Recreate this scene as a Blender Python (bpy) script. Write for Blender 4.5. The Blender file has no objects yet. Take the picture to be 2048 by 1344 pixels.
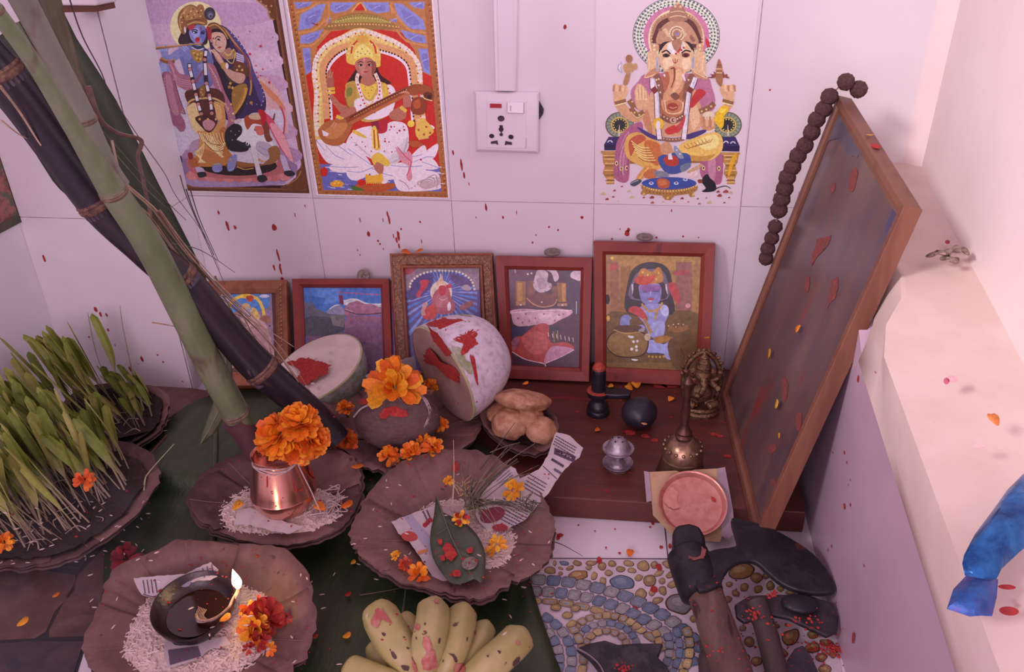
import bpy, bmesh, math, random
from mathutils import Vector, Matrix, noise
random.seed(7)
SC = bpy.context.scene
COL = SC.collection
V3 = Vector
PI = math.pi

# ------------------------------------------------------------------ camera
YAW, PITCH, ROLL = -0.16308108, 0.48997841, -0.03359387
EYE = V3((0.45927217, -1.07633621, 0.64471761))
FPX = 1625.665
def cam_axes():
    cy, sy, cp, sp = math.cos(YAW), math.sin(YAW), math.cos(PITCH), math.sin(PITCH)
    f = V3((sy*cp, cy*cp, -sp)); r = V3((cy, -sy, 0)); u = r.cross(f)
    cr, sr = math.cos(ROLL), math.sin(ROLL)
    return cr*r + sr*u, -sr*r + cr*u, f
CR, CU, CF = cam_axes()
cam = bpy.data.cameras.new('camera'); cam_o = bpy.data.objects.new('camera', cam); COL.objects.link(cam_o)
cam.sensor_width = 36.0; cam.lens = FPX*36.0/2048.0; cam.clip_start = 0.02
mw = Matrix((CR, CU, -CF)).transposed().to_4x4(); mw.translation = EYE
cam_o.matrix_world = mw
SC.camera = cam_o

# ------------------------------------------------------------------ light
SC.view_settings.view_transform = 'Standard'; SC.view_settings.look = 'None'
SC.view_settings.gamma = 1.0; SC.view_settings.use_curve_mapping = False
SC.view_settings.exposure = 0.0
w = bpy.data.worlds.new('World'); SC.world = w; w.use_nodes = True
bgn = w.node_tree.nodes['Background']; bgn.inputs[0].default_value = (1.0, 0.60, 0.84, 1); bgn.inputs[1].default_value = 0.66
def area(name, loc, target, size, size_y, power, color, spread=180):
    l = bpy.data.lights.new(name, 'AREA'); l.shape = 'RECTANGLE'; l.size = size; l.size_y = size_y
    l.energy = power; l.color = color; l.spread = math.radians(spread)
    o = bpy.data.objects.new(name, l); COL.objects.link(o); o.location = loc
    o.rotation_euler = (V3(target)-V3(loc)).to_track_quat('-Z', 'Y').to_euler()
    return o
# daylight from the opening above the right-hand wall: it rakes the back wall from the right
area('window_daylight', (3.1, -1.3, 2.0), (0.0, -0.05, 0.30), 1.4, 1.2, 26, (0.84, 0.87, 1.0), 160)
# a second window far to the left and behind the camera: its beam falls on the painted right-hand wall
area('far_window', (-0.9, -1.9, 1.75), (0.80, -0.40, 0.50), 0.4, 0.4, 1.5, (0.98, 0.88, 0.92), 26)
# soft fill added behind the camera to brighten the altar and the back wall
area('front_fill', (0.15, -2.3, 0.85), (0.0, 0.0, 0.15), 1.3, 0.9, 10.5, (1.0, 0.72, 0.90), 150)

# ------------------------------------------------------------------ pixel rays (2048 x 1344 frame) into the place
def ray(u, v):
    return CF + CR*((u-1024)/FPX) - CU*((v-672)/FPX)
def U(u, v, z=0.0):            # the point of height z seen there
    d = ray(u, v); return EYE + d*((z-EYE.z)/d.z)
def UY(u, v, y=0.0):           # the point of the plane y
    d = ray(u, v); return EYE + d*((y-EYE.y)/d.y)
def UX(u, v, x):
    d = ray(u, v); return EYE + d*((x-EYE.x)/d.x)
def UP(u, v, o, n):            # the point of any plane
    d = ray(u, v); return EYE + d*((V3(o)-EYE).dot(n)/d.dot(n))
def UD(u, v, dist):            # the point at a depth along the view axis
    return EYE + ray(u, v)*dist
def px2m(px, P):               # size in metres of px pixels at point P
    return px*(P-EYE).dot(CF)/FPX
# ------------------------------------------------------------------ objects
def link(name, me=None, parent=None, loc=None):
    o = bpy.data.objects.new(name, me); COL.objects.link(o)
    if loc is not None: o.location = loc
    if parent is not None:
        o.parent = parent
        q = parent; T = V3((0, 0, 0))
        while q is not None: T = T + q.location; q = q.parent
        o.matrix_parent_inverse = Matrix.Translation(-T)
    return o
def tag(o, label, cat, group=None, kind=None):
    o['label'] = label; o['category'] = cat
    if group: o['group'] = group
    if kind: o['kind'] = kind
    return o
def thing(name, loc, label, cat, group=None):
    return tag(link(name, None, None, V3(loc)), label, cat, group)
def struct(o):
    o['kind'] = 'structure'; return o

# ------------------------------------------------------------------ materials
def lin(h):
    h = h.lstrip('#'); c = [int(h[i:i+2], 16)/255 for i in (0, 2, 4)]
    return tuple(x/12.92 if x <= .04045 else ((x+.055)/1.055)**2.4 for x in c)
def rgba(c):
    if isinstance(c, str): c = lin(c)
    return (c[0], c[1], c[2], 1)
MATS = {}
def mat(name, c1, c2=None, c3=None, scale=30, rough=.6, metal=0, bump=0, bscale=None, thr=(.45, .6), spot=None, detail=4,
        stretch=None, spec=.5, sss=0, coat=0, trans=0, spotscale=60, spotthr=(.62, .68), vein=None):
    if name in MATS: return MATS[name]
    m = bpy.data.materials.new(name); m.use_nodes = True; nt = m.node_tree; N = nt.nodes; L = nt.links
    b = N['Principled BSDF']
    b.inputs['Roughness'].default_value = rough; b.inputs['Metallic'].default_value = metal
    b.inputs['Specular IOR Level'].default_value = spec
    if coat: b.inputs['Coat Weight'].default_value = coat; b.inputs['Coat Roughness'].default_value = .15
    if sss: b.inputs['Subsurface Weight'].default_value = sss; b.inputs['Subsurface Radius'].default_value = (.01, .006, .004); b.inputs['Subsurface Scale'].default_value = .5
    if trans: b.inputs['Transmission Weight'].default_value = trans
    tc = N.new('ShaderNodeTexCoord'); vec = tc.outputs['Object']
    if stretch:
        mp = N.new('ShaderNodeMapping'); mp.inputs['Scale'].default_value = stretch; L.new(vec, mp.inputs[0]); vec = mp.outputs[0]
    def nz(s, d=4, r=.6):
        n = N.new('ShaderNodeTexNoise'); n.inputs['Scale'].default_value = s; n.inputs['Detail'].default_value = d
        n.inputs['Roughness'].default_value = r; L.new(vec, n.inputs['Vector']); return n.outputs['Fac']
    def ramp(f, lo, hi):
        r = N.new('ShaderNodeMapRange'); r.inputs[1].default_value = lo; r.inputs[2].default_value = hi; L.new(f, r.inputs[0]); return r.outputs[0]
    def mix(f, a, bb):
        x = N.new('ShaderNodeMix'); x.data_type = 'RGBA'; L.new(f, x.inputs[0])
        for i, q in ((6, a), (7, bb)):
            if isinstance(q, tuple): x.inputs[i].default_value = q
            else: L.new(q, x.inputs[i])
        return x.outputs[2]
    if c1 == 'COL':
        at = N.new('ShaderNodeAttribute'); at.attribute_name = 'Col'; col = at.outputs['Color']
        if c2: col = mix(ramp(nz(scale, detail), *thr), col, rgba(c2)) if not isinstance(c2, float) else col
        if isinstance(c2, float):
            hs = N.new('ShaderNodeHueSaturation'); r = N.new('ShaderNodeMapRange'); r.inputs[1].default_value = .3; r.inputs[2].default_value = .7
            r.inputs[3].default_value = 1-c2; r.inputs[4].default_value = 1+c2; L.new(nz(scale, detail), r.inputs[0]); L.new(r.outputs[0], hs.inputs['Value']); L.new(col, hs.inputs['Color']); col = hs.outputs[0]
    else:
        col = rgba(c1)
        if c2: col = mix(ramp(nz(scale, detail), *thr), rgba(c1), rgba(c2))
        if c3: col = mix(ramp(nz(scale*2.7, detail), thr[0]+.02, thr[1]+.05), col, rgba(c3))
    if spot: col = mix(ramp(nz(spotscale, 3), *spotthr), col, rgba(spot))
    if isinstance(col, tuple): b.inputs['Base Color'].default_value = col
    else: L.new(col, b.inputs['Base Color'])
    if bump:
        bp = N.new('ShaderNodeBump'); bp.inputs['Strength'].default_value = bump; bp.inputs['Distance'].default_value = .004
        L.new(nz(bscale or scale*2, 6), bp.inputs['Height']); L.new(bp.outputs[0], b.inputs['Normal'])
    MATS[name] = m; return m
def emis(name, c, s):
    m = bpy.data.materials.new(name); m.use_nodes = True; b = m.node_tree.nodes['Principled BSDF']
    b.inputs['Base Color'].default_value = rgba(c); b.inputs['Emission Color'].default_value = rgba(c); b.inputs['Emission Strength'].default_value = s
    return m

# ------------------------------------------------------------------ mesh builder
def frame_of(d, up=None):
    d = V3(d).normalized(); up = V3(up) if up is not None else (V3((0, 0, 1)) if abs(d.z) < .95 else V3((1, 0, 0)))
    x = up.cross(d).normalized(); return x, d.cross(x).normalized(), d
class M:
    def __init__(s): s.v = []; s.f = []; s.c = []; s.mi = []; s.col = (1, 1, 1, 1); s.m = 0
    def pt(s, p): s.v.append(tuple(p)); return len(s.v)-1
    def face(s, idx): s.f.append(list(idx)); s.c.append(s.col); s.mi.append(s.m)
    def poly(s, pts): s.face([s.pt(p) for p in pts])
    def hexa(s, a, b):      # two matching rings of 3D points joined: a prism
        n = len(a); i = [s.pt(p) for p in a]; j = [s.pt(p) for p in b]
        s.face(i[::-1]); s.face(j)
        for k in range(n): s.face([i[k], i[(k+1) % n], j[(k+1) % n], j[k]])
    def box(s, lo, hi):
        a = [(lo[0], lo[1], lo[2]), (hi[0], lo[1], lo[2]), (hi[0], hi[1], lo[2]), (lo[0], hi[1], lo[2])]
        s.hexa(a, [(p[0], p[1], hi[2]) for p in a])
    def obox(s, c, x, y, z, sx, sy, sz):   # oriented box, half sizes
        c, x, y, z = V3(c), V3(x).normalized(), V3(y).normalized(), V3(z).normalized()
        a = [c+x*sx*i+y*sy*j-z*sz for i, j in ((-1, -1), (1, -1), (1, 1), (-1, 1))]
        s.hexa(a, [p+z*2*sz for p in a])
    def rings(s, rs, closed=True, cap=(True, True)):
        n = len(rs[0]); ids = [[s.pt(p) for p in r] for r in rs]
        for a, b in zip(ids, ids[1:]):
            for k in range(n if closed else n-1): s.face([a[k], a[(k+1) % n], b[(k+1) % n], b[k]])
        if closed:
            if cap[0]: s.face(ids[0][::-1])
            if cap[1]: s.face(ids[-1])
        return ids
    def tube(s, path, rad, seg=10, cap=(True, True), flat=1.0, up=None, jit=0, twist=0):
        path = [V3(p) for p in path]; n = len(path); rs = []
        px = None
        for i, p in enumerate(path):
            d = (path[min(i+1, n-1)]-path[max(i-1, 0)])
            if d.length < 1e-9: d = V3((0, 0, 1))
            d.normalize()
            if px is None: x, y, d = frame_of(d, up)
            else:
                x = (px - d*px.dot(d))
                if x.length < 1e-6: x, y, d = frame_of(d, up)
                else: x.normalize(); y = d.cross(x)
            px = x
            r = rad[i] if isinstance(rad, (list, tuple)) else rad
            rs.append([p + x*math.cos(2*PI*k/seg+twist*i)*r*(1+random.uniform(-jit, jit)) + y*math.sin(2*PI*k/seg+twist*i)*r*flat*(1+random.uniform(-jit, jit)) for k in range(seg)])
        s.rings(rs, True, cap)
    def lathe(s, c, prof, seg=32, axis=(0, 0, 1), wob=None, cap=(True, True)):   # prof: (radius, height)
        x, y, d = frame_of(axis); c = V3(c); rs = []
        for r, h in prof:
            rs.append([c + d*h + (x*math.cos(2*PI*k/seg)+y*math.sin(2*PI*k/seg))*max(r, 1e-5)*(wob(k/seg, h) if wob else 1) for k in range(seg)])
        s.rings(rs, True, cap)
    def ball(s, c, r, seg=16, ring=10, sc=(1, 1, 1), ax=None, fn=None):
        c = V3(c); X, Y, Z = ax if ax else (V3((1, 0, 0)), V3((0, 1, 0)), V3((0, 0, 1))); rs = []
        for i in range(ring+1):
            t = PI*i/ring; t = min(max(t, .02), PI-.02); row = []
            for k in range(seg):
                a = 2*PI*k/seg; q = V3((math.sin(t)*math.cos(a), math.sin(t)*math.sin(a), -math.cos(t)))
                f = fn(q) if fn else 1
                row.append(c + (X*q.x*sc[0]+Y*q.y*sc[1]+Z*q.z*sc[2])*r*f)
            rs.append(row)
        s.rings(rs)
    def grid(s, fn, nu, nv):
        ids = [[s.pt(fn(i/nu, j/nv)) for j in range(nv+1)] for i in range(nu+1)]
        for i in range(nu):
            for j in range(nv): s.face([ids[i][j], ids[i+1][j], ids[i+1][j+1], ids[i][j+1]])
    def build(s, name, mats, parent=None, smooth=True, angle=40, solid=0, bevel=0, sub=0, recalc=True):
        me = bpy.data.meshes.new(name); me.from_pydata(s.v, [], s.f)
        for m in (mats if isinstance(mats, (list, tuple)) else [mats]): me.materials.append(m)
        ca = me.color_attributes.new('Col', 'FLOAT_COLOR', 'CORNER')
        flat = []
        for p in me.polygons: flat += list(s.c[p.index])*p.loop_total
        ca.data.foreach_set('color', flat)
        me.polygons.foreach_set('material_index', s.mi)
        me.update()
        if recalc:
            bm = bmesh.new(); bm.from_mesh(me); bmesh.ops.recalc_face_normals(bm, faces=bm.faces); bm.to_mesh(me); bm.free()
        if smooth:
            me.polygons.foreach_set('use_smooth', [True]*len(me.polygons))
            try: me.set_sharp_from_angle(angle=math.radians(angle))
            except Exception: pass
        o = link(name, me, parent)
        if solid: md = o.modifiers.new('s', 'SOLIDIFY'); md.thickness = solid; md.offset = 0
        if bevel: md = o.modifiers.new('b', 'BEVEL'); md.width = bevel; md.segments = 2; md.limit_method = 'ANGLE'
        if sub: md = o.modifiers.new('u', 'SUBSURF'); md.levels = sub; md.render_levels = sub
        return o
def crv(pts, n=8, closed=False):       # Catmull-Rom through the points
    P = [V3(p) if len(p) == 3 else V3((p[0], p[1], 0)) for p in pts]; m = len(P); out = []
    for i in range(m if closed else m-1):
        g = (lambda k: P[k % m]) if closed else (lambda k: P[min(max(k, 0), m-1)])
        a, b, c, d = g(i-1), g(i), g(i+1), g(i+2)
        for j in range(n):
            t = j/n; out.append(.5*((2*b)+(c-a)*t+(2*a-5*b+4*c-d)*t*t+(3*b-a-3*c+d)*t**3))
    if not closed: out.append(P[-1])
    return out

# ------------------------------------------------------------------ flat printed pictures: layered outlines on one plane
class Art:
    def __init__(s, plane, sc=1, ox=0, oy=0, tint=(1, 1, 1), n=None, step=4e-6):
        s.pl = plane; s.sc = sc; s.ox = ox; s.oy = oy; s.m = M(); s.n = V3(n or (0, -1, 0)); s.k = 0; s.step = step; s.t = tint
    def P(s, x, y): return s.pl(s.ox+x*s.sc, s.oy+y*s.sc) + s.n*(s.k*s.step)
    def color(s, h):
        c = lin(h); s.m.col = (min(c[0]/s.t[0], .97), min(c[1]/s.t[1], .97), min(c[2]/s.t[2], .97), 1)
    def raw(s, pts): s.m.poly([s.P(x, y) for x, y in pts])
    def p(s, h, *xy, up=True):                   # straight polygon
        s.color(h); s.k += up; s.raw(list(zip(xy[::2], xy[1::2])))
    def c(s, h, *xy, n=4, up=True):              # smooth closed outline
        s.color(h); s.k += up; s.raw([(q.x, q.y) for q in crv(list(zip(xy[::2], xy[1::2])), n, True)])
    def e(s, h, x, y, rx, ry=None, rot=0, n=20, up=True):
        ry = rx if ry is None else ry; s.color(h); s.k += up; a = math.radians(rot); ca, sa = math.cos(a), math.sin(a)
        s.raw([(x+rx*math.cos(t)*ca-ry*math.sin(t)*sa, y+rx*math.cos(t)*sa+ry*math.sin(t)*ca) for t in (2*PI*i/n for i in range(n))])
    def l(s, h, w, *xy, up=True, smooth=True, w2=None):   # stroke
        s.color(h); s.k += up; P = list(zip(xy[::2], xy[1::2]))
        if smooth and len(P) > 2: P = [(q.x, q.y) for q in crv(P, 5)]
        n = len(P); A = []; B = []
        for i, (x, y) in enumerate(P):
            x0, y0 = P[max(i-1, 0)]; x1, y1 = P[min(i+1, n-1)]; dx, dy = x1-x0, y1-y0; q = math.hypot(dx, dy) or 1
            ww = (w if w2 is None else w+(w2-w)*i/max(n-1, 1))/2
            A.append((x-dy/q*ww, y+dx/q*ww)); B.append((x+dy/q*ww, y-dx/q*ww))
        for i in range(n-1): s.raw([A[i], A[i+1], B[i+1], B[i]])
    def dots(s, h, r, *xy, n=7):
        s.color(h); s.k += 1
        for x, y in zip(xy[::2], xy[1::2]): s.e(h, x, y, r, n=n, up=False)
    def along(s, h, r, step, *xy, n=7, ry=None):      # beads along a smooth line
        P = [(q.x, q.y) for q in crv(list(zip(xy[::2], xy[1::2])), 12)]; s.k += 1; acc = 0
        for (x0, y0), (x1, y1) in zip(P, P[1:]):
            acc += math.hypot(x1-x0, y1-y0)
            if acc >= step: acc = 0; s.e(h, x1, y1, r, ry, n=n, up=False)
    def build(s, name, m, parent): return s.m.build(name, m, parent, smooth=False, recalc=False)
# ------------------------------------------------------------------ the setting
tile = mat('glazed_tile', (.80, .77, .79), (.76, .735, .755), scale=6, rough=.28, spec=.45)
grout = mat('grout', (.42, .36, .36), (.62, .58, .58), scale=40, rough=.9)
peach = mat('peach_paint', (.86, .74, .70), (.83, .71, .665), scale=8, rough=.75, bump=.05, bscale=60)
cream = mat('cream_paint', (.73, .60, .53), (.68, .545, .47), scale=10, rough=.7, bump=.05, bscale=80, spot=(.55, .40, .33), spotscale=35, spotthr=(.70, .74))
def tiled(m, P, xs, zs, g=.0011, d=.0012):      # tiles proud of the grout; P(a, b, depth) -> point
    m.m = 1; m.poly([P(xs[0], zs[0], d), P(xs[-1], zs[0], d), P(xs[-1], zs[-1], d), P(xs[0], zs[-1], d)]); m.m = 0
    for a, b in zip(xs, xs[1:]):
        for c, e in zip(zs, zs[1:]):
            q = [(a+g/2, c+g/2), (b-g/2, c+g/2), (b-g/2, e-g/2), (a+g/2, e-g/2)]
            m.hexa([P(x, z, d*1.2) for x, z in q], [P(x, z, 0) for x, z in q])
XB = -.2135
m = M(); tiled(m, lambda a, b, d: V3((a, d, b)), [XB, -.003, .202, .4025, .599, .80], [-.03, .2755, .576, .9]); m.m = 1
m.box((XB-.25, .002, -.03), (.95, .05, .9))
struct(m.build('wall_back', [tile, grout], smooth=False))
# projecting pillar between the back wall and the left wall
m = M(); m.m = 0
PF = -.1065
tiled(m, lambda a, b, d: V3((a, PF+d, b)), [-.398, -.197], [-.03, .2755, .576, .9])
tiled(m, lambda a, b, d: V3((-.1945-.018*(b)-d if False else -.1945-d, a, b)), [PF, 0.0], [-.03, .2755, .576, .9])
m.box((-.41, PF+.003, -.03), (-.1965, .02, .9))
struct(m.build('wall_pillar', [tile, grout], smooth=False, bevel=.0004))
# left wall runs towards the camera
m = M(); LW = -.398
tiled(m, lambda a, b, d: V3((LW-d-.02*(a+.1), a, b)), [-1.1, -.9, -.7, -.5, -.3, PF-.001], [-.03, .2755, .576, .9]); m.m = 1
struct(m.build('wall_left', [tile, grout], smooth=False))
# low right wall, its plaster ledge and the painted wall behind it
def P_(u, v, z): return U(u, v, z)
lip_low = [V3((.690, .002, .300)), V3((.690, -.372, .292)), UX(1717, 716, .668), UX(1914, 1345, .664), None]
lip_low[4] = lip_low[3] + (lip_low[3]-lip_low[2])*2.2
lip_top = [V3((.705, .002, .336)), V3((.702, -.372, .331)), U(1752, 681, .322), U(1963, 1258, .296), None]
lip_top[4] = lip_top[3] + (lip_top[3]-lip_top[2])*1.6
back = [U(1804, 322, .338), U(1838, 321, .338), U(1872, 400, .336), U(2047, 730, .318), None]
back[0].y = .002; back[0].x = .79
back[4] = back[3] + (back[3]-back[2])*2.2
def resample(P, n):
    Q = [P[0]]
    L_ = [0]
    for a, b in zip(P, P[1:]): L_.append(L_[-1]+(b-a).length)
    out = []
    for i in range(n+1):
        t = L_[-1]*i/n
        for k in range(len(P)-1):
            if t <= L_[k+1]+1e-9: out.append(P[k].lerp(P[k+1], (t-L_[k])/max(L_[k+1]-L_[k], 1e-9))); break
    return out
NL = 24
A, B, C = resample(lip_low, NL), resample(lip_top, NL), resample(back, NL)
m = M(); rows = []
for a, b, c in zip(A, B, C):
    out = (b-c).normalized()
    mid = a.lerp(b, .5)
    rows.append([a+V3((.02, 0, -.004)), a+V3((-.001, 0, 0)), a.lerp(b, .35)+V3((-.002, 0, 0)), a.lerp(b, .75)+V3((-.002, 0, .002)), b+V3((.001, 0, .001)), b.lerp(c, .08), b.lerp(c, .4), b.lerp(c, .75), c+V3((.03, 0, 0))])
m.rings(rows, closed=False)
struct(m.build('trim_ledge', cream, smooth=True, angle=70))
m = M(); zs = [-.03, .16, .30]
rr = []
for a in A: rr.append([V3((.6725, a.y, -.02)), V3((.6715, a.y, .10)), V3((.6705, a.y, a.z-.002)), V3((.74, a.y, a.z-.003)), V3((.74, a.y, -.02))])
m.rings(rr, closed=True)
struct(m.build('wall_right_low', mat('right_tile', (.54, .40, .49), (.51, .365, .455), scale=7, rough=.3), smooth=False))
m = M(); rr = []
for c in C: rr.append([c+V3((0, 0, -.01)), c+V3((.004, 0, .20)), c+V3((.008, 0, .36)), c+V3((.06, 0, .36)), c+V3((.06, 0, -.01))])
m.rings(rr, closed=True)
struct(m.build('wall_right', peach, smooth=False))
# floor: white tile, laid a little askew
m = M(); m.box((-.6, -1.6, -.03), (1.0, .03, -.0006))
struct(m.build('floor', [tile], smooth=False))
# ------------------------------------------------------------------ printed tiles on the back wall
TINT = (.85, .63, .79)
pm = mat('printed_glaze', 'COL', .16, scale=330, rough=.35, spec=.4)
paper_white = mat('printed_tile_body', (.82, .78, .80), rough=.3)
def wallplane(dy): return lambda u, v: UY(u, v, -dy)
def poster(name, label, quad, th=.0016):
    m = M(); P = wallplane(th); Q = wallplane(.0001)
    a = [P(*q) for q in quad]; m.hexa(a, [V3((p.x, -.0001, p.z)) for p in a])
    o = m.build(name, paper_white, smooth=False); tag(o, label, 'picture'); return o
K = poster('deity_poster', 'purple printed picture of a blue flute player and a woman beside a white cow', [(250, -26), (553, -26), (621, 390), (352, 384)])
k = Art(wallplane(.0018), 1/3.3605, 260, 0, TINT)
k.p('#5f3226', -20, -78, 985, -78, 1207, 1300, 322, 1280)
k.p('#7a4a33', 0, -60, 968, -60, 1188, 1282, 326, 1262)
k.p('#3a1c18', 20, -50, 952, -50, 1172, 1268, 330, 1250)
k.p('#c79fc4', 24, -40, 925, -40, 955, 110, 1150, 1100, 1130, 1180, 1050, 1245, 420, 1250, 305, 1200)
for i in range(7): k.c(['#bd91bb', '#c89dc0', '#d2aacb', '#c290b8', '#cf9fb9', '#b98ab0', '#a97ca6'][i], 60+i*18, 20+i*165, 300, -10+i*170, 600, 10+i*165, 900+i*30, 30+i*160, 950+i*28, 130+i*160, 640, 190+i*160, 300+i*8, 180+i*160, 120+i*30, 150+i*160)
k.c('#d8a2a0', 130, 540, 300, 500, 420, 620, 400, 800, 260, 820, 190, 700)
k.c('#cf9aa6', 860, 520, 960, 560, 1040, 700, 1060, 900, 980, 820, 920, 700)
k.c('#8d6a96', 300, 1090, 520, 1060, 1050, 1080, 1120, 1150, 1010, 1230, 640, 1250, 330, 1230)
k.c('#a07fae', 320, 1180, 560, 1190, 800, 1225, 1000, 1215, 1020, 1240, 640, 1258, 360, 1245)
# corner ornaments
k.c('#6a3b28', 830, -20, 900, 30, 925, 60, 930, 105, 965, 135, 985, 100, 950, -40)
k.l('#a3704e', 9, 850, 0, 905, 42, 928, 70, 940, 118, 968, 132)
k.dots('#b98863', 7, 880, 10, 915, 40, 940, 80, 950, 40)
k.c('#7d4a35', 10, -10, 60, -5, 50, 25, 20, 35)
k.c('#6a3b28', 1170, 1130, 1120, 1150, 1110, 1210, 1010, 1260, 1180, 1270)
k.l('#9c6a48', 8, 1150, 1150, 1120, 1200, 1050, 1245)
k.c('#7d4a35', 305, 1215, 360, 1230, 420, 1255, 330, 1262)
# lotus base and ground disc
for i, x in enumerate(range(420, 1080, 62)): k.e('#c06a70' if i % 2 else '#cd7a80', x, 1178+14*math.sin((x-420)/210), 42, 34)
k.c('#b25f68', 380, 1100, 420, 1040, 600, 1010, 900, 1020, 1050, 1080, 1060, 1150, 900, 1190, 640, 1200, 440, 1170)
k.e('#2b1c1e', 730, 1115, 260, 66)
k.c('#7a4330', 560, 1000, 760, 985, 960, 1010, 1000, 1060, 900, 1110, 700, 1130, 590, 1090)
k.c('#8f5a32', 700, 1040, 830, 1020, 970, 1050, 940, 1100, 800, 1120, 700, 1105)
k.l('#c28a4c', 6, 700, 1062, 800, 1075, 900, 1068, 980, 1045); k.l('#d3a05a', 5, 720, 1120, 770, 1138, 830, 1130)
# halo
k.e('#e3cfa6', 442, 178, 172, 168, n=36)
# cow (behind)
k.c('#cdb4d2', 205, 640, 260, 600, 380, 600, 440, 760, 560, 800, 800, 760, 1010, 740, 1040, 860, 1000, 1000, 960, 1100, 620, 1060, 480, 930, 380, 1000, 330, 1090, 300, 1150, 265, 1160, 240, 980, 215, 860, 205, 760)
k.c('#a58bb4', 235, 900, 300, 920, 330, 1010, 330, 1120, 350, 1150, 290, 1170, 262, 1100, 240, 1000)
k.c('#8d74a0', 250, 900, 300, 940, 320, 1000, 318, 1080, 285, 1020)
k.c('#342c38', 288, 1150, 340, 1145, 356, 1175, 320, 1186, 290, 1180)
k.c('#b79ec2', 440, 1120, 490, 1130, 500, 1160, 460, 1165)
k.c('#2c262f', 455, 1160, 500, 1155, 516, 1182, 470, 1194, 455, 1180)
k.l('#5b4668', 20, 232, 640, 200, 700, 205, 780, 250, 880, 300, 970, 330, 1060, w2=10)
k.l('#dcc8dc', 12, 228, 645, 203, 705, 210, 780, 256, 880, 302, 970, 325, 1050, w2=5)
k.c('#4a2a38', 310, 1040, 345, 1050, 350, 1090, 325, 1105)
k.c('#b088a6', 410, 960, 470, 940, 480, 1010, 440, 1060, 400, 1040)
# woman: sari and cloak
k.c('#3b2752', 520, 180, 590, 165, 650, 190, 720, 280, 800, 390, 830, 480, 890, 590, 915, 680, 900, 750, 820, 760, 760, 800, 640, 800, 600, 600, 560, 420)
k.c('#2f2032', 560, 420, 690, 480, 760, 560, 790, 640, 760, 740, 700, 800, 640, 760, 600, 620)
k.c('#54407c', 640, 180, 730, 270, 800, 380, 835, 480, 880, 580, 905, 660, 880, 690, 830, 560, 780, 430, 700, 300)
k.l('#b87a4a', 12, 590, 170, 640, 200, 690, 270, 760, 360, 800, 420, 808, 500, 815, 580, 805, 640)
k.l('#8a3a35', 10, 700, 300, 775, 380, 800, 440, 812, 540)
k.along('#cfc3e0', 4, 26, 660, 200, 740, 290, 815, 400, 860, 520, 900, 640, 880, 720)
k.along('#b9accf', 3, 30, 700, 600, 740, 660, 790, 700, 860, 700)
k.c('#4b3a30', 655, 470, 760, 430, 800, 470, 790, 520, 700, 560, 650, 520)
k.c('#6a3a2a', 700, 420, 760, 410, 790, 470, 770, 510, 710, 500)
k.dots('#c99b60', 9, 735, 445, 755, 470, 720, 470)
k.c('#7b5b8e', 712, 350, 765, 380, 770, 415, 715, 400)
for i in range(4): k.l('#c6b0d6', 9, 715, 358+i*15, 765, 378+i*13)
k.c('#9a6a34', 690, 600, 770, 560, 790, 600, 770, 670, 720, 740, 690, 720)
k.l('#c98b44', 26, 780, 590, 765, 650, 735, 710, 690, 770)
k.l('#7b4a2a', 4, 770, 600, 745, 680, 690, 760)
k.dots('#b07a3e', 11, 675, 560, 668, 585, 690, 590, 700, 640, 815, 690)
k.dots('#d9a765', 6, 675, 560, 690, 590)
# woman: face, arm, hand
k.c('#c99089', 625, 450, 700, 480, 770, 500, 768, 545, 735, 562, 690, 540, 650, 500)
k.c('#b97d78', 560, 350, 590, 350, 625, 400, 640, 450, 610, 440, 580, 400)
k.l('#d6a59a', 14, 545, 335, 580, 370, 612, 420); k.l('#d6a59a', 10, 560, 330, 596, 370, 622, 420)
k.c('#b98a4c', 610, 430, 650, 420, 662, 450, 625, 466)
k.e('#efe4ea', 653, 443, 10, 20)
k.c('#a9746e', 600, 330, 670, 320, 700, 380, 650, 400, 610, 370)
k.l('#caa05e', 12, 632, 352, 665, 372, 700, 330); k.l('#a9813f', 10, 640, 385, 690, 390, 706, 340); k.l('#d3ab69', 6, 650, 400, 690, 425, 712, 350)
k.c('#2b1a22', 545, 200, 610, 195, 655, 240, 672, 300, 640, 330, 560, 300, 530, 250)
k.c('#d2a097', 535, 235, 575, 215, 625, 225, 648, 268, 645, 315, 622, 350, 590, 345, 560, 310, 540, 275)
k.c('#b9827f', 535, 240, 552, 250, 560, 300, 545, 285)
k.l('#3a1f26', 6, 572, 262, 590, 245, 612, 252); k.e('#3a1f26', 600, 266, 14, 7, 12); k.e('#e9dadd', 608, 266, 4, 4)
k.e('#4a272d', 549, 290, 7, 6); k.l('#a3605f', 4, 582, 265, 575, 300, 588, 303)
k.c('#b2423f', 590, 318, 604, 312, 616, 316, 602, 326); k.e('#9c1f2c', 562, 258, 6)
k.c('#7b4d33', 525, 165, 570, 150, 620, 180, 660, 240, 640, 230, 600, 195, 555, 195, 530, 215)
k.l('#c39158', 7, 528, 180, 575, 165, 625, 205, 660, 262)
k.c('#a02a36', 515, 180, 548, 200, 545, 260, 520, 262)
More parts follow.
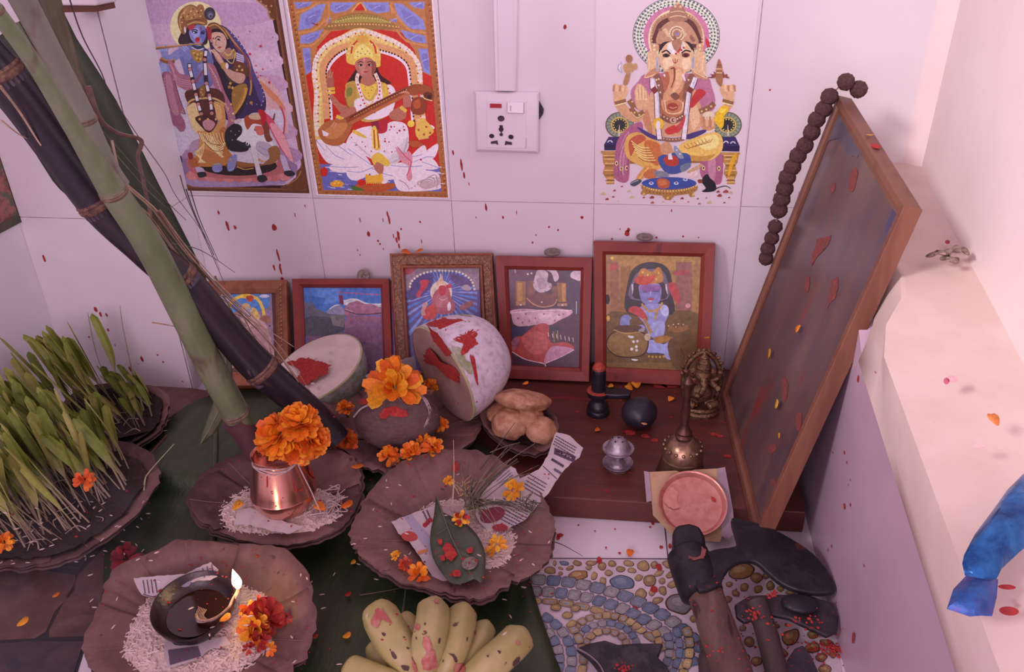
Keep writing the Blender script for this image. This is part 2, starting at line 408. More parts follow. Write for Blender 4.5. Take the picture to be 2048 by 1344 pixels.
# man: hair, crown
k.c('#33222f', 340, 230, 380, 170, 500, 175, 520, 290, 440, 300, 360, 310, 325, 280)
k.c('#8c5a3c', 322, 110, 345, 65, 395, 32, 440, 40, 500, 90, 520, 140, 510, 170, 440, 160, 390, 180, 370, 230, 345, 215, 325, 165)
k.c('#a9744d', 360, 60, 400, 38, 445, 55, 470, 105, 420, 130, 370, 130)
k.c('#9a6444', 450, 45, 475, 28, 495, 45, 500, 95, 465, 100)
k.l('#c6955f', 7, 345, 200, 335, 140, 350, 95, 385, 60); k.l('#c6955f', 8, 385, 168, 440, 148, 505, 158); k.l('#6a3c2c', 5, 380, 150, 440, 132, 510, 140)
k.dots('#d8aa74', 6, 365, 90, 385, 110, 410, 75, 435, 95, 415, 120, 480, 70, 475, 110, 450, 75, 350, 150, 345, 115)
k.dots('#5d3328', 5, 395, 95, 425, 60, 430, 115, 460, 85, 360, 120, 490, 125, 400, 140, 465, 130)
k.e('#3d3346', 537, 92, 38, 44); k.e('#5a5067', 540, 100, 22, 26); k.e('#8a82a0', 541, 104, 13, 15); k.e('#403852', 543, 108, 8, 9)
# man: torso and arms
k.c('#6f6aa8', 325, 345, 390, 290, 450, 300, 520, 330, 560, 400, 560, 480, 545, 580, 400, 590, 370, 500, 345, 420)
k.c('#8680bd', 190, 440, 215, 390, 205, 330, 230, 300, 255, 320, 262, 370, 320, 330, 345, 370, 320, 400, 275, 420, 265, 490, 215, 505)
k.c('#a09bd2', 198, 455, 225, 420, 250, 440, 240, 490, 212, 492)
k.c('#7d77b5', 330, 310, 365, 295, 400, 330, 415, 390, 385, 405, 340, 370)
k.l('#9c96cf', 9, 335, 315, 375, 345); k.l('#9c96cf', 9, 345, 303, 385, 338); k.l('#9c96cf', 8, 360, 298, 396, 330)
for i in range(4): k.l('#a49ed4', 9, 195+i*16, 310-i*5, 205+i*15, 345)
k.l('#a49ed4', 7, 178, 285, 190, 320)
k.c('#7a74b3', 455, 440, 500, 420, 545, 470, 560, 540, 520, 530, 470, 480); k.c('#938dc9', 460, 440, 500, 428, 530, 470, 500, 480)
k.l('#8a4d38', 26, 205, 395, 250, 415, 300, 410); k.l('#c08a55', 6, 205, 388, 250, 405, 300, 400)
# man: face
k.c('#8681c6', 400, 205, 425, 175, 470, 168, 505, 185, 512, 240, 495, 280, 460, 300, 425, 280, 405, 250)
k.c('#6f69b2', 485, 180, 508, 190, 510, 250, 490, 280, 478, 240)
k.c('#a19ddc', 415, 210, 440, 190, 465, 200, 460, 250, 430, 255)
k.l('#201a3c', 7, 415, 205, 438, 198, 458, 208); k.e('#2a2448', 436, 216, 20, 9, 8); k.e('#d6cfe8', 430, 217, 6, 4)
k.l('#201a3c', 6, 478, 215, 495, 208, 508, 214); k.e('#2a2448', 490, 222, 14, 8); k.l('#4a437f', 4, 474, 215, 478, 245, 468, 252)
k.e('#b3202c', 455, 265, 15, 16); k.e('#c3414a', 455, 280, 14, 6); k.l('#7a3050', 4, 472, 175, 474, 205); k.l('#7a3050', 4, 480, 175, 480, 205)
k.c('#b03a44', 392, 175, 430, 165, 440, 180, 405, 205)
k.e('#e7e0ea', 371, 200, 6, 22, -6); k.c('#3a2a34', 330, 270, 370, 235, 400, 270, 390, 300, 345, 295)
k.l('#2e3a55', 26, 418, 305, 455, 325, 500, 310); k.l('#e4d9ea', 6, 415, 315, 455, 335, 495, 325)
k.c('#a97a40', 405, 340, 440, 335, 490, 345, 505, 380, 470, 420, 430, 400); k.dots('#d6aa63', 7, 430, 355, 455, 365, 480, 360, 450, 390, 475, 395)
k.dots('#6e4526', 5, 440, 370, 465, 380, 460, 405)
# flute
k.l('#6b3f30', 18, 88, 330, 200, 322, 330, 306, w2=12); k.l('#a76d4b', 14, 90, 330, 200, 320, 330, 308, 490, 292, w2=6)
k.l('#d19a6c', 4, 95, 324, 220, 312, 480, 290); k.l('#4a2c3a', 8, 92, 298, 98, 345)
for x, d in ((118, 55), (150, 40), (172, 28)): k.l('#4f3350', 5, x, 345, x+4, 345+d)
k.p('#6b4a74', 108, 350, 118, 350, 146, 452, 120, 458); k.p('#c8a5c2', 122, 395, 128, 394, 138, 440, 126, 444); k.l('#4f3350', 4, 120, 362, 150, 365, 176, 352)
# pink shawl
k.c('#a8647f', 255, 400, 290, 420, 330, 490, 400, 510, 440, 540, 435, 600, 380, 605, 320, 570, 280, 500)
k.c('#9c5a78', 220, 490, 270, 490, 300, 560, 330, 650, 372, 765, 340, 760, 372, 830, 370, 870, 340, 885, 310, 850, 270, 830, 258, 790, 240, 775, 222, 600)
k.c('#b67690', 240, 510, 275, 510, 300, 640, 330, 760, 290, 760, 255, 640)
for i in range(4): k.l('#c58aa0', 4, 270+i*8, 430+i*8, 320, 520+i*14, 430, 550+i*12)
k.along('#e0b3bb', 3, 16, 230, 510, 240, 620, 248, 760); k.along('#e0b3bb', 3, 16, 290, 510, 330, 640, 365, 755); k.along('#c69a66', 5, 24, 245, 730, 300, 745, 360, 750)
k.l('#5a2c4a', 4, 222, 500, 225, 640, 242, 780); k.l('#5a2c4a', 4, 300, 540, 335, 660, 375, 768); k.along('#7a3f62', 4, 14, 270, 800, 310, 830, 350, 840, 365, 800)
k.p('#b11f38', 262, 780, 272, 785, 262, 835, 252, 830)
k.c('#a8647f', 490, 425, 560, 430, 600, 510, 640, 620, 690, 720, 710, 800, 690, 860, 640, 880, 660, 800, 620, 680, 560, 560, 530, 470)
k.l('#d29aaa', 5, 530, 440, 580, 520, 620, 630, 660, 740); k.along('#e0b3bb', 3, 15, 545, 470, 590, 560, 640, 690, 680, 800); k.dots('#caa062', 8, 695, 762, 690, 810, 660, 730, 680, 700)
k.e('#e6cfa0', 695, 762, 6); k.l('#8f4d6a', 16, 440, 560, 470, 510, 500, 470)
# dhoti
k.c('#5a2a24', 380, 610, 540, 590, 620, 620, 640, 700, 590, 740, 560, 830, 520, 880, 470, 800, 440, 700, 390, 690)
k.c('#e0b98e', 385, 720, 440, 690, 470, 760, 480, 830, 500, 880, 460, 900, 420, 860, 395, 780)
k.c('#cb8a55', 560, 690, 625, 700, 645, 790, 640, 880, 650, 1000, 640, 1090, 560, 1100, 470, 1110, 430, 1080, 460, 1000, 470, 920, 450, 880, 500, 880, 560, 860, 600, 800)
k.c('#d9a06b', 570, 700, 610, 715, 620, 790, 590, 800); k.c('#b36a3a', 600, 880, 645, 860, 660, 1000, 690, 1050, 640, 1090, 600, 1000)
k.c('#b86f3f', 440, 1060, 480, 1000, 560, 1020, 660, 1060, 640, 1110, 520, 1120, 430, 1110)
k.c('#a75a34', 400, 1080, 440, 1060, 470, 1110, 420, 1120); k.c('#8a2f2a', 392, 1030, 415, 1025, 425, 1060, 400, 1070)
for i in range(7): k.l('#f0cda2', 6, 470+i*14, 890+i*4, 500+i*16, 950+i*14, 580+i*8, 990+i*10, 640-i*4, 960+i*16)
for i in range(6): k.l('#e8bf8f', 5, 520+i*20, 890, 540+i*18, 940, 580+i*14, 975)
for i in range(6): k.l('#edc798', 5, 500-i*8, 960+i*10, 490-i*10, 1030, 460+i*10, 1095)
k.l('#8a4a2c', 4, 490, 900, 540, 960, 620, 975); k.l('#8a4a2c', 4, 500, 950, 560, 1010, 640, 1010)
k.l('#d0a070', 12, 385, 700, 430, 668, 560, 660, 640, 700); k.l('#8a5234', 5, 385, 712, 430, 684); k.l('#d0a070', 6, 570, 680, 640, 712)
# garland
for pts in ((400, 425, 405, 465, 425, 545, 445, 635, 460, 700, 480, 765), (515, 330, 505, 400, 515, 560, 535, 640, 545, 690, 552, 760)):
    k.l('#3a2634', 27, *pts)
    P = list(zip(pts[::2], pts[1::2]))
    for (x0, y0), (x1, y1) in zip(P, P[1:]):
        a, b = (x0+.15*(x1-x0), y0+.15*(y1-y0)), (x0+.65*(x1-x0), y0+.65*(y1-y0))
        k.l('#e3d8ec', 19, *a, *b, smooth=False); k.e('#c0787a', x1, y1, 12, 12)
k.c('#4a2424', 440, 790, 520, 770, 590, 800, 570, 860, 530, 890, 480, 850); k.c('#c08090', 490, 820, 530, 800, 575, 830, 545, 875, 505, 865)
k.dots('#d09a60', 9, 470, 800, 580, 800, 526, 800); k.c('#8a5a36', 470, 590, 500, 570, 510, 620, 490, 660, 470, 640); k.dots('#b98d50', 7, 485, 600, 490, 635, 480, 620)
# feet
k.c('#837dba', 560, 1105, 610, 1095, 622, 1140, 590, 1158, 558, 1145); k.c('#837dba', 670, 1060, 715, 1035, 718, 1080, 700, 1140, 665, 1150, 655, 1120); k.l('#b9935e', 7, 560, 1104, 610, 1100); k.l('#b9935e', 7, 675, 1062, 690, 1090)
k.l('#a5a0d4', 5, 570, 1150, 600, 1148); k.l('#a5a0d4', 5, 668, 1146, 700, 1130)
# dark calf and cow head
k.c('#241d26', 640, 890, 700, 830, 750, 850, 760, 940, 800, 1000, 750, 1020, 660, 1000)
k.dots('#8d8598', 5, 680, 880, 710, 905, 690, 940, 735, 880)
k.c('#dccadb', 700, 815, 760, 795, 840, 790, 900, 830, 950, 940, 970, 990, 960, 1050, 930, 1068, 880, 1040, 830, 1000, 790, 980, 740, 960, 720, 935, 750, 900, 755, 850)
k.c('#b59cb6', 860, 950, 930, 960, 965, 1000, 940, 1062, 890, 1042, 850, 1000); k.l('#93799a', 4, 840, 990, 890, 1030, 935, 1040); k.l('#93799a', 4, 870, 980, 920, 1010, 950, 1010)
k.c('#2a2530', 722, 940, 760, 955, 790, 950, 815, 985, 790, 992, 745, 975); k.e('#d8cbd8', 792, 962, 12, 16); k.e('#3d2f3a', 790, 966, 6, 9)
k.c('#a5432f', 770, 790, 830, 770, 890, 800, 900, 840, 830, 830, 790, 870); k.c('#c9a391', 800, 775, 870, 760, 880, 800, 820, 800)
k.c('#7b3a30', 890, 770, 930, 780, 940, 900, 960, 940, 920, 950, 895, 870); k.l('#6b3026', 20, 920, 790, 960, 810, 975, 760, w2=6); k.e('#35202a', 855, 872, 20, 10, 10); k.c('#c9655f', 840, 850, 890, 850, 900, 900, 860, 905)
k.c('#c9a8bd', 700, 812, 740, 795, 750, 815, 715, 832)
k.c('#d2bccf', 812, 990, 850, 1000, 870, 1100, 890, 1180, 860, 1190, 835, 1080); k.c('#2c262f', 862, 1180, 905, 1175, 925, 1205, 890, 1225, 860, 1210)
k.c('#b79ec2', 1010, 1040, 1050, 1060, 1070, 1120, 1090, 1160, 1050, 1165, 1025, 1110); k.c('#2c262f', 1040, 1150, 1085, 1145, 1112, 1172, 1070, 1184, 1040, 1170)
k.along('#c08a4a', 9, 20, 850, 1060, 900, 1085, 960, 1075, 1000, 1030)
k.c('#8f5a3a', 930, 1000, 990, 980, 1010, 1050, 960, 1100, 900, 1100, 940, 1060)
# powder smears
k.l('#c2325a', 9, 930, 620, 1000, 690, 1040, 800, 1030, 920); k.c('#c8415f', 900, 760, 960, 800, 1010, 900, 1050, 1010, 1090, 1060, 1030, 1020, 960, 900)
k.c('#dc8d9e', 940, 830, 1000, 850, 1060, 960, 1100, 1090, 1050, 1040, 990, 940); k.c('#d07a5c', 870, 540, 940, 600, 1000, 660, 1045, 740, 1000, 700, 920, 620)
k.c('#b3202f', 860, 740, 900, 740, 920, 790, 890, 850, 880, 790)
k.dots('#c02945', 9, 808, 362, 880, 310, 938, 553); k.dots('#c43a5a', 6, 848, 440, 895, 464, 852, 486, 880, 508, 862, 520); k.dots('#5d2c3e', 4, 948, 408, 730, 248, 806, 210, 960, 250)
k.build('print', pm, K)

S = poster('deity_poster', 'orange framed print of a white robed woman playing a long string instrument on a lotus', [(567, -16), (869, -16), (900, 398), (631, 391)])
k = Art(wallplane(.0018), 1/3.2778, 560, 0, TINT)
k.p('#e7dbe8', 28, -50, 1000, -50, 1112, 1302, 242, 1280)
k.p('#a8623a', 42, -40, 990, -40, 1102, 1296, 250, 1272)
k.along('#8a4a2c', 9, 24, 66, 0, 120, 300, 200, 900, 262, 1240); k.along('#8a4a2c', 9, 24, 975, 0, 1010, 300, 1050, 800, 1085, 1270)
k.along('#c88a55', 5, 24, 70, 12, 124, 312, 204, 912, 260, 1230); k.along('#c88a55', 5, 24, 980, 12, 1015, 312, 1054, 812, 1085, 1250); k.along('#8f5233', 8, 22, 270, 1262, 600, 1272, 1080, 1282)
k.p('#b87446', 84, 8, 948, 8, 1060, 1262, 285, 1248)
k.p('#c4291f', 100, 40, 950, 40, 1048, 1100, 262, 1090)
# curtains
cl = '#8b84cc'
k.p('#b87446', 85, 10, 945, 10, 990, 500, 930, 470, 880, 330, 800, 215, 640, 190, 420, 195, 330, 210, 250, 300, 190, 480, 165, 500)
for q in ((90, 15, 215, 12, 190, 40, 110, 60), (135, 95, 250, 30, 300, 25, 265, 130, 200, 185, 118, 200), (325, 60, 335, 15, 500, 15, 440, 70, 360, 88), (135, 235, 285, 190, 250, 250, 200, 285, 132, 285), (145, 315, 200, 315, 205, 470, 168, 490), (535, 15, 712, 15, 720, 75, 640, 88, 560, 60), (745, 20, 800, 25, 940, 130, 955, 195, 860, 190, 780, 130), (840, 15, 948, 12, 945, 60, 880, 50), (790, 195, 955, 235, 960, 285, 880, 275, 820, 245), (905, 318, 970, 320, 985, 490, 940, 470), (300, 125, 330, 110, 325, 145, 300, 160), (720, 120, 770, 130, 750, 150)):
    k.p(cl, *q)
    xs, ys = q[::2], q[1::2]; cx, cy = sum(xs)/len(xs), sum(ys)/len(ys)
    k.c('#7c72bd', *[w for x, y in zip(xs, ys) for w in (cx+(x-cx)*.55+6, cy+(y-cy)*.55+4)]); k.l('#a49fdc', 5, cx-25, cy+8, cx, cy-6, cx+25, cy-14)
for q in ((100, 85, 180, 60, 260, 15), (120, 215, 220, 200, 300, 130), (130, 300, 220, 290, 310, 200), (720, 30, 780, 120, 860, 200, 960, 215), (760, 190, 830, 270, 970, 300), (320, 20, 320, 100, 300, 170), (730, 15, 735, 90)): k.l('#c98452', 14, *q)
# canopy
k.c('#9a6a3c', 290, 190, 350, 140, 420, 100, 540, 85, 660, 105, 720, 145, 790, 185, 640, 195, 420, 195)
k.c('#a98b4a', 340, 150, 420, 108, 540, 95, 660, 112, 725, 150, 540, 145); k.along('#e2c98a', 4, 14, 350, 148, 440, 125, 540, 118, 650, 126, 730, 150); k.along('#7d5f2c', 5, 15, 365, 135, 460, 108, 540, 103, 640, 112, 710, 138)
k.along('#e0a86b', 6, 15, 300, 175, 420, 162, 540, 158, 660, 163, 785, 178); k.c('#c4291f', 480, 60, 520, 20, 560, 55, 540, 70); k.l('#d99a62', 10, 470, 80, 510, 30, 535, 20, 565, 70)
k.p('#c4291f', 335, 205, 420, 200, 660, 200, 760, 210, 830, 280, 880, 340, 860, 360, 260, 340, 240, 310, 290, 260)
# arch
A = [(250, 900), (235, 760), (240, 600), (225, 470), (245, 370), (310, 295), (400, 250), (540, 205), (680, 245), (780, 290), (860, 350), (910, 430), (920, 540), (930, 700), (960, 900)]
k.l('#dfae6f', 70, *[w for q in A for w in (q[0]+(18 if q[0] < 540 else -18), q[1]+12)])
k.along('#f2e2cf', 17, 24, *[w for q in A for w in q]); k.along('#e6c684', 13, 27, *[w for q in A for w in (q[0]+(26 if q[0] < 540 else -26), q[1]+16)])
k.along('#a8321f', 6, 50, *[w for q in A for w in (q[0]+(14 if q[0] < 540 else -14), q[1]+10)])
B_ = [(340, 800), (330, 640), (312, 480), (345, 400), (430, 335), (540, 318), (650, 335), (760, 370), (830, 430), (850, 540), (870, 800)]
k.p('#c4291f', *[w for q in B_ for w in q]); k.l('#d8946a', 44, *[w for q in B_ for w in (q[0]+(-32 if q[0] < 540 else 28), q[1]-20)]); k.l('#efe6ea', 14, *[w for q in B_ for w in q]); k.along('#2a1418', 6, 18, *[w for q in B_ for w in (q[0]+(-8 if q[0] < 540 else 8), q[1]-7)], ry=7)
k.l('#f3eaf0', 5, *[w for q in B_ for w in (q[0]+(6 if q[0] < 540 else -6), q[1]+7)])
k.p('#c4291f', 380, 420, 440, 370, 640, 370, 760, 410, 815, 480, 830, 600, 760, 640, 420, 640, 350, 560)
# hair, hands at back
k.c('#3a1c1e', 440, 560, 500, 450, 540, 380, 620, 400, 660, 490, 730, 545, 640, 560, 560, 580)
k.c('#b5695a', 325, 640, 345, 620, 400, 680, 450, 700, 500, 740, 430, 770, 380, 720); k.c('#a85c50', 305, 500, 325, 455, 350, 500, 350, 580, 315, 580)
k.l('#c47a68', 8, 325, 510, 330, 455); k.l('#c47a68', 8, 335, 510, 348, 470); k.l('#c47a68', 7, 318, 510, 310, 480); k.l('#e2b04a', 20, 315, 585, 360, 580); k.l('#e2b04a', 16, 315, 610, 362, 605)
# pond and lotus seat
k.p('#6c66b4', 262, 1075, 1045, 1090, 1060, 1255, 285, 1245)
random.seed(3)
for i in range(60):
    x, y = random.uniform(280, 1040), random.uniform(1085, 1245); k.l(random.choice(['#e8e2f2', '#4c4794', '#a7a2da', '#dcd5ec']), 5, x, y, x+random.uniform(20, 60), y+4)
for q in ((240, 920, 310, 930, 400, 1060, 320, 1070, 262, 1000), (300, 950, 380, 960, 470, 1060, 380, 1080, 310, 1050), (370, 945, 460, 950, 560, 1060, 560, 1090, 440, 1060), (430, 960, 520, 980, 600, 1080, 540, 1090), (320, 1090, 440, 1060, 600, 1085, 520, 1120, 380, 1130), (440, 1120, 560, 1085, 620, 1090, 560, 1160, 470, 1180), (860, 1020, 940, 950, 960, 1000, 900, 1060, 820, 1080), (880, 1060, 1030, 940, 1015, 1030, 920, 1080), (700, 1080, 860, 1060, 1010, 1075, 900, 1130, 760, 1120), (600, 1100, 720, 1090, 780, 1160, 680, 1180, 600, 1150), (930, 1060, 1000, 1040, 1040, 1100, 960, 1110)):
    k.c('#ece4f2', *q); k.l('#8f8ac8', 4, q[0], q[1], sum(q[::2])/len(q[::2]), sum(q[1::2])/len(q[1::2]), q[4], q[5])
# swan
k.c('#f0e6ee', 740, 1130, 800, 1095, 900, 1110, 1030, 1130, 1050, 1200, 1040, 1240, 860, 1255, 780, 1245, 750, 1190); k.c('#c9a2b0', 900, 1190, 1040, 1160, 1045, 1210, 950, 1240)
for i in range(8): k.l('#a98a9e' if i % 2 else '#e9d3dc', 6, 850+i*10, 1240-i*6, 920+i*14, 1200-i*8, 1030, 1150+i*12)
k.l('#b58a9a', 6, 780, 1180, 820, 1200, 850, 1240)
# skirt
k.c('#eee2ec', 430, 960, 470, 870, 560, 830, 680, 820, 740, 795, 820, 810, 845, 880, 830, 960, 790, 1040, 720, 1085, 640, 1060, 560, 1020, 480, 980)
k.c('#f3e9f1', 690, 870, 710, 810, 780, 800, 838, 850, 840, 930, 790, 960, 700, 960, 660, 900); k.c('#d8c2d4', 780, 960, 835, 900, 845, 960, 800, 1040, 740, 1080, 700, 1060)
for i in range(6): k.l('#c5a9c0', 4, 470+i*22, 930+i*16, 500+i*20, 940+i*18, 540+i*16, 985+i*12)
for i in range(5): k.l('#bfa3bd', 4, 720+i*20, 1070-i*8, 790+i*8, 1040-i*20, 835, 960-i*16)
k.dots('#9a3a50', 5, 470, 900, 510, 880, 540, 930, 500, 950, 560, 960, 600, 990, 690, 910, 735, 995, 685, 990, 720, 850, 750, 830, 770, 870, 810, 830, 715, 930, 640, 1010)
k.c('#b3283a', 645, 800, 700, 780, 700, 860, 640, 870); k.c('#8a2040', 600, 790, 640, 790, 650, 850, 610, 850)
k.c('#e0b14c', 600, 850, 630, 830, 660, 960, 640, 985, 610, 960); 
for i in range(4): k.l('#b8452c' if i % 2 else '#f1cf72', 8, 605+i*12, 850, 610+i*13, 970)
k.c('#e0b14c', 490, 850, 560, 890, 560, 905, 480, 870)
# blouse and torso
k.c('#c59a52', 430, 560, 490, 530, 560, 560, 640, 530, 700, 560, 730, 640, 700, 760, 560, 800, 490, 740, 460, 680)
k.c('#b98a44', 425, 620, 440, 560, 490, 535, 500, 700, 445, 710); k.c('#7e7a3c', 440, 580, 475, 575, 470, 620, 440, 630); k.l('#a84a2a', 9, 430, 640, 440, 690, 470, 715)
k.c('#efe4ee', 490, 660, 540, 640, 600, 660, 690, 560, 745, 570, 760, 640, 730, 740, 640, 780, 560, 780, 500, 740); k.c('#d9a94a', 670, 550, 705, 560, 715, 660, 680, 660)
k.c('#b5695a', 545, 500, 610, 500, 625, 545, 580, 570, 530, 545); k.c('#e3b650', 525, 545, 580, 565, 635, 545, 620, 610, 585, 650, 545, 610)
k.dots('#a35a2a', 4, 560, 590, 580, 610, 600, 590, 585, 630, 560, 570, 605, 570)
k.l('#e3b650', 7, 535, 620, 585, 690, 630, 620); k.l('#c9582f', 5, 545, 640, 590, 730, 640, 640); k.dots('#b23a3a', 6, 640, 640, 655, 640, 720, 610, 710, 580, 700, 640, 530, 690, 610, 700)
for q in ((515, 480, 505, 520, 520, 580, 540, 640, 560, 690), (625, 480, 650, 540, 655, 600, 640, 660, 620, 740)): k.l('#f4e6ea', 22, *q); k.along('#c0453f', 7, 22, *q)
# arms in front
k.c('#b5695a', 440, 715, 490, 700, 500, 740, 450, 770, 390, 790, 350, 860, 330, 830, 370, 770); k.c('#b5695a', 720, 740, 780, 700, 820, 690, 830, 760, 790, 790, 730, 780)
k.l('#e2b04a', 22, 370, 760, 415, 780); k.l('#e2b04a', 22, 790, 700, 830, 730); k.e('#e8c04a', 860, 810, 24, 22)
# veena
k.c('#b0623a', 255, 880, 260, 840, 320, 790, 420, 780, 480, 760, 470, 840, 430, 920, 380, 955, 300, 940); k.c('#c67a4c', 300, 850, 380, 810, 440, 810, 420, 870, 360, 910, 300, 900); k.p('#f0e4ea', 275, 850, 325, 875, 310, 892, 285, 890)
k.l('#8f4329', 62, 440, 800, 650, 690, 850, 590, 930, 575, w2=50); k.l('#b5623c', 22, 450, 815, 660, 705, 850, 610); k.l('#5c2418', 8, 460, 770, 640, 672, 830, 582); k.along('#d09a5c', 4, 14, 470, 772, 650, 678, 830, 586)
k.c('#9c4b2d', 850, 590, 900, 555, 970, 560, 1005, 600, 1000, 660, 960, 655, 930, 620, 860, 625); k.e('#6a2c1c', 970, 630, 34, 30); k.e('#3a1512', 980, 635, 14, 14); k.l('#e8c79a', 6, 935, 620, 950, 645, 1000, 660)
k.c('#8a3a24', 860, 680, 880, 640, 940, 640, 962, 690, 945, 745, 890, 750, 858, 720); k.c('#b5542f', 875, 670, 915, 650, 920, 700, 885, 710); k.l('#c6352a', 12, 905, 600, 915, 640)
for i in range(4): k.l('#c98070', 9, 790+i*14, 610-i*4, 830+i*6, 596+i*6)
k.c('#b5695a', 810, 640, 850, 620, 860, 690, 815, 700); k.l('#d08a78', 9, 335, 830, 360, 800); k.l('#d08a78', 9, 350, 845, 372, 805)
# head
k.c('#e0b25a', 440, 330, 480, 260, 540, 215, 600, 250, 655, 330, 660, 400, 640, 440, 460, 420, 435, 370); k.c('#d59a48', 500, 260, 540, 200, 580, 255, 560, 280, 520, 280); k.l('#c0392b', 12, 468, 350, 478, 300, 510, 265); k.l('#c0392b', 12, 632, 350, 620, 300, 590, 265)
k.c('#efd080', 495, 330, 540, 290, 600, 330, 605, 380, 540, 370, 490, 385); k.dots('#b07a30', 5, 510, 340, 540, 320, 575, 335, 530, 350, 560, 355, 590, 350, 510, 370); k.dots('#f6e7c0', 6, 450, 350, 460, 320, 640, 330, 650, 360, 540, 208, 525, 225, 556, 225, 480, 300, 605, 290)
k.c('#b56a60', 495, 410, 530, 375, 580, 372, 625, 400, 630, 450, 605, 500, 570, 515, 530, 495, 500, 455); k.c('#c47e72', 520, 420, 560, 410, 570, 480, 535, 480); k.c('#8e4640', 605, 400, 628, 410, 628, 460, 605, 495)
k.l('#3a1416', 5, 512, 412, 530, 403, 548, 412); k.l('#3a1416', 5, 572, 410, 590, 402, 608, 410); k.e('#2a1012', 528, 425, 15, 8); k.e('#2a1012', 590, 424, 14, 8); k.e('#e6d6d6', 521, 426, 4, 4); k.e('#e6d6d6', 597, 425, 4, 4)
k.l('#8e4640', 4, 562, 420, 566, 445, 555, 452); k.c('#b8433c', 548, 468, 562, 463, 580, 468, 563, 478); k.c('#d9788a', 545, 375, 560, 372, 556, 405, 548, 405)
k.along('#f3d890', 6, 14, 510, 470, 512, 500, 505, 530); k.along('#f3d890', 6, 14, 625, 470, 630, 500, 640, 530); k.l('#e8c060', 12, 495, 395, 540, 372, 590, 372, 625, 400)
# foot, offerings
k.c('#b5695a', 610, 1040, 650, 1020, 680, 1090, 670, 1140, 640, 1130, 615, 1090); k.c('#e0b14c', 600, 1030, 650, 1000, 720, 1060, 700, 1090, 640, 1060, 620, 1080)
k.c('#b5512e', 490, 1215, 540, 1205, 740, 1200, 740, 1235, 640, 1255, 520, 1245); k.e('#c9281f', 535, 1195, 28, 20); k.e('#c9281f', 590, 1198, 26, 16)
for i in range(8): k.c('#e8a53a', 560+i*14, 1160-abs(i-3)*3, 572+i*14, 1150-abs(i-3)*3, 580+i*14, 1185, 568+i*14, 1205)
k.e('#efe4ea', 690, 1190, 22, 12, -20); k.c('#4b6a34', 470, 1215, 510, 1225, 560, 1245, 480, 1245)
k.c('#e8962f', 330, 1200, 375, 1180, 420, 1200, 400, 1222, 350, 1222); k.dots('#f4c25a', 7, 360, 1200, 385, 1198, 372, 1186); k.e('#c9281f', 290, 1125, 24, 30); k.c('#b5512e', 840, 930, 900, 920, 940, 950, 880, 965); k.c('#f0e4ea', 920, 840, 980, 815, 1015, 840, 950, 870)
k.c('#e3b058', 890, 830, 930, 770, 970, 800, 1010, 860, 960, 900, 900, 900); k.dots('#b8452c', 8, 910, 850, 945, 880, 960, 830, 985, 870, 275, 1040, 285, 1065)
# smears
k.c('#d9899e', 760, 960, 800, 1000, 850, 990, 870, 1040, 860, 1100, 868, 1160, 850, 1185, 830, 1160, 845, 1090, 800, 1060, 770, 1000); k.l('#c03a60', 5, 770, 960, 820, 1020, 860, 1060, 850, 1110, 832, 1150); k.dots('#b3243a', 7, 785, 855, 690, 925, 816, 850, 925, 1045, 730, 830); k.l('#a02540', 6, 215, 150, 240, 162, 250, 155)
k.build('print', pm, S)

G = poster('deity_poster', 'printed tile of a seated elephant headed figure on a stool with a round halo', [(1192, -30), (1521, -30), (1480, 414), (1189, 407)], .0008)
k = Art(wallplane(.0010), 1/3.2, 1180, 0, TINT)
def halo():
    k.e('#55505a', 552, 228, 279, 246, n=48); k.e('#c9c2c0', 552, 228, 275, 242, n=48)
    for rr_, c_, n_ in ((266, '#4d5560', 64), (256, '#e9e2dd', 60), (246, '#5d6a55', 60), (236, '#d5cdc6', 56), (228, '#38404a', 56)):
        k.k += 1
        for i in range(n_):
            t = 2*PI*i/n_+rr_; k.e(c_, 552+rr_*math.cos(t), 228+rr_*.88*math.sin(t), 8 if rr_ != 228 else 6, n=6, up=False)
    k.e('#e6d5dc', 552, 228, 220, 196, n=48); k.k += 1
    for i in range(80): t = 2*PI*i/80; k.e('#7a5a66' if i % 2 else '#f3e8ea', 552+216*math.cos(t), 228+192*math.sin(t), 6, n=6, up=False)
    k.e('#c4739c', 552, 228, 210, 190, n=48); k.e('#edd9b0', 552, 250, 180, 190, n=40)
halo()
# bench and bolsters
for x, s in ((190, 1), (880, -1)):
    k.e('#5b5a55', x, 800, 92, 84, n=30); k.e('#8c8a80', x, 800, 84, 76, n=30); k.k += 1
    for i in range(20): t = 2*PI*i/20; k.l('#3d3c3a', 3, x+50*math.cos(t), 800+46*math.sin(t), x+84*math.cos(t), 800+76*math.sin(t), up=False)
    k.e('#c9a85a', x, 800, 56, 52); k.e('#2a2a2e', x, 800, 48, 44); k.k += 1
    for i in range(14): t = 2*PI*i/14; k.e('#dcb866', x+40*math.cos(t), 800+37*math.sin(t), 5, n=6, up=False)
    k.l('#e5dccd', 8, x-4*s, 870, x-2*s, 800, w2=3)
k.p('#36285f', 90, 925, 120, 875, 340, 880, 340, 960, 92, 962); k.p('#271b49', 90, 925, 340, 930, 340, 962, 92, 962); k.p('#36285f', 730, 880, 930, 875, 958, 935, 956, 970, 730, 965); k.p('#271b49', 730, 930, 958, 935, 956, 970, 730, 962)
for x, y in ((128, 908), (870, 912), (915, 915)):
    for i in range(5): t = PI*(.1+.2*i); k.e('#dcd6ee', x-14*math.cos(t), y+4-12*math.sin(t), 5, 4, n=6)
k.p('#b98553', 68, 965, 960, 975, 960, 990, 70, 984); k.p('#9a6538', 100, 985, 940, 992, 935, 1040, 110, 1050)
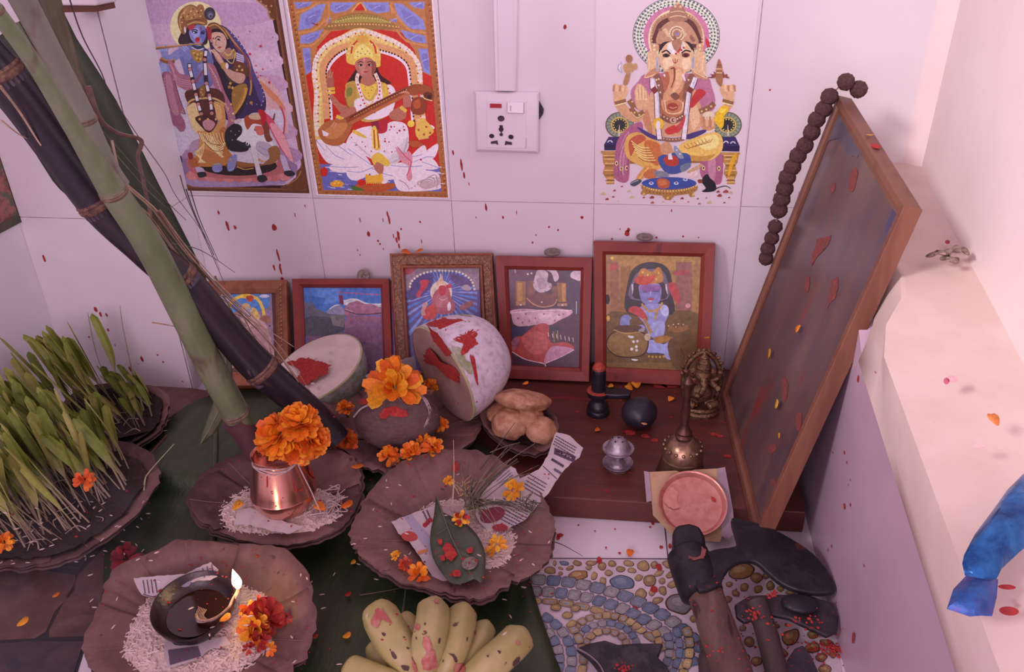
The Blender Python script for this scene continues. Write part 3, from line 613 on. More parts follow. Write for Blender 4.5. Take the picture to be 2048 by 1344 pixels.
for x in (128, 900):
    k.p('#b17a48', x-48, 985, x+52, 985, x+44, 1040, x+30, 1060, x+42, 1110, x+24, 1150, x+28, 1178, x-24, 1178, x-20, 1150, x-46, 1110, x-34, 1060, x-44, 1040)
    for dy, ww in ((995, 44), (1018, 40), (1045, 32), (1090, 36), (1140, 22), (1165, 24)): k.l('#dcae74', 7, x-ww, dy, x+ww, dy)
    for dy in (1006, 1060, 1120, 1155): k.l('#6f4424', 5, x-30, dy, x+30, dy)
# pink shawl
k.c('#b76d91', 260, 600, 310, 520, 380, 470, 720, 480, 780, 560, 800, 660, 740, 720, 340, 720); k.c('#a85b82', 330, 780, 240, 820, 175, 900, 160, 1000, 150, 1110, 180, 1160, 245, 1155, 260, 1000, 330, 880)
k.c('#c07f9c', 250, 840, 200, 920, 185, 1060, 220, 1120, 235, 980); k.c('#a85b82', 720, 1000, 840, 980, 845, 1150, 800, 1180, 710, 1130); k.c('#c07f9c', 760, 1000, 800, 990, 800, 1150, 760, 1120)
for x, y in ((200, 1078), (235, 1075), (170, 1045), (825, 1078), (727, 1075)): k.e('#e4c98c', x, y, 10, 15); k.e('#4b2a4a', x, y, 5, 8)
for i in range(4): k.l('#8a4468', 4, 180+i*20, 1130-i*10, 190+i*20, 980, 240+i*15, 860)
# belly, arms
k.c('#d39a7c', 335, 740, 370, 640, 430, 560, 640, 550, 700, 640, 712, 760, 690, 840, 600, 870, 440, 870, 360, 830)
k.c('#c17e60', 340, 760, 370, 700, 400, 850, 365, 830); k.c('#e2b194', 640, 640, 690, 690, 700, 780, 660, 830, 640, 740); k.c('#b36a50', 430, 560, 640, 555, 620, 740, 460, 740)
k.c('#cf9678', 150, 640, 200, 640, 260, 700, 330, 720, 320, 780, 250, 770, 180, 710); k.c('#cf9678', 920, 630, 880, 650, 800, 720, 720, 740, 740, 790, 850, 740, 905, 690)
k.c('#d6a183', 148, 550, 165, 535, 185, 545, 210, 540, 240, 560, 240, 600, 205, 650, 155, 640); k.c('#d6a183', 930, 545, 905, 540, 885, 545, 850, 540, 830, 575, 860, 630, 915, 640, 925, 590)
for x, s in ((150, 1), (928, -1)):
    for i in range(4): k.l('#e4b596' if i % 2 else '#b8795e', 12, x+s*(i*20), 585, x+s*(i*20+4), 545-4*(i % 2))
    k.l('#8a5a44', 30, x+s*10, 662, x+s*80, 642); k.l('#e2c7a0', 7, x+s*10, 675, x+s*85, 655); k.l('#d2a670', 5, x+s*8, 648, x+s*76, 630)
k.c('#d6a183', 285, 600, 300, 545, 320, 535, 350, 560, 372, 600, 375, 650, 340, 700, 300, 690)
for i, (x, y) in enumerate(((300, 560), (320, 545), (340, 556), (356, 580))): k.l('#e2b596', 14, x, y, x+4, 640); k.l('#b0705a', 3, x+9, y+8, x+11, 630)
k.l('#8a5a44', 34, 262, 690, 300, 740, 345, 715); k.l('#dcb98c', 7, 262, 715, 300, 752, 350, 728); k.l('#8a5a44', 34, 250, 640, 270, 670, 280, 690); k.l('#8a5a44', 36, 700, 715, 760, 690, 795, 660); k.dots('#d8b07a', 7, 715, 712, 745, 700, 775, 680, 270, 650, 285, 720, 315, 735)
k.c('#c98c70', 710, 740, 760, 715, 800, 740, 800, 820, 760, 840, 715, 820); k.e('#e0c4b4', 760, 740, 40, 28)
for i in range(4): k.l('#dba88c' if i % 2 else '#b97c62', 14, 728+i*20, 745, 730+i*19, 810)
k.l('#efdcc8', 9, 720, 832, 760, 842, 800, 825)
# legs
k.c('#dba15a', 220, 940, 240, 870, 300, 845, 370, 870, 450, 920, 480, 1000, 460, 1070, 380, 1085, 300, 1050, 240, 1010); k.c('#c46a3c', 350, 900, 440, 920, 470, 1000, 430, 1060, 370, 1010); k.c('#b95540', 250, 900, 320, 860, 360, 890, 300, 930, 260, 1000)
k.c('#e3b266', 570, 930, 700, 870, 800, 845, 845, 880, 845, 960, 780, 1020, 680, 1030, 600, 1010); k.c('#efcd8c', 700, 890, 800, 860, 825, 920, 760, 960, 690, 930); k.c('#c48a48', 620, 990, 720, 1000, 800, 985, 760, 1022, 670, 1030)
for i in range(7): k.l('#a4602f', 4, 600+i*22, 930-i*8, 625+i*22, 950-i*6, 665+i*20, 935-i*8)
for i in range(6): k.l('#efc98a', 6, 262+i*8, 900+i*18, 320+i*6, 940+i*16, 380+i*8, 945+i*16); k.l('#9c4a30', 4, 268+i*8, 914+i*18, 325+i*6, 952+i*16, 385+i*8, 957+i*16)
k.c('#4a3576', 300, 810, 400, 860, 470, 890, 440, 900, 360, 870); k.c('#4a3576', 600, 870, 720, 830, 740, 845, 640, 890); k.c('#3f4d92', 440, 1000, 620, 980, 640, 1060, 560, 1110, 480, 1100)
k.c('#c98c70', 450, 930, 500, 905, 530, 960, 510, 990, 460, 980); k.c('#b03a2c', 470, 1020, 510, 990, 560, 1010, 560, 1055, 500, 1060); k.p('#dfd8ea', 500, 985, 520, 980, 530, 1020, 500, 1020); k.c('#8d8aa6', 540, 930, 575, 960, 600, 1010, 570, 1010, 540, 970); k.dots('#d9d3e4', 6, 555, 960, 575, 985, 565, 940)
k.c('#d28a4a', 300, 1130, 360, 1060, 400, 1070, 350, 1130, 300, 1170); k.l('#e8b36a', 8, 310, 1150, 375, 1070); k.c('#4b465c', 262, 1165, 310, 1145, 330, 1160, 290, 1190, 262, 1185); k.l('#a29db6', 5, 262, 1172, 310, 1152)
k.c('#c06a44', 340, 1110, 390, 1080, 430, 1090, 420, 1140, 360, 1140); k.c('#7e7a92', 410, 1095, 490, 1100, 500, 1130, 430, 1130); k.c('#6f7090', 580, 1060, 640, 1040, 640, 1070, 590, 1100); k.c('#c79a80', 620, 1100, 700, 1050, 720, 1060, 660, 1100)
# footstool
k.e('#b07b48', 508, 1200, 182, 46); k.p('#a97342', 326, 1185, 690, 1190, 685, 1215, 660, 1235, 672, 1255, 640, 1260, 630, 1240, 540, 1252, 515, 1280, 480, 1278, 460, 1252, 370, 1240, 345, 1252, 322, 1240, 335, 1215); k.e('#3b4a9a', 506, 1172, 176, 40); k.along('#e4c288', 5, 14, 330, 1185, 400, 1212, 506, 1222, 610, 1212, 686, 1185); k.along('#7d4f2a', 5, 18, 340, 1215, 420, 1232, 506, 1240, 600, 1232, 676, 1212)
k.dots('#d7b078', 8, 345, 1240, 498, 1265, 660, 1245)
for x, y in ((392, 1172), (552, 1172), (610, 1148)): k.e('#c9c6e4', x, y, 15, 10); k.e('#3b4a9a', x, y-2, 8, 5)
k.c('#b5583c', 430, 1150, 470, 1140, 508, 1160, 500, 1200, 440, 1200); k.c('#c8714a', 440, 1160, 480, 1150, 490, 1180, 450, 1185)
# mouse
k.c('#1e1b22', 720, 1140, 745, 1115, 770, 1140, 800, 1170, 805, 1215, 760, 1228, 715, 1225, 740, 1205, 725, 1180, 715, 1165); k.e('#1e1b22', 748, 1128, 12, 14); k.l('#1e1b22', 7, 795, 1210, 835, 1195, 870, 1190, 900, 1205, w2=4); k.c('#8a3a34', 690, 1150, 715, 1148, 718, 1168, 695, 1170)
# head
k.c('#a87460', 400, 300, 395, 180, 440, 110, 530, 75, 600, 75, 680, 120, 715, 190, 710, 300, 560, 330); k.c('#5d2e2c', 415, 300, 418, 190, 460, 130, 560, 100, 650, 130, 695, 200, 695, 300)
k.along('#d1a68c', 6, 13, 400, 300, 395, 190, 440, 115, 560, 78, 670, 120, 718, 190, 712, 300); k.c('#b98570', 430, 280, 440, 200, 500, 140, 560, 130, 620, 145, 670, 205, 690, 280, 560, 265); k.c('#a06e5e', 505, 130, 515, 60, 550, 25, 585, 30, 610, 70, 620, 130); k.l('#d8b095', 6, 510, 110, 565, 100, 615, 110); k.l('#d8b095', 6, 515, 80, 565, 70, 605, 80); k.dots('#cfa389', 10, 560, 20, 545, 40, 580, 42)
k.e('#e0c0ac', 556, 215, 50, 50); k.e('#9a6656', 556, 215, 44, 44); k.e('#d1aa94', 556, 215, 34, 34); k.e('#a8765e', 556, 215, 24, 24); k.e('#8c76b0', 557, 217, 11); k.k += 1
for i in range(20): t = 2*PI*i/20; k.e('#e8cdb8', 556+44*math.cos(t), 215+44*math.sin(t), 4, n=6, up=False)
for i in range(14): k.e('#d7ae94' if i % 2 else '#8d5d4e', 450+(i*53) % 220, 190+(i*37) % 80, 13, 9, i*40)
k.c('#d9a88c', 370, 340, 400, 325, 440, 360, 440, 460, 400, 500, 370, 440); k.c('#c08068', 345, 500, 400, 440, 440, 440, 430, 480); k.c('#d9a88c', 730, 340, 690, 325, 665, 360, 650, 460, 700, 500, 740, 470); k.c('#c08068', 755, 510, 700, 470, 650, 450, 680, 490)
k.l('#e6c3aa', 5, 372, 350, 380, 430, 350, 495, 430, 470); k.l('#e6c3aa', 5, 728, 350, 720, 440, 750, 500, 660, 455)
k.c('#c9957c', 390, 290, 415, 275, 440, 290, 435, 320, 400, 330); k.c('#c9957c', 680, 290, 700, 275, 725, 290, 720, 330, 690, 325); k.dots('#e0bca0', 9, 412, 292, 412, 318, 703, 290, 703, 315)
k.c('#2c1c22', 440, 350, 450, 290, 490, 265, 620, 265, 660, 300, 665, 350, 640, 310, 470, 310)
k.c('#dba98d', 445, 370, 462, 310, 505, 268, 560, 262, 610, 268, 650, 320, 662, 380, 650, 440, 610, 470, 590, 540, 560, 600, 510, 640, 480, 620, 500, 540, 490, 470, 455, 430)
k.c('#e9c0a8', 470, 380, 510, 360, 540, 400, 500, 440, 470, 430); k.c('#e9c0a8', 590, 380, 640, 370, 640, 430, 600, 440); k.c('#e0d0d8', 500, 280, 545, 270, 545, 345, 500, 330); k.c('#dcc4c4', 575, 275, 610, 275, 600, 330, 575, 335)
# trunk
k.c('#cf9072', 500, 440, 540, 420, 590, 440, 605, 500, 590, 570, 560, 620, 600, 660, 590, 720, 540, 735, 480, 715, 455, 660, 470, 600, 510, 540); k.c('#b0624c', 470, 470, 500, 460, 510, 520, 480, 590, 440, 600, 450, 520); k.c('#e0ab8c', 550, 450, 585, 450, 590, 520, 550, 580, 520, 600, 545, 530); k.l('#8a3e30', 14, 540, 435, 540, 500, 520, 560, w2=6); k.l('#5a2a26', 7, 515, 440, 530, 435, 540, 430)
k.e('#c0775c', 530, 680, 62, 44); k.e('#9c3f34', 528, 682, 36, 26); k.l('#e6a590', 5, 510, 685, 530, 692, 555, 684); k.c('#7d4a42', 515, 610, 545, 590, 575, 620, 545, 640); k.l('#e6c0a4', 6, 478, 640, 495, 720, 580, 715, 596, 650)
k.c('#efe4e4', 590, 480, 600, 470, 612, 515, 600, 510); k.c('#efe4e4', 468, 480, 480, 472, 482, 492)
k.l('#1f1418', 9, 460, 335, 490, 322, 515, 345); k.l('#1f1418', 9, 585, 340, 612, 322, 645, 330); k.e('#4a3836', 487, 354, 24, 13); k.e('#18100f', 487, 354, 11); k.e('#7a2c30', 612, 352, 26, 15); k.e('#3a1214', 612, 354, 12)
k.l('#a03028', 5, 545, 375, 545, 408); k.l('#a03028', 5, 530, 378, 535, 398, 545, 400, 555, 398, 560, 378); k.l('#b23a2c', 14, 572, 250, 575, 310, 560, 335); k.dots('#a8243a', 7, 550, 343, 585, 320, 600, 305); k.c('#a87260', 525, 265, 570, 250, 590, 275, 560, 325, 535, 310)
k.along('#a9a3c0', 9, 11, 432, 360, 430, 420, 432, 455); k.along('#a9a3c0', 9, 11, 660, 360, 658, 420, 652, 440)
# necklaces and garland
k.c('#8a5548', 400, 500, 440, 470, 470, 560, 460, 640, 420, 560); k.c('#8a5548', 680, 500, 640, 470, 600, 560, 600, 640, 650, 560); k.dots('#d7b596', 7, 425, 510, 440, 545, 450, 590, 655, 510, 640, 545, 620, 590, 630, 510, 440, 505); k.l('#7d4c46', 34, 455, 740, 530, 775, 610, 735); k.e('#c69a86', 532, 768, 22, 22); k.e('#74424a', 532, 768, 11); k.along('#dcb59c', 6, 16, 455, 735, 530, 768, 612, 730); k.l('#8a5a50', 26, 445, 885, 530, 895, 600, 885); k.along('#c99f8a', 5, 15, 450, 882, 530, 892, 600, 880)
for q in ((400, 500, 402, 560, 425, 600, 432, 740, 436, 800, 445, 890), (675, 495, 650, 560, 632, 600, 615, 740, 610, 800, 600, 890)):
    k.l('#4d3a58', 36, *q); k.l('#e6dfee', 28, *q); k.l('#c3b8d2', 8, q[0]+8, q[1], q[4]+8, q[5], q[8]+8, q[9])
    k.l('#7c3236', 34, q[2], q[3], q[4], q[5]-10)
k.e('#e0b030', 438, 790, 33, 38); k.e('#e6dfee', 436, 800, 14, 30); k.c('#e2ae28', 800, 740, 840, 680, 880, 680, 885, 710, 860, 740, 855, 800, 835, 820, 800, 780); k.c('#f0c650', 830, 700, 870, 690, 860, 720, 830, 720); k.c('#d99a2a', 880, 1110, 905, 1010, 930, 980, 940, 1000, 915, 1060, 895, 1120)
# attributes in the rear hands
k.c('#a87556', 232, 470, 212, 535, 240, 540, 258, 470); k.c('#b98764', 215, 415, 250, 400, 275, 410, 280, 450, 240, 470, 218, 450); k.e('#9c6448', 250, 375, 22, 26); k.e('#b98764', 290, 425, 14, 22); k.p('#9a93b8', 205, 395, 180, 415, 178, 445, 205, 470, 195, 430); k.p('#e3dcee', 200, 405, 185, 420, 184, 440, 200, 460, 194, 430)
for i in range(7): t = PI*(.05+.15*i); k.c('#8c4438', 825, 470, 825-58*math.cos(t)-8, 475-48*math.sin(t)+30, 825-64*math.cos(t), 478-44*math.sin(t)+20, 825-54*math.cos(t)+8, 500)
k.c('#9c6248', 805, 510, 808, 430, 825, 375, 845, 430, 848, 510, 840, 550, 830, 550); k.l('#dcb088', 6, 808, 440, 845, 440); k.l('#dcb088', 6, 808, 465, 846, 465); k.l('#5d2e24', 4, 812, 415, 840, 415)
# red smears and strewn petals
k.c('#b8323a', 640, 650, 690, 570, 740, 590, 700, 640, 650, 690); k.c('#c0444a', 540, 820, 580, 780, 610, 730, 600, 800, 560, 850); k.c('#b8283c', 740, 245, 760, 260, 765, 300, 745, 290); k.c('#c43a3a', 480, 830, 540, 800, 560, 840, 500, 860); k.c('#e3b9c6', 630, 1110, 680, 1090, 690, 1120, 640, 1140)
random.seed(11)
for x, y, r in ((85, 1240, 20), (158, 1218, 11), (250, 1222, 14), (270, 1262, 18), (110, 1273, 14), (398, 1262, 18), (345, 1262, 10), (205, 1192, 10), (590, 1268, 14), (765, 1295, 18), (700, 1302, 12), (830, 1250, 18), (870, 1225, 22), (820, 1225, 14), (900, 1232, 16), (540, 1290, 10), (400, 1295, 14), (150, 1258, 10), (690, 1270, 9), (745, 1265, 9), (630, 1290, 9), (890, 1262, 9), (860, 1295, 9), (470, 1290, 10), (180, 1285, 8)):
    h = random.choice(['#8c2f34', '#a84a4e', '#b9788a', '#c9a88c', '#8c3a3a', '#b06a80']); k.c(h, x-r, y+4, x, y-r*.6, x+r*.8, y+2, x, y+r*.4)
k.build('print', pm, G)
# poster on the left wall, seen edge on
Lq = [UX(-60, 120, LW), UX(8, 268, LW), UX(45, 440, LW), UX(-5, 497, LW), UX(-80, 590, LW)]
zt = .56
m = M(); y0, y1 = UX(45, 440, LW).y, UX(45, 440, LW).y-.22; zb = UX(45, 440, LW).z
def LP(a, b, d=.0016): return V3((LW+d+.02*0+.0022+ (-.02*((y1+(y0-y1)*a)+.1)), y1+(y0-y1)*a, zb+.30*b))
m.hexa([LP(0, 0), LP(1, 0), LP(1, 1), LP(0, 1)], [LP(0, 0, 0), LP(1, 0, 0), LP(1, 1, 0), LP(0, 1, 0)])
LPO = m.build('deity_poster', mat('dark_print', (.16, .06, .05), (.34, .13, .10), (.10, .11, .06), scale=28, rough=.4, thr=(.46, .54)), smooth=False); tag(LPO, 'dark red printed tile on the left wall, cut by the photo edge', 'picture')
m = M()
for a, b, w_, h_ in ((.5, .02, .5, .02), (.98, .5, .02, .5), (.5, .98, .5, .02)):
    q = [LP(a-w_, b-h_, .0022), LP(a+w_, b-h_, .0022), LP(a+w_, b+h_, .0022), LP(a-w_, b+h_, .0022)]; m.hexa(q, [p-V3((.0004, 0, 0)) for p in q])
m.build('border', mat('dark_green_border', (.05, .05, .035), (.09, .07, .04), scale=60, rough=.4), LPO, smooth=False)
# ------------------------------------------------------------------ socket, conduit, box on the pillar
plastic = mat('white_plastic', (.80, .77, .81), rough=.3); dark = mat('dark_hole', (.012, .008, .012), rough=.8)
def SK(x, y, d=.0): return UY(930+x*.12649, 160+y*.12649, -d)
so = thing('wall_socket', SK(650, 680, 0), 'white square wall socket with a red indicator and a rocker switch', 'socket')
m = M(); q = [(140, 178), (1172, 192), (1165, 1160), (172, 1128)]
def ringat(s, d, c=(655, 665)): return [SK(c[0]+(x-c[0])*s, c[1]+(y-c[1])*s, d) for x, y in q]
m.rings([[V3((p.x, -.0001, p.z)) for p in ringat(1, .002)], ringat(1.0, .006), ringat(.985, .0095), ringat(.93, .0118), ringat(.88, .0122)])
m.build('plate', plastic, so, angle=25)
m = M(); q2 = [(345, 320), (975, 335), (962, 1080), (350, 1068)]; a = [SK(x, y, .0130) for x, y in q2]; m.hexa(a, [p+V3((0, .002, 0)) for p in a]); m.build('socket_module', plastic, so, smooth=False, bevel=.0004)
m = M(); a = [SK(x, y, .0142) for x, y in ((392, 375), (577, 380), (578, 445), (394, 440))]; m.hexa(a, [p+V3((0, .002, 0)) for p in a]); m.build('indicator', mat('red_lens', (.42, .02, .02), rough=.2), so, smooth=False, bevel=.0003)
m = M(); a = [SK(x, y, .0134) for x, y in ((662, 350), (932, 356), (930, 530), (664, 522))]; b = [SK(668, 352, .0136), SK(926, 358, .0136), SK(924, 526, .0158), SK(670, 518, .0158)]; m.hexa([p+V3((0, .001, 0)) for p in a], b); m.build('rocker_switch', plastic, so, smooth=False, bevel=.0003)
ar = Art(lambda u, v: UY(u, v, -.0137), .12649, 930, 160, (1, 1, 1), step=2e-5)
ar.l('#77707c', 5, 664, 352, 668, 522, smooth=False); ar.l('#77707c', 5, 932, 360, 930, 528, smooth=False); ar.l('#b6a8b4', 3, 668, 526, 926, 531, smooth=False)
ar.e('#160c14', 570, 610, 54, 46, 10); ar.e('#463845', 572, 622, 42, 32, 10); ar.e('#160c14', 422, 886, 40, 34, 10); ar.e('#160c14', 727, 900, 42, 36, 10)
ar.p('#1a0e18', 545, 715, 597, 715, 597, 750, 612, 780, 596, 815, 575, 822, 548, 812, 530, 780, 545, 750); ar.e('#3a2a38', 573, 862, 28, 26); ar.p('#1a0e18', 565, 815, 582, 815, 582, 850, 565, 850)
ar.p('#3a2434', 410, 972, 490, 958, 512, 955, 524, 1025, 500, 1020, 495, 1005, 410, 1010); ar.p('#3a2434', 640, 962, 742, 985, 742, 1026, 660, 1018, 652, 1030, 628, 1026)
ar.l('#8a7a86', 5, 966, 915, 964, 1045, 950, 1080)
ar.build('pin_hole', mat('ink', 'COL', rough=.5), so)
ar = Art(lambda u, v: UY(u, v, -.0156), .12649, 930, 160, step=2e-5)
for i in range(6): ar.l('#6a3a40', 7, 712+(i % 2)*6, 408+i*15, 730, 414+i*15, smooth=False)
ar.build('mark', MATS['ink'], so)
m = M(); a = [UY(1075, 197, -.0035), UY(1087, 219, -.0035), UY(1086, 228, -.0035), UY(1078, 240, -.0035), UY(1074, 240, -.0035)]; m.hexa(a, [V3((p.x, -.0002, p.z)) for p in a]); m.build('tape', mat('dark_tape', (.012, .008, .02), rough=.5), so, smooth=False)
# conduit
m = M(); ci = []
a0, a1, b0, b1 = UY(973, -430, -.0135), UY(1041, -430, -.0135), UY(989, 181, -.0135), UY(1030, 182, -.0135)
sec = lambda l, r: [V3((l.x, -.0001, l.z)), l+V3((0, .002, 0)), l.lerp(r, .06)-V3((0, .0003, 0)), l.lerp(r, .2), l.lerp(r, .22)-V3((0, .0006, 0)), l.lerp(r, .78)-V3((0, .0006, 0)), l.lerp(r, .8), l.lerp(r, .94)-V3((0, .0003, 0)), r+V3((0, .002, 0)), V3((r.x, -.0001, r.z))]
m.rings([sec(a0, a1), sec(b0, b1)])
tag(m.build('cable_conduit', plastic, angle=20), 'white plastic cable conduit running up the wall above the socket', 'conduit')
# white box on the pillar, cut by the top edge
bx = [UY(112, 11, -.150), UY(192, 12, -.150), UY(197, -70, -.150), UY(95, -70, -.150)]
m = M(); m.hexa(bx, [V3((p.x, PF-.0003, p.z)) for p in bx])
o = m.build('junction_box', plastic, smooth=False, bevel=.002); tag(o, 'white box mounted on the pillar at the top edge of the photo', 'box')
m = M(); m.box((bx[0].x+.002, PF-.040, bx[0].z-.008), (bx[1].x-.004, PF-.0003, bx[0].z)); m.build('brown_strip', mat('dark_brown', (.13, .045, .025), rough=.5), o, smooth=False)  # thin dark brown strip along the underside of the box

# ------------------------------------------------------------------ low board under the framed pictures
wood = mat('brown_board', (.125, .034, .022), (.098, .025, .017), scale=9, rough=.45, bump=.12, bscale=50, stretch=(1, 6, 1), spot=(.21, .025, .02), spotscale=9, spotthr=(.64, .72))
BT = .030
m = M(); c4 = [U(1086, 999, BT), V3((.664, -.327, BT)), V3((.668, -.012, BT)), V3((-.15, -.012, BT)), V3((-.15, -.335, BT))]
c4 = [V3((-.15, -.338, BT)), V3((.664, -.325, BT)), V3((.667, -.012, BT)), V3((-.15, -.012, BT))]
m.hexa([p-V3((0, 0, BT)) for p in c4], c4)
tag(m.build('low_board', wood, smooth=False, bevel=.0015), 'reddish brown wooden board lying on the floor under the framed pictures', 'board')

# ------------------------------------------------------------------ framed pictures leaning on the back wall
TINT2 = (.80, .58, .70)
fp = mat('printed_picture', 'COL', .28, scale=160, rough=.35)
redwood = mat('red_frame_wood', (.27, .045, .028), (.22, .036, .026), scale=30, rough=.5, spot=(.15, .03, .03), spotscale=50, stretch=(1, 1, .4), bump=.05)
goldwood = mat('gold_brown_frame', (.30, .115, .055), (.23, .075, .040), scale=60, rough=.45, bump=.15, bscale=120)
carved = mat('carved_gilt', (.17, .075, .035), (.34, .18, .09), scale=240, rough=.45, bump=.3, bscale=300)
def lean_plane(pix, yt, zt):       # pix: a pixel of the bottom edge, which stands on the board
    yb = -.1; zb = BT
    for _ in range(6):
        zb = BT+.0006+.014*(yt-yb)/math.hypot(yt-yb, zt-zb); yb = U(pix[0], pix[1], zb).y
    o = V3((0, yb, zb)); d = V3((0, yt-yb, zt-zb)).normalized(); n = V3((1, 0, 0)).cross(d); n = -n if n.y > 0 else n
    return o, n, d
def framed(label, corners, pl, bars, material, depth=.014, prof=None, picture=None, inner=None):
    """corners TL TR BR BL in pixels of the front face; bars: bar width per side (t, r, b, l) in metres"""
    o, n, d = pl; P = [UP(u, v, o, n) for u, v in corners]
    root = thing('framed_picture', ((P[2]+P[3])/2), label, 'framed picture', 'framed pictures leaning on the wall')
    tl, tr, br, bl = P
    t_, r_, b_, l_ = bars
    def inset(f):
        w_, h_ = (tr-tl).length, (bl-tl).length
        g = lambda a, b: tl.lerp(tr, a).lerp(bl.lerp(br, a), b)
        return [g(l_*f/w_, t_*f/h_), g(1-r_*f/w_, t_*f/h_), g(1-r_*f/w_, 1-b_*f/h_), g(l_*f/w_, 1-b_*f/h_)]
    m = M()
    for f, h in (prof or [(0, -depth), (0, -.001), (.03, 0), (.75, -.001), (.97, -.004), (1, -.0065), (1, -depth)]):
        pass
    m.rings([[p+n*h for p in inset(f)] for f, h in (prof or [(0, -depth), (0, -.001), (.03, 0), (.72, -.001), (.97, -.005), (1, -.0065), (1, -depth)])], True, (False, False))
    m.build('frame', material, root, smooth=False)
    m = M(); a = [p-n*.0085 for p in inset(.9)]; m.hexa(a, [p-n*.004 for p in a]); m.build('backing', mat('backing_card', (.12, .07, .05), rough=.9), root, smooth=False)
    return root, (lambda u, v: UP(u, v, o-n*.0080, n)), n, inset
# 1: gilt frame behind the canes
pl1 = lean_plane((500, 771), -.020, .150)
F1, pf, nn, ins = framed('gilt framed picture with a yellow arch, partly behind the purple cane', [(411, 562), (573, 559), (577, 770), (424, 772)], pl1, (.020, .021, .024, .019), goldwood)
k = Art(pf, .2009, 400, 530, TINT2, nn)
k.p('#8d6a86', 195, 280, 712, 280, 745, 1000, 230, 1000); k.p('#4c74b8', 210, 290, 700, 290, 690, 420, 560, 470, 230, 470); k.e('#b9a7c4', 240, 320, 60, 30, 20); k.e('#c4b4d2', 640, 310, 50, 18); k.e('#a993b8', 270, 370, 70, 40)
k.l('#d9a94a', 34, 285, 440, 330, 350, 430, 310, 560, 330, 620, 420, 640, 520, w2=28); k.e('#e0b040', 455, 310, 70, 22); k.c('#b5442c', 460, 310, 520, 305, 535, 340, 500, 370, 470, 350)
k.c('#b98a90', 400, 560, 430, 470, 480, 440, 560, 470, 640, 560, 690, 700, 730, 1000, 380, 1000); k.e('#c09468', 455, 425, 48, 46); k.e('#9c90b4', 470, 470, 36, 46); k.c('#8f5a4a', 590, 540, 640, 500, 700, 520, 690, 580); k.c('#c29a5c', 510, 430, 560, 440, 590, 520, 540, 540); k.c('#a4767e', 480, 640, 620, 600, 700, 760, 720, 900, 560, 960, 480, 820)
k.l('#2a2030', 8, 480, 545, 500, 500, 495, 470); k.c('#9a7a60', 240, 640, 330, 560, 380, 620, 380, 980, 250, 990); k.e('#3a2a30', 695, 608, 8)
k.build('print', fp, F1)
m = M()
for i in range(24):      # beaded strip
    p = UP(561.5+i*.15, 571+i*8.0, pl1[0], nn)+nn*.0004; m.ball(p, .0017, 8, 5)
    m.ball(UP(557+i*.15, 575+i*8.0, pl1[0], nn)+nn*.0002, .0011, 6, 4)
m.build('bead_moulding', mat('gilt_bead', (.40, .24, .14), rough=.35, metal=.4), F1)
# 2: red frame, mountain temple
pl2 = lean_plane((690, 771), -.022, .158)
F2, pf, nn, ins = framed('red framed picture of a temple below blue sky and snowy peaks', [(583, 557), (778, 557), (786, 772), (592, 772)], pl2, (.012, .015, .018, .015), redwood)
k = Art(pf, .2009, 400, 530, TINT2, nn)
k.p('#a8434c', 960, 190, 1905, 190, 1960, 1100, 990, 1100); k.p('#4a6cb8', 1020, 225, 1900, 230, 1950, 1090, 1045, 1090); k.p('#5c7cc4', 1150, 230, 1380, 230, 1420, 350, 1200, 400); k.p('#3f5fa8', 1030, 300, 1250, 330, 1200, 470, 1040, 480)
k.p('#8a7f9e', 1260, 460, 1330, 410, 1390, 392, 1450, 470, 1420, 520, 1280, 520); k.l('#cfc4d6', 10, 1290, 440, 1340, 405, 1385, 398); k.p('#c9bcd0', 1430, 350, 1560, 335, 1640, 370, 1700, 390, 1840, 380, 1850, 420, 1430, 400)
k.p('#60586a', 1035, 380, 1070, 360, 1090, 400, 1120, 365, 1150, 430, 1260, 480, 1330, 490, 1440, 500, 1430, 680, 1060, 720); k.c('#4a4656', 1040, 540, 1180, 510, 1420, 560, 1420, 660, 1060, 720); k.p('#77686c', 1300, 510, 1440, 490, 1430, 620, 1320, 600)
k.p('#9a6480', 1430, 440, 1480, 380, 1580, 350, 1720, 400, 1830, 450, 1850, 500, 1440, 500); k.l('#d8c8d2', 12, 1440, 360, 1500, 340, 1560, 345, 1640, 380, 1720, 390, 1840, 388); k.p('#a36a86', 1430, 400, 1700, 385, 1840, 440, 1600, 450); k.p('#8f5c78', 1450, 500, 1860, 510, 1870, 620, 1440, 620); k.l('#5a3a54', 12, 1560, 490, 1700, 490, 1850, 470); k.l('#5a3a54', 8, 1440, 450, 1560, 490); k.l('#b98aa0', 8, 1450, 440, 1520, 465)
k.p('#86587a', 1440, 560, 1870, 560, 1900, 800, 1440, 760); k.p('#6d4c68', 1060, 700, 1900, 720, 1950, 1090, 1060, 1090); k.c('#7a5070', 1450, 640, 1700, 600, 1900, 640, 1880, 760, 1500, 760)
for i in range(8): k.l('#b0587c', 14, 1380+i*52, 272+i*3, 1418+i*52, 276+i*3, smooth=False)
k.l('#e0d4de', 7, 1010, 212, 1200, 205, 1420, 215, 1640, 212, 1760, 215, 1890, 215); k.dots('#d8b8c2', 6, 970, 400, 985, 430, 965, 490, 1000, 600, 990, 660, 1010, 420); k.p('#7d2c50', 1380, 300, 1420, 300, 1430, 400, 1390, 380)
k.build('print', fp, F2)
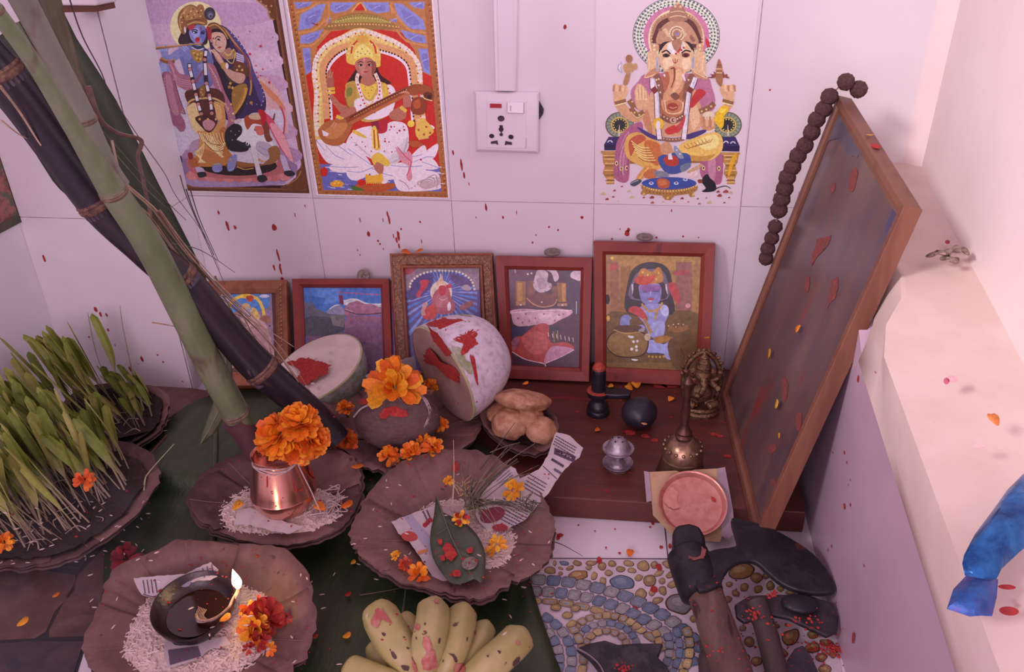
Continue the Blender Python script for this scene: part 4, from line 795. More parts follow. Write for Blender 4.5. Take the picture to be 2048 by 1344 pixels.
# 3: carved frame, blue rays
pl3 = lean_plane((895, 770), -.022, .202)
F3, pf, nn, ins = framed('carved gilt framed picture with blue rays around a seated figure', [(780, 507), (984, 506), (997, 769), (797, 771)], pl3, (.0215, .0185, .020, .0185), carved)
for nm, (a, b) in (('outer_moulding', (.0, .16)), ('inner_moulding', (.82, 1.0))):
    m = M(); A_, B_ = ins(a), ins(b); m.rings([[p+nn*-.002 for p in A_], [p+nn*.002 for p in A_], [p+nn*.0026 for p in [x.lerp(y, .5) for x, y in zip(A_, B_)]], [p+nn*.0016 for p in B_], [p+nn*-.007 for p in B_]], True, (False, False)); m.build(nm, goldwood, F3, smooth=False)
k = Art(pf, 230/1472, 770, 480, TINT2, nn)
k.p('#5a4a86', 235, 350, 1200, 345, 1260, 1900, 300, 1900)
random.seed(5)
for i in range(40):
    t = 2*PI*i/40
    ends = []
    for q in (t, t+.07):
        cx_, sy_ = math.cos(q), math.sin(q); r_ = min(700, 450/max(abs(cx_), 1e-3), 295/max(-sy_, 1e-3)); ends += [730+r_*cx_, 660+r_*sy_]
    k.p('#4f72c4' if i % 2 else '#7e86cc', 730, 660, *ends)
k.c('#4a3a72', 300, 560, 420, 470, 560, 420, 620, 500, 560, 640, 420, 740, 310, 760); k.c('#5a4478', 850, 430, 1080, 500, 1110, 560, 1000, 600, 850, 520); k.e('#d8b8b0', 720, 670, 140, 150); k.c('#a8505c', 600, 760, 660, 640, 800, 600, 850, 740, 900, 850, 840, 940, 620, 930); k.c('#b3646c', 660, 720, 720, 700, 800, 720, 820, 840, 720, 870, 650, 830)
k.c('#b02c3c', 690, 600, 730, 580, 780, 600, 770, 690, 720, 710, 690, 680); k.c('#c9a08c', 665, 590, 660, 540, 690, 500, 715, 425, 740, 500, 780, 560, 770, 590, 720, 560); k.c('#c0304a', 780, 580, 850, 565, 850, 610, 800, 610); k.c('#ad3040', 400, 700, 460, 600, 450, 520, 560, 515, 540, 600, 470, 680, 440, 740); k.c('#c03a34', 500, 900, 600, 830, 660, 880, 640, 1000, 500, 1010); k.c('#c08a80', 465, 950, 480, 840, 530, 790, 545, 830, 510, 900, 520, 960); k.c('#e0d8e6', 800, 830, 830, 790, 845, 850, 835, 900, 805, 900); k.c('#94545c', 950, 860, 1060, 790, 1140, 790, 1100, 850, 980, 900); k.c('#a8909e', 970, 610, 1040, 570, 1110, 620, 1050, 650); k.l('#d9c4c0', 5, 690, 745, 740, 770, 800, 740)
# scalloped arch
k.p('#8d7086', 235, 345, 1205, 340, 1210, 640, 1160, 640, 1120, 540, 1080, 490, 1010, 440, 920, 405, 800, 395, 640, 395, 500, 425, 400, 480, 340, 540, 320, 640, 240, 640); k.along('#d8c0b4', 16, 40, 320, 640, 330, 550, 400, 475, 500, 425, 640, 395, 800, 395, 920, 405, 1010, 440, 1080, 490, 1120, 545, 1150, 640); k.p('#a8434c', 240, 350, 420, 350, 330, 440, 240, 450)
k.build('print', fp, F3)
ft = M(); random.seed(4)
for i in range(150):
    s = i % 3; f = random.random()
    u, v = ((792+f*180, 525-random.random()*9), (969+random.random()*8+f*10, 522+f*230), (787+random.random()*9+f*11, 522+f*230))[s]
    ft.ball(UP(u, v, pl3[0], nn)+nn*.0002, random.uniform(.0008, .0016), 6, 4)
ft.build('carving', mat('gilt_carving', (.50, .30, .17), rough=.4, metal=.3), F3)
# 4: red frame, torn picture
pl4 = lean_plane((1090, 760.5), -.022, .204)
F4, pf, nn, ins = framed('red framed picture, torn and stained, with a shrine and an oval of red', [(990, 512), (1185, 516), (1178, 764), (1003, 757)], pl4, (.019, .0165, .019, .0170), redwood)
k = Art(pf, 230/1066, 980, 490, TINT2, nn)
k.p('#4a2c3c', 130, 160, 860, 200, 850, 1170, 160, 1130); k.p('#5d3648', 170, 230, 400, 215, 420, 580, 200, 600); k.p('#47344a', 690, 220, 840, 230, 830, 640, 720, 640); k.p('#8a5a30', 240, 335, 330, 340, 330, 530, 240, 530); k.p('#a8733c', 255, 350, 300, 350, 300, 520, 255, 520); k.p('#8a5a30', 620, 350, 705, 350, 710, 530, 630, 530); k.p('#b57a40', 665, 360, 700, 360, 700, 520, 670, 520); k.p('#7a4838', 350, 340, 400, 330, 420, 480, 350, 490); k.p('#7a4838', 570, 380, 620, 380, 620, 480, 580, 480)
k.c('#6a3a34', 340, 490, 480, 440, 620, 480, 600, 550, 480, 580, 380, 560); k.l('#c08a70', 8, 340, 490, 400, 545, 490, 575, 590, 555, 620, 500); k.p('#9c6a52', 240, 530, 330, 530, 330, 560, 240, 560); k.p('#9c6a52', 625, 540, 715, 540, 715, 565, 625, 565); k.dots('#d8b8b4', 9, 285, 555, 672, 558, 385, 262, 480, 530, 350, 270)
k.c('#b89aa6', 400, 380, 420, 280, 440, 235, 500, 230, 540, 270, 530, 340, 570, 360, 560, 410, 490, 440, 440, 430); k.c('#a58496', 430, 330, 470, 300, 520, 330, 520, 390, 460, 410); k.dots('#8a6a7c', 9, 420, 420, 510, 430, 560, 390, 405, 350); k.c('#c4a0b0', 520, 230, 600, 225, 640, 300, 600, 340, 570, 260); k.c('#c8a8ba', 750, 260, 800, 230, 838, 240, 835, 330, 790, 320, 750, 300); k.l('#d8a8a4', 6, 838, 235, 840, 400)
k.c('#c493a6', 200, 650, 190, 610, 300, 590, 480, 600, 620, 590, 760, 610, 740, 650, 640, 700, 560, 740, 420, 740, 300, 760, 220, 730); k.c('#cfa4b4', 430, 640, 560, 620, 640, 660, 600, 710, 480, 700); k.l('#e0c0c8', 7, 175, 632, 300, 620, 480, 610, 760, 605); k.dots('#8c3a54', 8, 260, 680, 330, 640, 420, 680, 640, 650, 600, 700, 300, 720, 500, 640, 680, 640, 365, 706)
k.p('#3c3252', 200, 760, 350, 750, 350, 830, 210, 850); k.p('#2c2a40', 525, 760, 640, 755, 640, 800, 530, 800); k.c('#a83e3c', 200, 980, 230, 860, 300, 840, 430, 740, 540, 740, 560, 900, 700, 900, 780, 960, 640, 1040, 500, 1100, 320, 1050); k.c('#b85050', 290, 860, 420, 800, 520, 840, 520, 980, 380, 1010); k.c('#b87a9a', 560, 950, 660, 940, 770, 970, 620, 1050, 500, 1090); k.l('#d9a8b8', 9, 205, 990, 330, 1060, 500, 1100, 510, 1135); k.l('#d9a8b8', 9, 780, 970, 650, 1040, 510, 1098)
for i in range(7): k.l('#d8b4b8', 6, 540+i*38, 810+i*8, 546+i*38, 850+i*8)
k.l('#7a7a4a', 9, 590, 800, 595, 900); k.l('#9a9a5a', 7, 625, 790, 630, 880); k.l('#cdb8c0', 6, 800, 520, 800, 640); k.c('#9a5a70', 190, 920, 230, 860, 270, 880, 220, 980); k.l('#c090a8', 7, 225, 130, 235, 260)
k.build('print', fp, F4)
# 5: red frame, child with butter pot
pl5 = lean_plane((1303, 768), -.020, .230)
F5, pf, nn, ins = framed('tallest red framed picture, a blue child seated beside a butter pot', [(1187, 483), (1431, 488), (1417, 774), (1190, 762)], pl5, (.0185, .0180, .020, .0165), redwood)
k = Art(pf, 270/1100, 1180, 460, TINT2, nn)
k.p('#9a6a44', 128, 180, 920, 200, 900, 1160, 128, 1150); k.p('#a5733c', 180, 200, 860, 210, 850, 330, 200, 330); k.p('#8c5a40', 160, 250, 230, 260, 240, 680, 170, 690); k.p('#8a5650', 700, 260, 830, 260, 830, 700, 700, 690); k.p('#8f5f34', 250, 300, 330, 290, 320, 680, 240, 690); k.c('#6a4a2c', 128, 700, 400, 680, 900, 690, 890, 1150, 130, 1150); k.p('#7d5838', 130, 1080, 720, 1080, 720, 1150, 130, 1140)
k.c('#2f2a30', 305, 680, 310, 420, 350, 320, 430, 270, 520, 262, 610, 290, 660, 370, 670, 520, 665, 690); k.c('#6a5670', 330, 560, 350, 400, 420, 330, 560, 320, 620, 380, 630, 560); k.l('#c0b0c0', 14, 345, 440, 350, 520); k.l('#c0b0c0', 14, 620, 440, 628, 520)
k.c('#3a2830', 355, 480, 380, 420, 580, 420, 615, 480, 610, 560, 370, 560); k.c('#7f74b0', 400, 450, 450, 430, 540, 430, 580, 470, 575, 560, 540, 605, 480, 612, 430, 590, 405, 530); k.c('#84528e', 415, 455, 560, 450, 570, 490, 500, 505, 420, 495); k.l('#3a2c5a', 6, 430, 505, 470, 505); k.l('#3a2c5a', 6, 520, 500, 565, 500); k.c('#a0405c', 470, 560, 500, 550, 520, 562, 495, 578); k.e('#d8cde4', 492, 578, 14, 4); k.l('#9c94cc', 10, 495, 500, 490, 535)
k.c('#b0703a', 390, 420, 400, 340, 440, 310, 500, 340, 560, 300, 590, 350, 590, 420, 500, 440); k.c('#b84434', 360, 420, 400, 370, 470, 380, 530, 370, 500, 430, 430, 450); k.dots('#d8a050', 9, 430, 345, 470, 365, 560, 350, 540, 400)
k.c('#8c84bc', 380, 680, 420, 620, 480, 600, 560, 600, 630, 620, 640, 690, 610, 760, 600, 860, 540, 890, 480, 850, 440, 760); k.c('#b0a8d4', 570, 640, 610, 610, 640, 640, 635, 700, 590, 690); k.c('#b03c3c', 310, 660, 350, 620, 420, 640, 470, 720, 450, 740, 390, 700); k.l('#b5803c', 16, 420, 600, 480, 660, 560, 640, 590, 590); k.l('#a87838', 22, 440, 720, 470, 780, 500, 840); k.l('#b08040', 16, 550, 650, 530, 730)
k.c('#7c7ab4', 245, 780, 255, 710, 300, 690, 340, 715, 320, 740, 325, 800, 270, 810); k.c('#a8a4d2', 260, 800, 330, 795, 340, 830, 290, 838); k.c('#8c84bc', 360, 800, 420, 770, 450, 800, 420, 840, 370, 830); k.c('#9a94c8', 500, 770, 600, 740, 605, 840, 540, 860)
k.c('#453a5c', 455, 955, 478, 890, 540, 890, 600, 920, 660, 890, 730, 915, 730, 985, 640, 1020, 540, 1010, 462, 1008); k.c('#9a94d0', 465, 960, 480, 900, 540, 900, 600, 930, 660, 900, 720, 920, 720, 980, 640, 1010, 540, 1000, 470, 1000); k.c('#9c96cc', 610, 1000, 680, 990, 695, 1050, 640, 1055, 610, 1030); k.c('#a06c34', 520, 880, 620, 860, 690, 890, 600, 920, 540, 920); k.dots('#c08a40', 10, 480, 1030, 510, 1032, 540, 1034, 570, 1034, 600, 1030)
k.c('#3c2618', 132, 950, 152, 862, 220, 820, 340, 810, 448, 842, 480, 920, 450, 1008, 362, 1040, 216, 1030); k.c('#86603a', 140, 950, 160, 870, 220, 830, 340, 820, 440, 850, 470, 920, 440, 1000, 360, 1030, 220, 1020); k.c('#5a3a26', 195, 790, 280, 775, 400, 780, 420, 800, 340, 835, 230, 830); k.l('#a8804c', 10, 190, 810, 280, 840, 400, 830, 430, 800); k.l('#8f6a3c', 10, 160, 930, 300, 945, 460, 920); k.c('#8a6438', 170, 900, 240, 860, 330, 870, 300, 930, 200, 940)
k.c('#d8c8d4', 310, 860, 355, 865, 350, 880, 320, 878); k.dots('#d8c8d4', 12, 355, 910, 385, 905, 378, 950, 340, 970, 380, 980); k.c('#d8c8d4', 340, 1050, 390, 1055, 380, 1066, 345, 1062); k.e('#c0a090', 468, 872, 26, 30); k.dots('#d0b080', 6, 640, 780, 680, 770, 720, 765, 760, 770, 790, 795, 700, 790, 740, 795); k.l('#8a5a34', 40, 640, 800, 720, 815, 800, 790)
k.c('#a83c40', 640, 430, 700, 440, 740, 560, 720, 600, 680, 560, 640, 480); k.c('#a04444', 680, 340, 780, 320, 800, 360, 700, 370); k.c('#a04444', 165, 280, 220, 270, 220, 320, 170, 330); k.e('#1c1016', 142, 565, 20, 40); k.e('#c8943c', 148, 720, 14, 24); k.e('#c4808a', 798, 615, 20); k.e('#e0b050', 180, 228, 14, 12); k.c('#64442c', 640, 900, 880, 860, 880, 1140, 700, 1140)
k.build('print', fp, F5)
# coins on the frame tops and against the wall
coin = mat('old_coin', (.30, .27, .22), (.20, .17, .14), scale=300, rough=.4, metal=.7, bump=.2, bscale=400)
def coin_at(p, n, r, label, th=.0018):
    m = M(); m.lathe(p, [(r*.96, 0), (r, th*.2), (r, th*.8), (r*.96, th), (r*.86, th), (r*.84, th*.82), (.0001, th*.82)], 24, n); o = m.build('coin', coin); tag(o, label, 'coin', 'coins on the framed pictures'); 
    x, y, d = frame_of(n); m = M()
    for i in range(5): m.tube([p+d*th*.82+x*r*random.uniform(-.4, .4)+y*r*random.uniform(-.4, .4), p+d*th*.9+x*r*random.uniform(-.3, .3)+y*r*random.uniform(-.5, .5)], r*.06, 5)
    m.build('relief', coin, o); return o
random.seed(2)
coin_at(UP(1104, 511, pl4[0], pl4[1])+V3((0, .003, .003)), V3((.02, -.08, 1)), .0118, 'tarnished coin on the top edge of the torn stained picture')
coin_at(UP(1289, 481, pl5[0], pl5[1])+V3((0, .003, .003)), V3((.0, -.08, 1)), .0115, 'tarnished coin on the top edge of the tallest red frame')
coin_at(UY(727, 551, -.017), V3((0, -1, .25)), .0095, 'coin standing upright behind the temple picture')

# ------------------------------------------------------------------ large framed painting leaning on the ledge
B1, B2 = U(1440, 790, BT+.001), U(1508, 1080, BT+.001)
e_ = (B2-B1).normalized(); uu = V3((-e_.y, e_.x, 0)); uu = uu if uu.x > 0 else -uu
dd = (uu*.24+V3((0, 0, 1))).normalized(); nb = e_.cross(dd).normalized()
nb = nb if nb.x < 0 else -nb
T1, T2 = UP(1675, 190, B1, nb), UP(1808, 412, B1, nb)
LF = thing('large_painting', (B1+B2)/2, 'large dim painting in a brown wooden frame leaning against the ledge', 'framed painting')
fw = mat('dark_frame_wood', (.20, .082, .048), (.155, .058, .036), scale=20, rough=.5, bump=.1, stretch=(3, 1, .5))
m = M(); Q = [T1, T2, B2, B1]
def insq(f, w_=.016):
    g = lambda a, b: T1.lerp(T2, a).lerp(B1.lerp(B2, a), b); W_, H_ = .29, .40
    return [g(f*w_/W_, f*w_/H_), g(1-f*w_/W_, f*w_/H_), g(1-f*w_/W_, 1-f*w_/H_), g(f*w_/W_, 1-f*w_/H_)]
m.rings([[p-nb*.017 for p in insq(1)], [p-nb*.017 for p in insq(0)], insq(0), [p+nb*.0 for p in insq(.5)], [p-nb*.0035 for p in insq(.62)], [p-nb*.0045 for p in insq(1)]], True, (False, False))
m.build('frame', fw, LF, smooth=False, bevel=.0008)
pm2 = mat('dim_painting', (.105, .062, .060), (.160, .098, .088), (.080, .056, .074), scale=7, rough=.30, thr=(.40, .66), stretch=(1.3, 1.3, .45), spot=(.22, .045, .038), spotscale=15, spotthr=(.60, .70), spec=.6)
m = M(); m.hexa([p-nb*.012 for p in insq(.9)], [p-nb*.0048 for p in insq(.9)]); m.build('painting', pm2, LF, smooth=False)
SMEAR = []      # filled in at the end, once every surface is there
# rudraksha garland over its left edge
MB_ = mat('rudraksha', (.075, .032, .030), (.12, .055, .048), scale=400, rough=.75, bump=.9, bscale=330)
ga = thing('bead_garland', T1+V3((-.02, .01, -.1)), 'string of dark wrinkled seed beads hanging over the corner of the large painting', 'garland')
bp = [(413, 48), (449, 69), (366, 90), (350, 125), (330, 155), (316, 190), (297, 228), (277, 257), (262, 289), (247, 318), (240, 350), (231, 380), (223, 410), (213, 457), (203, 490), (192, 520), (187, 547)]
pts = []
for i, (x, y) in enumerate(bp):
    u, v = 1400+x*.7069, 130+y*.7069
    P = UY(u, v, -.088) if i < 2 else UY(u, v, T1.y+(B1.y-T1.y)*max(0, (v-190)/600) + (-.006 if i < 13 else .008))
    pts.append(P); r = px2m(24*.7069, P)*1.08
    if i > 12: r *= .85
    ph = i*1.7
    m = M(); m.ball(P, r*.93, 22, 16, fn=lambda q: 1+.07*math.sin(9*q.x+ph)*math.sin(8*q.y+ph)*math.sin(9*q.z)+.05*noise.noise(q*5+V3((ph, 0, 0)))-.06*(abs(math.sin(2.5*math.atan2(q.y, q.x)+ph)) < .12))
    m.build('bead', MB_, ga)
m = M(); m.tube(crv([pts[1], pts[0], T1+V3((-.002, 0, .006))]+pts[2:], 5), .0009, 5); m.build('string', mat('garland_string', (.35, .22, .15), rough=.9), ga)
# ------------------------------------------------------------------ flowers and petals
petalm = mat('marigold_petal', 'COL', .22, scale=300, rough=.6, sss=.15)
greenm = mat('green_stem', (.10, .14, .045), (.16, .18, .07), scale=200, rough=.6)
OR = [(.80, .20, .012, 1), (.86, .27, .015, 1), (.72, .14, .010, 1), (.90, .36, .02, 1)]
YE = [(.86, .42, .02, 1), (.90, .50, .04, 1), (.80, .34, .015, 1)]
RD = [(.42, .025, .018, 1), (.50, .045, .02, 1), (.34, .02, .016, 1)]
def petal(m, base, d, up, L_, W_, curl, cup=.25, nu=4):
    d = V3(d).normalized(); s = d.cross(V3(up)).normalized(); n = s.cross(d).normalized(); ids = []
    for i in range(nu+1):
        t = i/nu; w_ = W_*(.30+.95*math.sin(min(t*1.12, 1)*PI*.62))*(1 if i < nu else .62)
        p = base + d*L_*t*(1-.18*abs(curl)*t) + n*curl*L_*t*t
        ids.append([m.pt(p-s*w_+n*cup*w_), m.pt(p), m.pt(p+s*w_+n*cup*w_)])
    for a, b in zip(ids, ids[1:]):
        for k in range(2): m.face([a[k], a[k+1], b[k+1], b[k]])
def flower(name, c, r, ax, label, cat='marigold', group=None, cols=OR, layers=5, n=15, parent=None, squash=.75, calyx=False, ragged=.2, long=1.0):
    c = V3(c); x, y, d = frame_of(ax); m = M()
    for j in range(layers):
        el = -.25+1.65*j/max(layers-1, 1); k_ = max(4, int(n*math.cos(min(el, 1.45))+2))
        for i in range(k_):
            if random.random() < ragged*.4: continue
            a = 2*PI*(i+.5*(j % 2))/k_+random.uniform(-.2, .2); e = el+random.uniform(-.16, .16)
            dr = (x*math.cos(a)+y*math.sin(a))*math.cos(e)+d*math.sin(e)*squash
            m.col = random.choice(cols)
            petal(m, c+dr*r*.22, dr, d if e < 1.2 else x, r*(.85+random.uniform(-.1, .12))*(long if j < 2 else 1), r*.20, random.uniform(-.25, .35), random.uniform(.1, .5))
    if parent is not None: o = m.build(name, petalm, parent)
    else:
        o = m.build(name, petalm); tag(o, label, cat, group)
    if calyx:
        m = M(); m.lathe(c-d*r*.75, [(r*.10, -r*.5), (r*.16, 0), (r*.34, r*.35), (r*.40, r*.75)], 12, d); m.build('calyx', greenm, o)
    return o
def loose(u, v, z, L_, ang, label, group=None, cols=OR, plane=None, w_=.38):
    P = plane(u, v) if plane else U(u, v, z)
    m = M(); m.col = random.choice(cols); a = math.radians(ang); d = V3((math.cos(a), math.sin(a), .15))
    petal(m, P+V3((0, 0, .0015)), d, V3((0, 0, 1)), L_, L_*w_, .12, .3); o = m.build('loose_petal', petalm, solid=.0003); tag(o, label, 'petal', group); return o
# ------------------------------------------------------------------ ash gourds
def half_gourd(name, label, cutc, R, L_, N, up, extra, rind, flesh, minor=1.0, seed=0, fx=.62):
    X, Y, D = frame_of(N, up); root = thing(name, cutc, label, 'gourd')
    m = M(); rs = []
    for i in range(15):
        t = i/14; r = R*math.cos(t*PI/2)**fx if t < 1 else 0
        rs.append([cutc - D*L_*math.sin(t*PI/2) + (X*math.cos(2*PI*k/48)+Y*math.sin(2*PI*k/48)*minor)*max(r, 1e-4)*(1+.012*math.cos(5*2*PI*k/48)) for k in range(48)])
    m.rings(rs, True, (False, True)); m.build('rind', rind, root)
    m = M()
    m.rings([[cutc + D*h + (X*math.cos(2*PI*k/48)+Y*math.sin(2*PI*k/48)*minor)*R*f for k in range(48)] for f, h in ((1.0, 0), (.985, .0012), (.90, .0016), (.7, .0008), (.5, -.001), (.35, -.004), (.2, -.004), (.02, -.003))], True, (False, True))
    m.build('cut_face', flesh, root)
    m = M(); m.rings([[cutc + D*h + (X*math.cos(2*PI*k/48)+Y*math.sin(2*PI*k/48)*minor)*R*f for k in range(48)] for f, h in ((1.004, -.001), (1.003, .0006), (.975, .0019))], True, (False, False)); m.build('green_rim', mat('rim_green', (.38, .40, .20), (.48, .46, .26), scale=60, rough=.5), root); return root, X, Y, D
waxy = mat('waxy_rind', (.74, .70, .78), (.64, .60, .68), (.42, .41, .38), scale=45, rough=.55, thr=(.44, .70), spot=(.26, .28, .15), spotscale=40, spotthr=(.70, .72), bump=.06)
flesh = mat('gourd_flesh', (.78, .69, .62), (.70, .60, .52), scale=30, rough=.35, sss=.2, bump=.05)
flesh2 = mat('gourd_flesh_pink', (.46, .31, .25), (.38, .24, .19), scale=25, rough=.4, sss=.1, bump=.05)
vermilion = mat('vermilion', (.36, .022, .022), (.45, .05, .035), scale=260, rough=.8, bump=.3, bscale=500)
verm_c = mat('vermilion_print', 'COL', .2, scale=200, rough=.75)
N1 = (-CF*.42 + CR*(-.907*.864) - CU*(.907*.505)).normalized()
C1 = U(886, 748, .112); R1 = px2m(107, C1)
GA, X, Y, D = half_gourd('ash_gourd', 'big half ash gourd with chalky white rind and red powder on top', C1, R1, R1*1.28, N1, V3((0, 0, 1)), 0, waxy, flesh2)
# red powder on rind and cut face
def on_rind(a, t, lift=.0008):   # a around, t 0 cut .. 1 tip
    r = R1*math.cos(t*PI/2)**.62
    return C1 - D*R1*1.28*math.sin(t*PI/2) + (X*math.cos(a)+Y*math.sin(a))*r*(1+.012*math.cos(5*a)) + ((X*math.cos(a)+Y*math.sin(a))*math.cos(t*1.4)-D*math.sin(t*1.4))*lift
def rind_px(u, v, lift=.0008):   # ray against the ovoid
    d = ray(u, v); best = None
    lo = (C1-EYE).dot(CF)
    for i in range(400):
        q = EYE + d*(lo-R1*1.4+R1*2.8*i/400); r = q-C1; h = -r.dot(D)
        if h < 0 or h > R1*1.28: continue
        t = math.asin(h/(R1*1.28))/(PI/2); rr = R1*math.cos(t*PI/2)**.62
        s = math.hypot(r.dot(X), r.dot(Y))
        if s <= rr: return q - CF*lift
    return None
def patch(name, pix, fn, m_, parent, sub=6):
    m = M(); cx = sum(p[0] for p in pix)/len(pix); cy = sum(p[1] for p in pix)/len(pix); rows = []
    P = [(q.x, q.y) for q in crv(pix, 6, True)]
    P = [(cx+(x-cx)*g_, cy+(y-cy)*g_) for (x, y), g_ in ((q, 1+.16*noise.noise(V3((q[0]*.11, q[1]*.11, 3)))+.22*noise.noise(V3((q[0]*.4, q[1]*.4, 7)))) for q in P)]
    for i in range(sub+1):
        f = 1-i/sub*.999; rows.append([fn(cx+(x-cx)*f, cy+(y-cy)*f) for x, y in P])
    ok = [[p for p in r if p is not None] for r in rows]
    for a, b in zip(rows, rows[1:]):
        n = len(a)
        for k in range(n):
            q = [a[k], a[(k+1) % n], b[(k+1) % n], b[k]]
            if all(p is not None for p in q): m.poly(q)
    return m.build(name, m_, parent)
g1 = lambda x, y: (640+x*.2604, 610+y*.2604)
for pix in ([(800, 140), (930, 95), (1010, 110), (1180, 125), (1100, 150), (1030, 200), (1000, 260), (930, 190), (860, 140)], [(1010, 180), (1080, 160), (1130, 170), (1235, 175), (1210, 205), (1190, 260), (1215, 300), (1160, 330), (1110, 380), (1080, 370), (1100, 300), (1050, 280), (1000, 240)], [(1150, 380), (1185, 400), (1200, 480), (1215, 600), (1200, 600), (1170, 470)], [(1000, 230), (940, 210), (980, 190), (1040, 240)], [(780, 130), (880, 118), (960, 140), (1000, 180), (930, 175), (850, 160)], [(1060, 110), (1150, 135), (1180, 170), (1120, 200), (1060, 180)], [(1090, 230), (1180, 240), (1200, 300), (1140, 340), (1100, 300)]):
    patch('red_powder', [g1(*p) for p in pix], rind_px, vermilion, GA)
patch('green_patch', [g1(*p) for p in [(1010, 320), (1090, 340), (1120, 420), (1180, 460), (1150, 530), (1100, 480), (1050, 400)]], lambda u, v: rind_px(u, v, .0005), mat('green_rind', (.27, .33, .16), (.42, .44, .33), scale=90, rough=.5), GA)
patch('green_patch', [g1(*p) for p in [(900, 70), (1000, 42), (1120, 48), (1180, 95), (1060, 70), (960, 72)]], lambda u, v: rind_px(u, v, .0005), MATS['green_rind'], GA)
face1 = lambda u, v: UP(u, v, C1+D*.0022, D)
for pix in ([(800, 360), (860, 350), (930, 440), (1020, 470), (1075, 550), (1060, 590), (980, 560), (900, 480), (810, 440)], [(840, 180), (905, 220), (960, 300), (1010, 380), (970, 400), (920, 330), (870, 270)]):
    patch('red_powder', [g1(*p) for p in pix], face1, vermilion, GA)
# the smaller half
N2 = (-CF*.60 + CR*(-.80*.41) + CU*(.80*.91)).normalized()
C2 = U(632, 737, .088); R2 = px2m(101, C2)
GB, X2, Y2, D2 = half_gourd('ash_gourd', 'half ash gourd with cream flesh and a red smear, behind the purple cane', C2, R2, R2*.80, N2, CR*.91+CU*.41, 0, mat('green_waxy_rind', (.28, .33, .24), (.45, .46, .48), (.20, .24, .13), scale=40, rough=.5, thr=(.42, .62)), flesh)
g3 = lambda x, y: (400+x*.2009, 530+y*.2009)
face2 = lambda u, v: UP(u, v, C2+D2*.0022, D2)
patch('red_powder', [g3(*p) for p in [(880, 980), (980, 930), (1080, 925), (1160, 950), (1260, 980), (1275, 1060), (1150, 1130), (1030, 1200), (930, 1150), (1000, 1080), (960, 1020)]], face2, vermilion, GB)
for x, y, a in ((1305, 870, 70), (1155, 930, 60), (900, 1060, 30), (960, 1110, 20), (1060, 1210, 40), (1120, 1180, 50), (1180, 1220, 20), (1300, 960, 60)):
    P = face2(*g3(x, y)); t = math.radians(a); m = M(); m.ball(P, .0034, 8, 6, (1, 1, .35), (X2*math.cos(t)+Y2*math.sin(t), (Y2*math.cos(t)-X2*math.sin(t))*.55, D2)); m.build('seed', mat('gourd_seed', (.62, .54, .42), rough=.4), GB)
# ------------------------------------------------------------------ leaf plates
leafm = mat('dry_leaf', (.19, .105, .085), (.145, .075, .062), (.22, .125, .10), scale=22, rough=.6, thr=(.40, .64), bump=.25, bscale=90, spot=(.09, .045, .035), spotscale=70, spotthr=(.66, .70))
leafd = mat('dark_dry_leaf', (.085, .045, .042), (.06, .032, .030), (.11, .06, .05), scale=25, rough=.6, bump=.25, bscale=90)
LEAFRIB = mat('leaf_rib', (.20, .13, .10), rough=.7)
def leaf_plate(label, rim, base, zb, depth=1, m_=None, notch=.012, pw=2.2, patches=6, seed=1, name='leaf_plate'):
    """rim: (u, v, z) around; base: pixel of the centre, zb its height"""
    random.seed(seed); m_ = m_ or leafm
    R = crv([U(u, v, z) for u, v, z in rim], 6, True); c = U(base[0], base[1], zb); n = len(R)
    root = thing(name, c, label, 'leaf plate', 'plates stitched from dry leaves')
    nz = [1+notch*noise.noise(V3((i*.55, seed, 0)))*1.5+notch*.5*random.uniform(-1, 1) for i in range(n)]
    def P(i, t, dz=0):
        q = c.lerp(R[i % n], t*nz[i % n]); zr = R[i % n].z
        q = V3((q.x, q.y, zb+(zr-zb)*min(t, 1.05)**pw + dz + .0010*noise.noise(V3((q.x*60, q.y*60, seed))))); return q
    m = M(); m.rings([[P(i, t) for i in range(n)] for t in (1.0, .94, .86, .76, .64, .5, .34, .18, .02)], True, (False, True))
    m.build('bowl', m_, root, solid=.0014, angle=60)
    # overlapping single leaves, tips past the rim
    for k in range(patches):
        i0 = int(n*(k+random.uniform(.1, .5))/patches); wd = int(n/patches*1.25); m = M(); dz = .0012+.0004*k
        ov = random.uniform(1.0, 1.06)
        m.rings([[P(i0+j, t*(ov-.05*abs(2*j/wd-1)**2.2) , dz) for j in range(wd+1)] for t in (1.0, .85, .7, .55, .42)], False)
        m.build('leaf', leafm if k % 2 else m_, root, solid=.0008, angle=60)
        m = M(); j = wd//2; m.tube([P(i0+j, t, dz+.0004) for t in (.98, .8, .6, .44)], .0005, 5); m.build('midrib', LEAFRIB, root)
    # underside
    m = M(); m.rings([[P(i, t, -.003-(1-t)*.004) for i in range(n)] for t in (1.03, .9, .7)], True, (False, False)); m.build('under_leaf', leafd, root, solid=.0012, angle=60)
    return root, P, c
BZ = BT
PD, PDp, PDc = leaf_plate('torn leaf plate holding the coconut and marigolds', [(652, 812, .070), (668, 866, .060), (700, 908, .055), (748, 938, .052), (800, 946, .052), (860, 930, .055), (915, 900, .060), (955, 862, .048), (962, 838, .042), (920, 800, .040), (850, 775, .045), (760, 765, .055), (690, 785, .065)], (800, 868), .034, m_=leafm, notch=.05, seed=4, patches=6, pw=1.8)
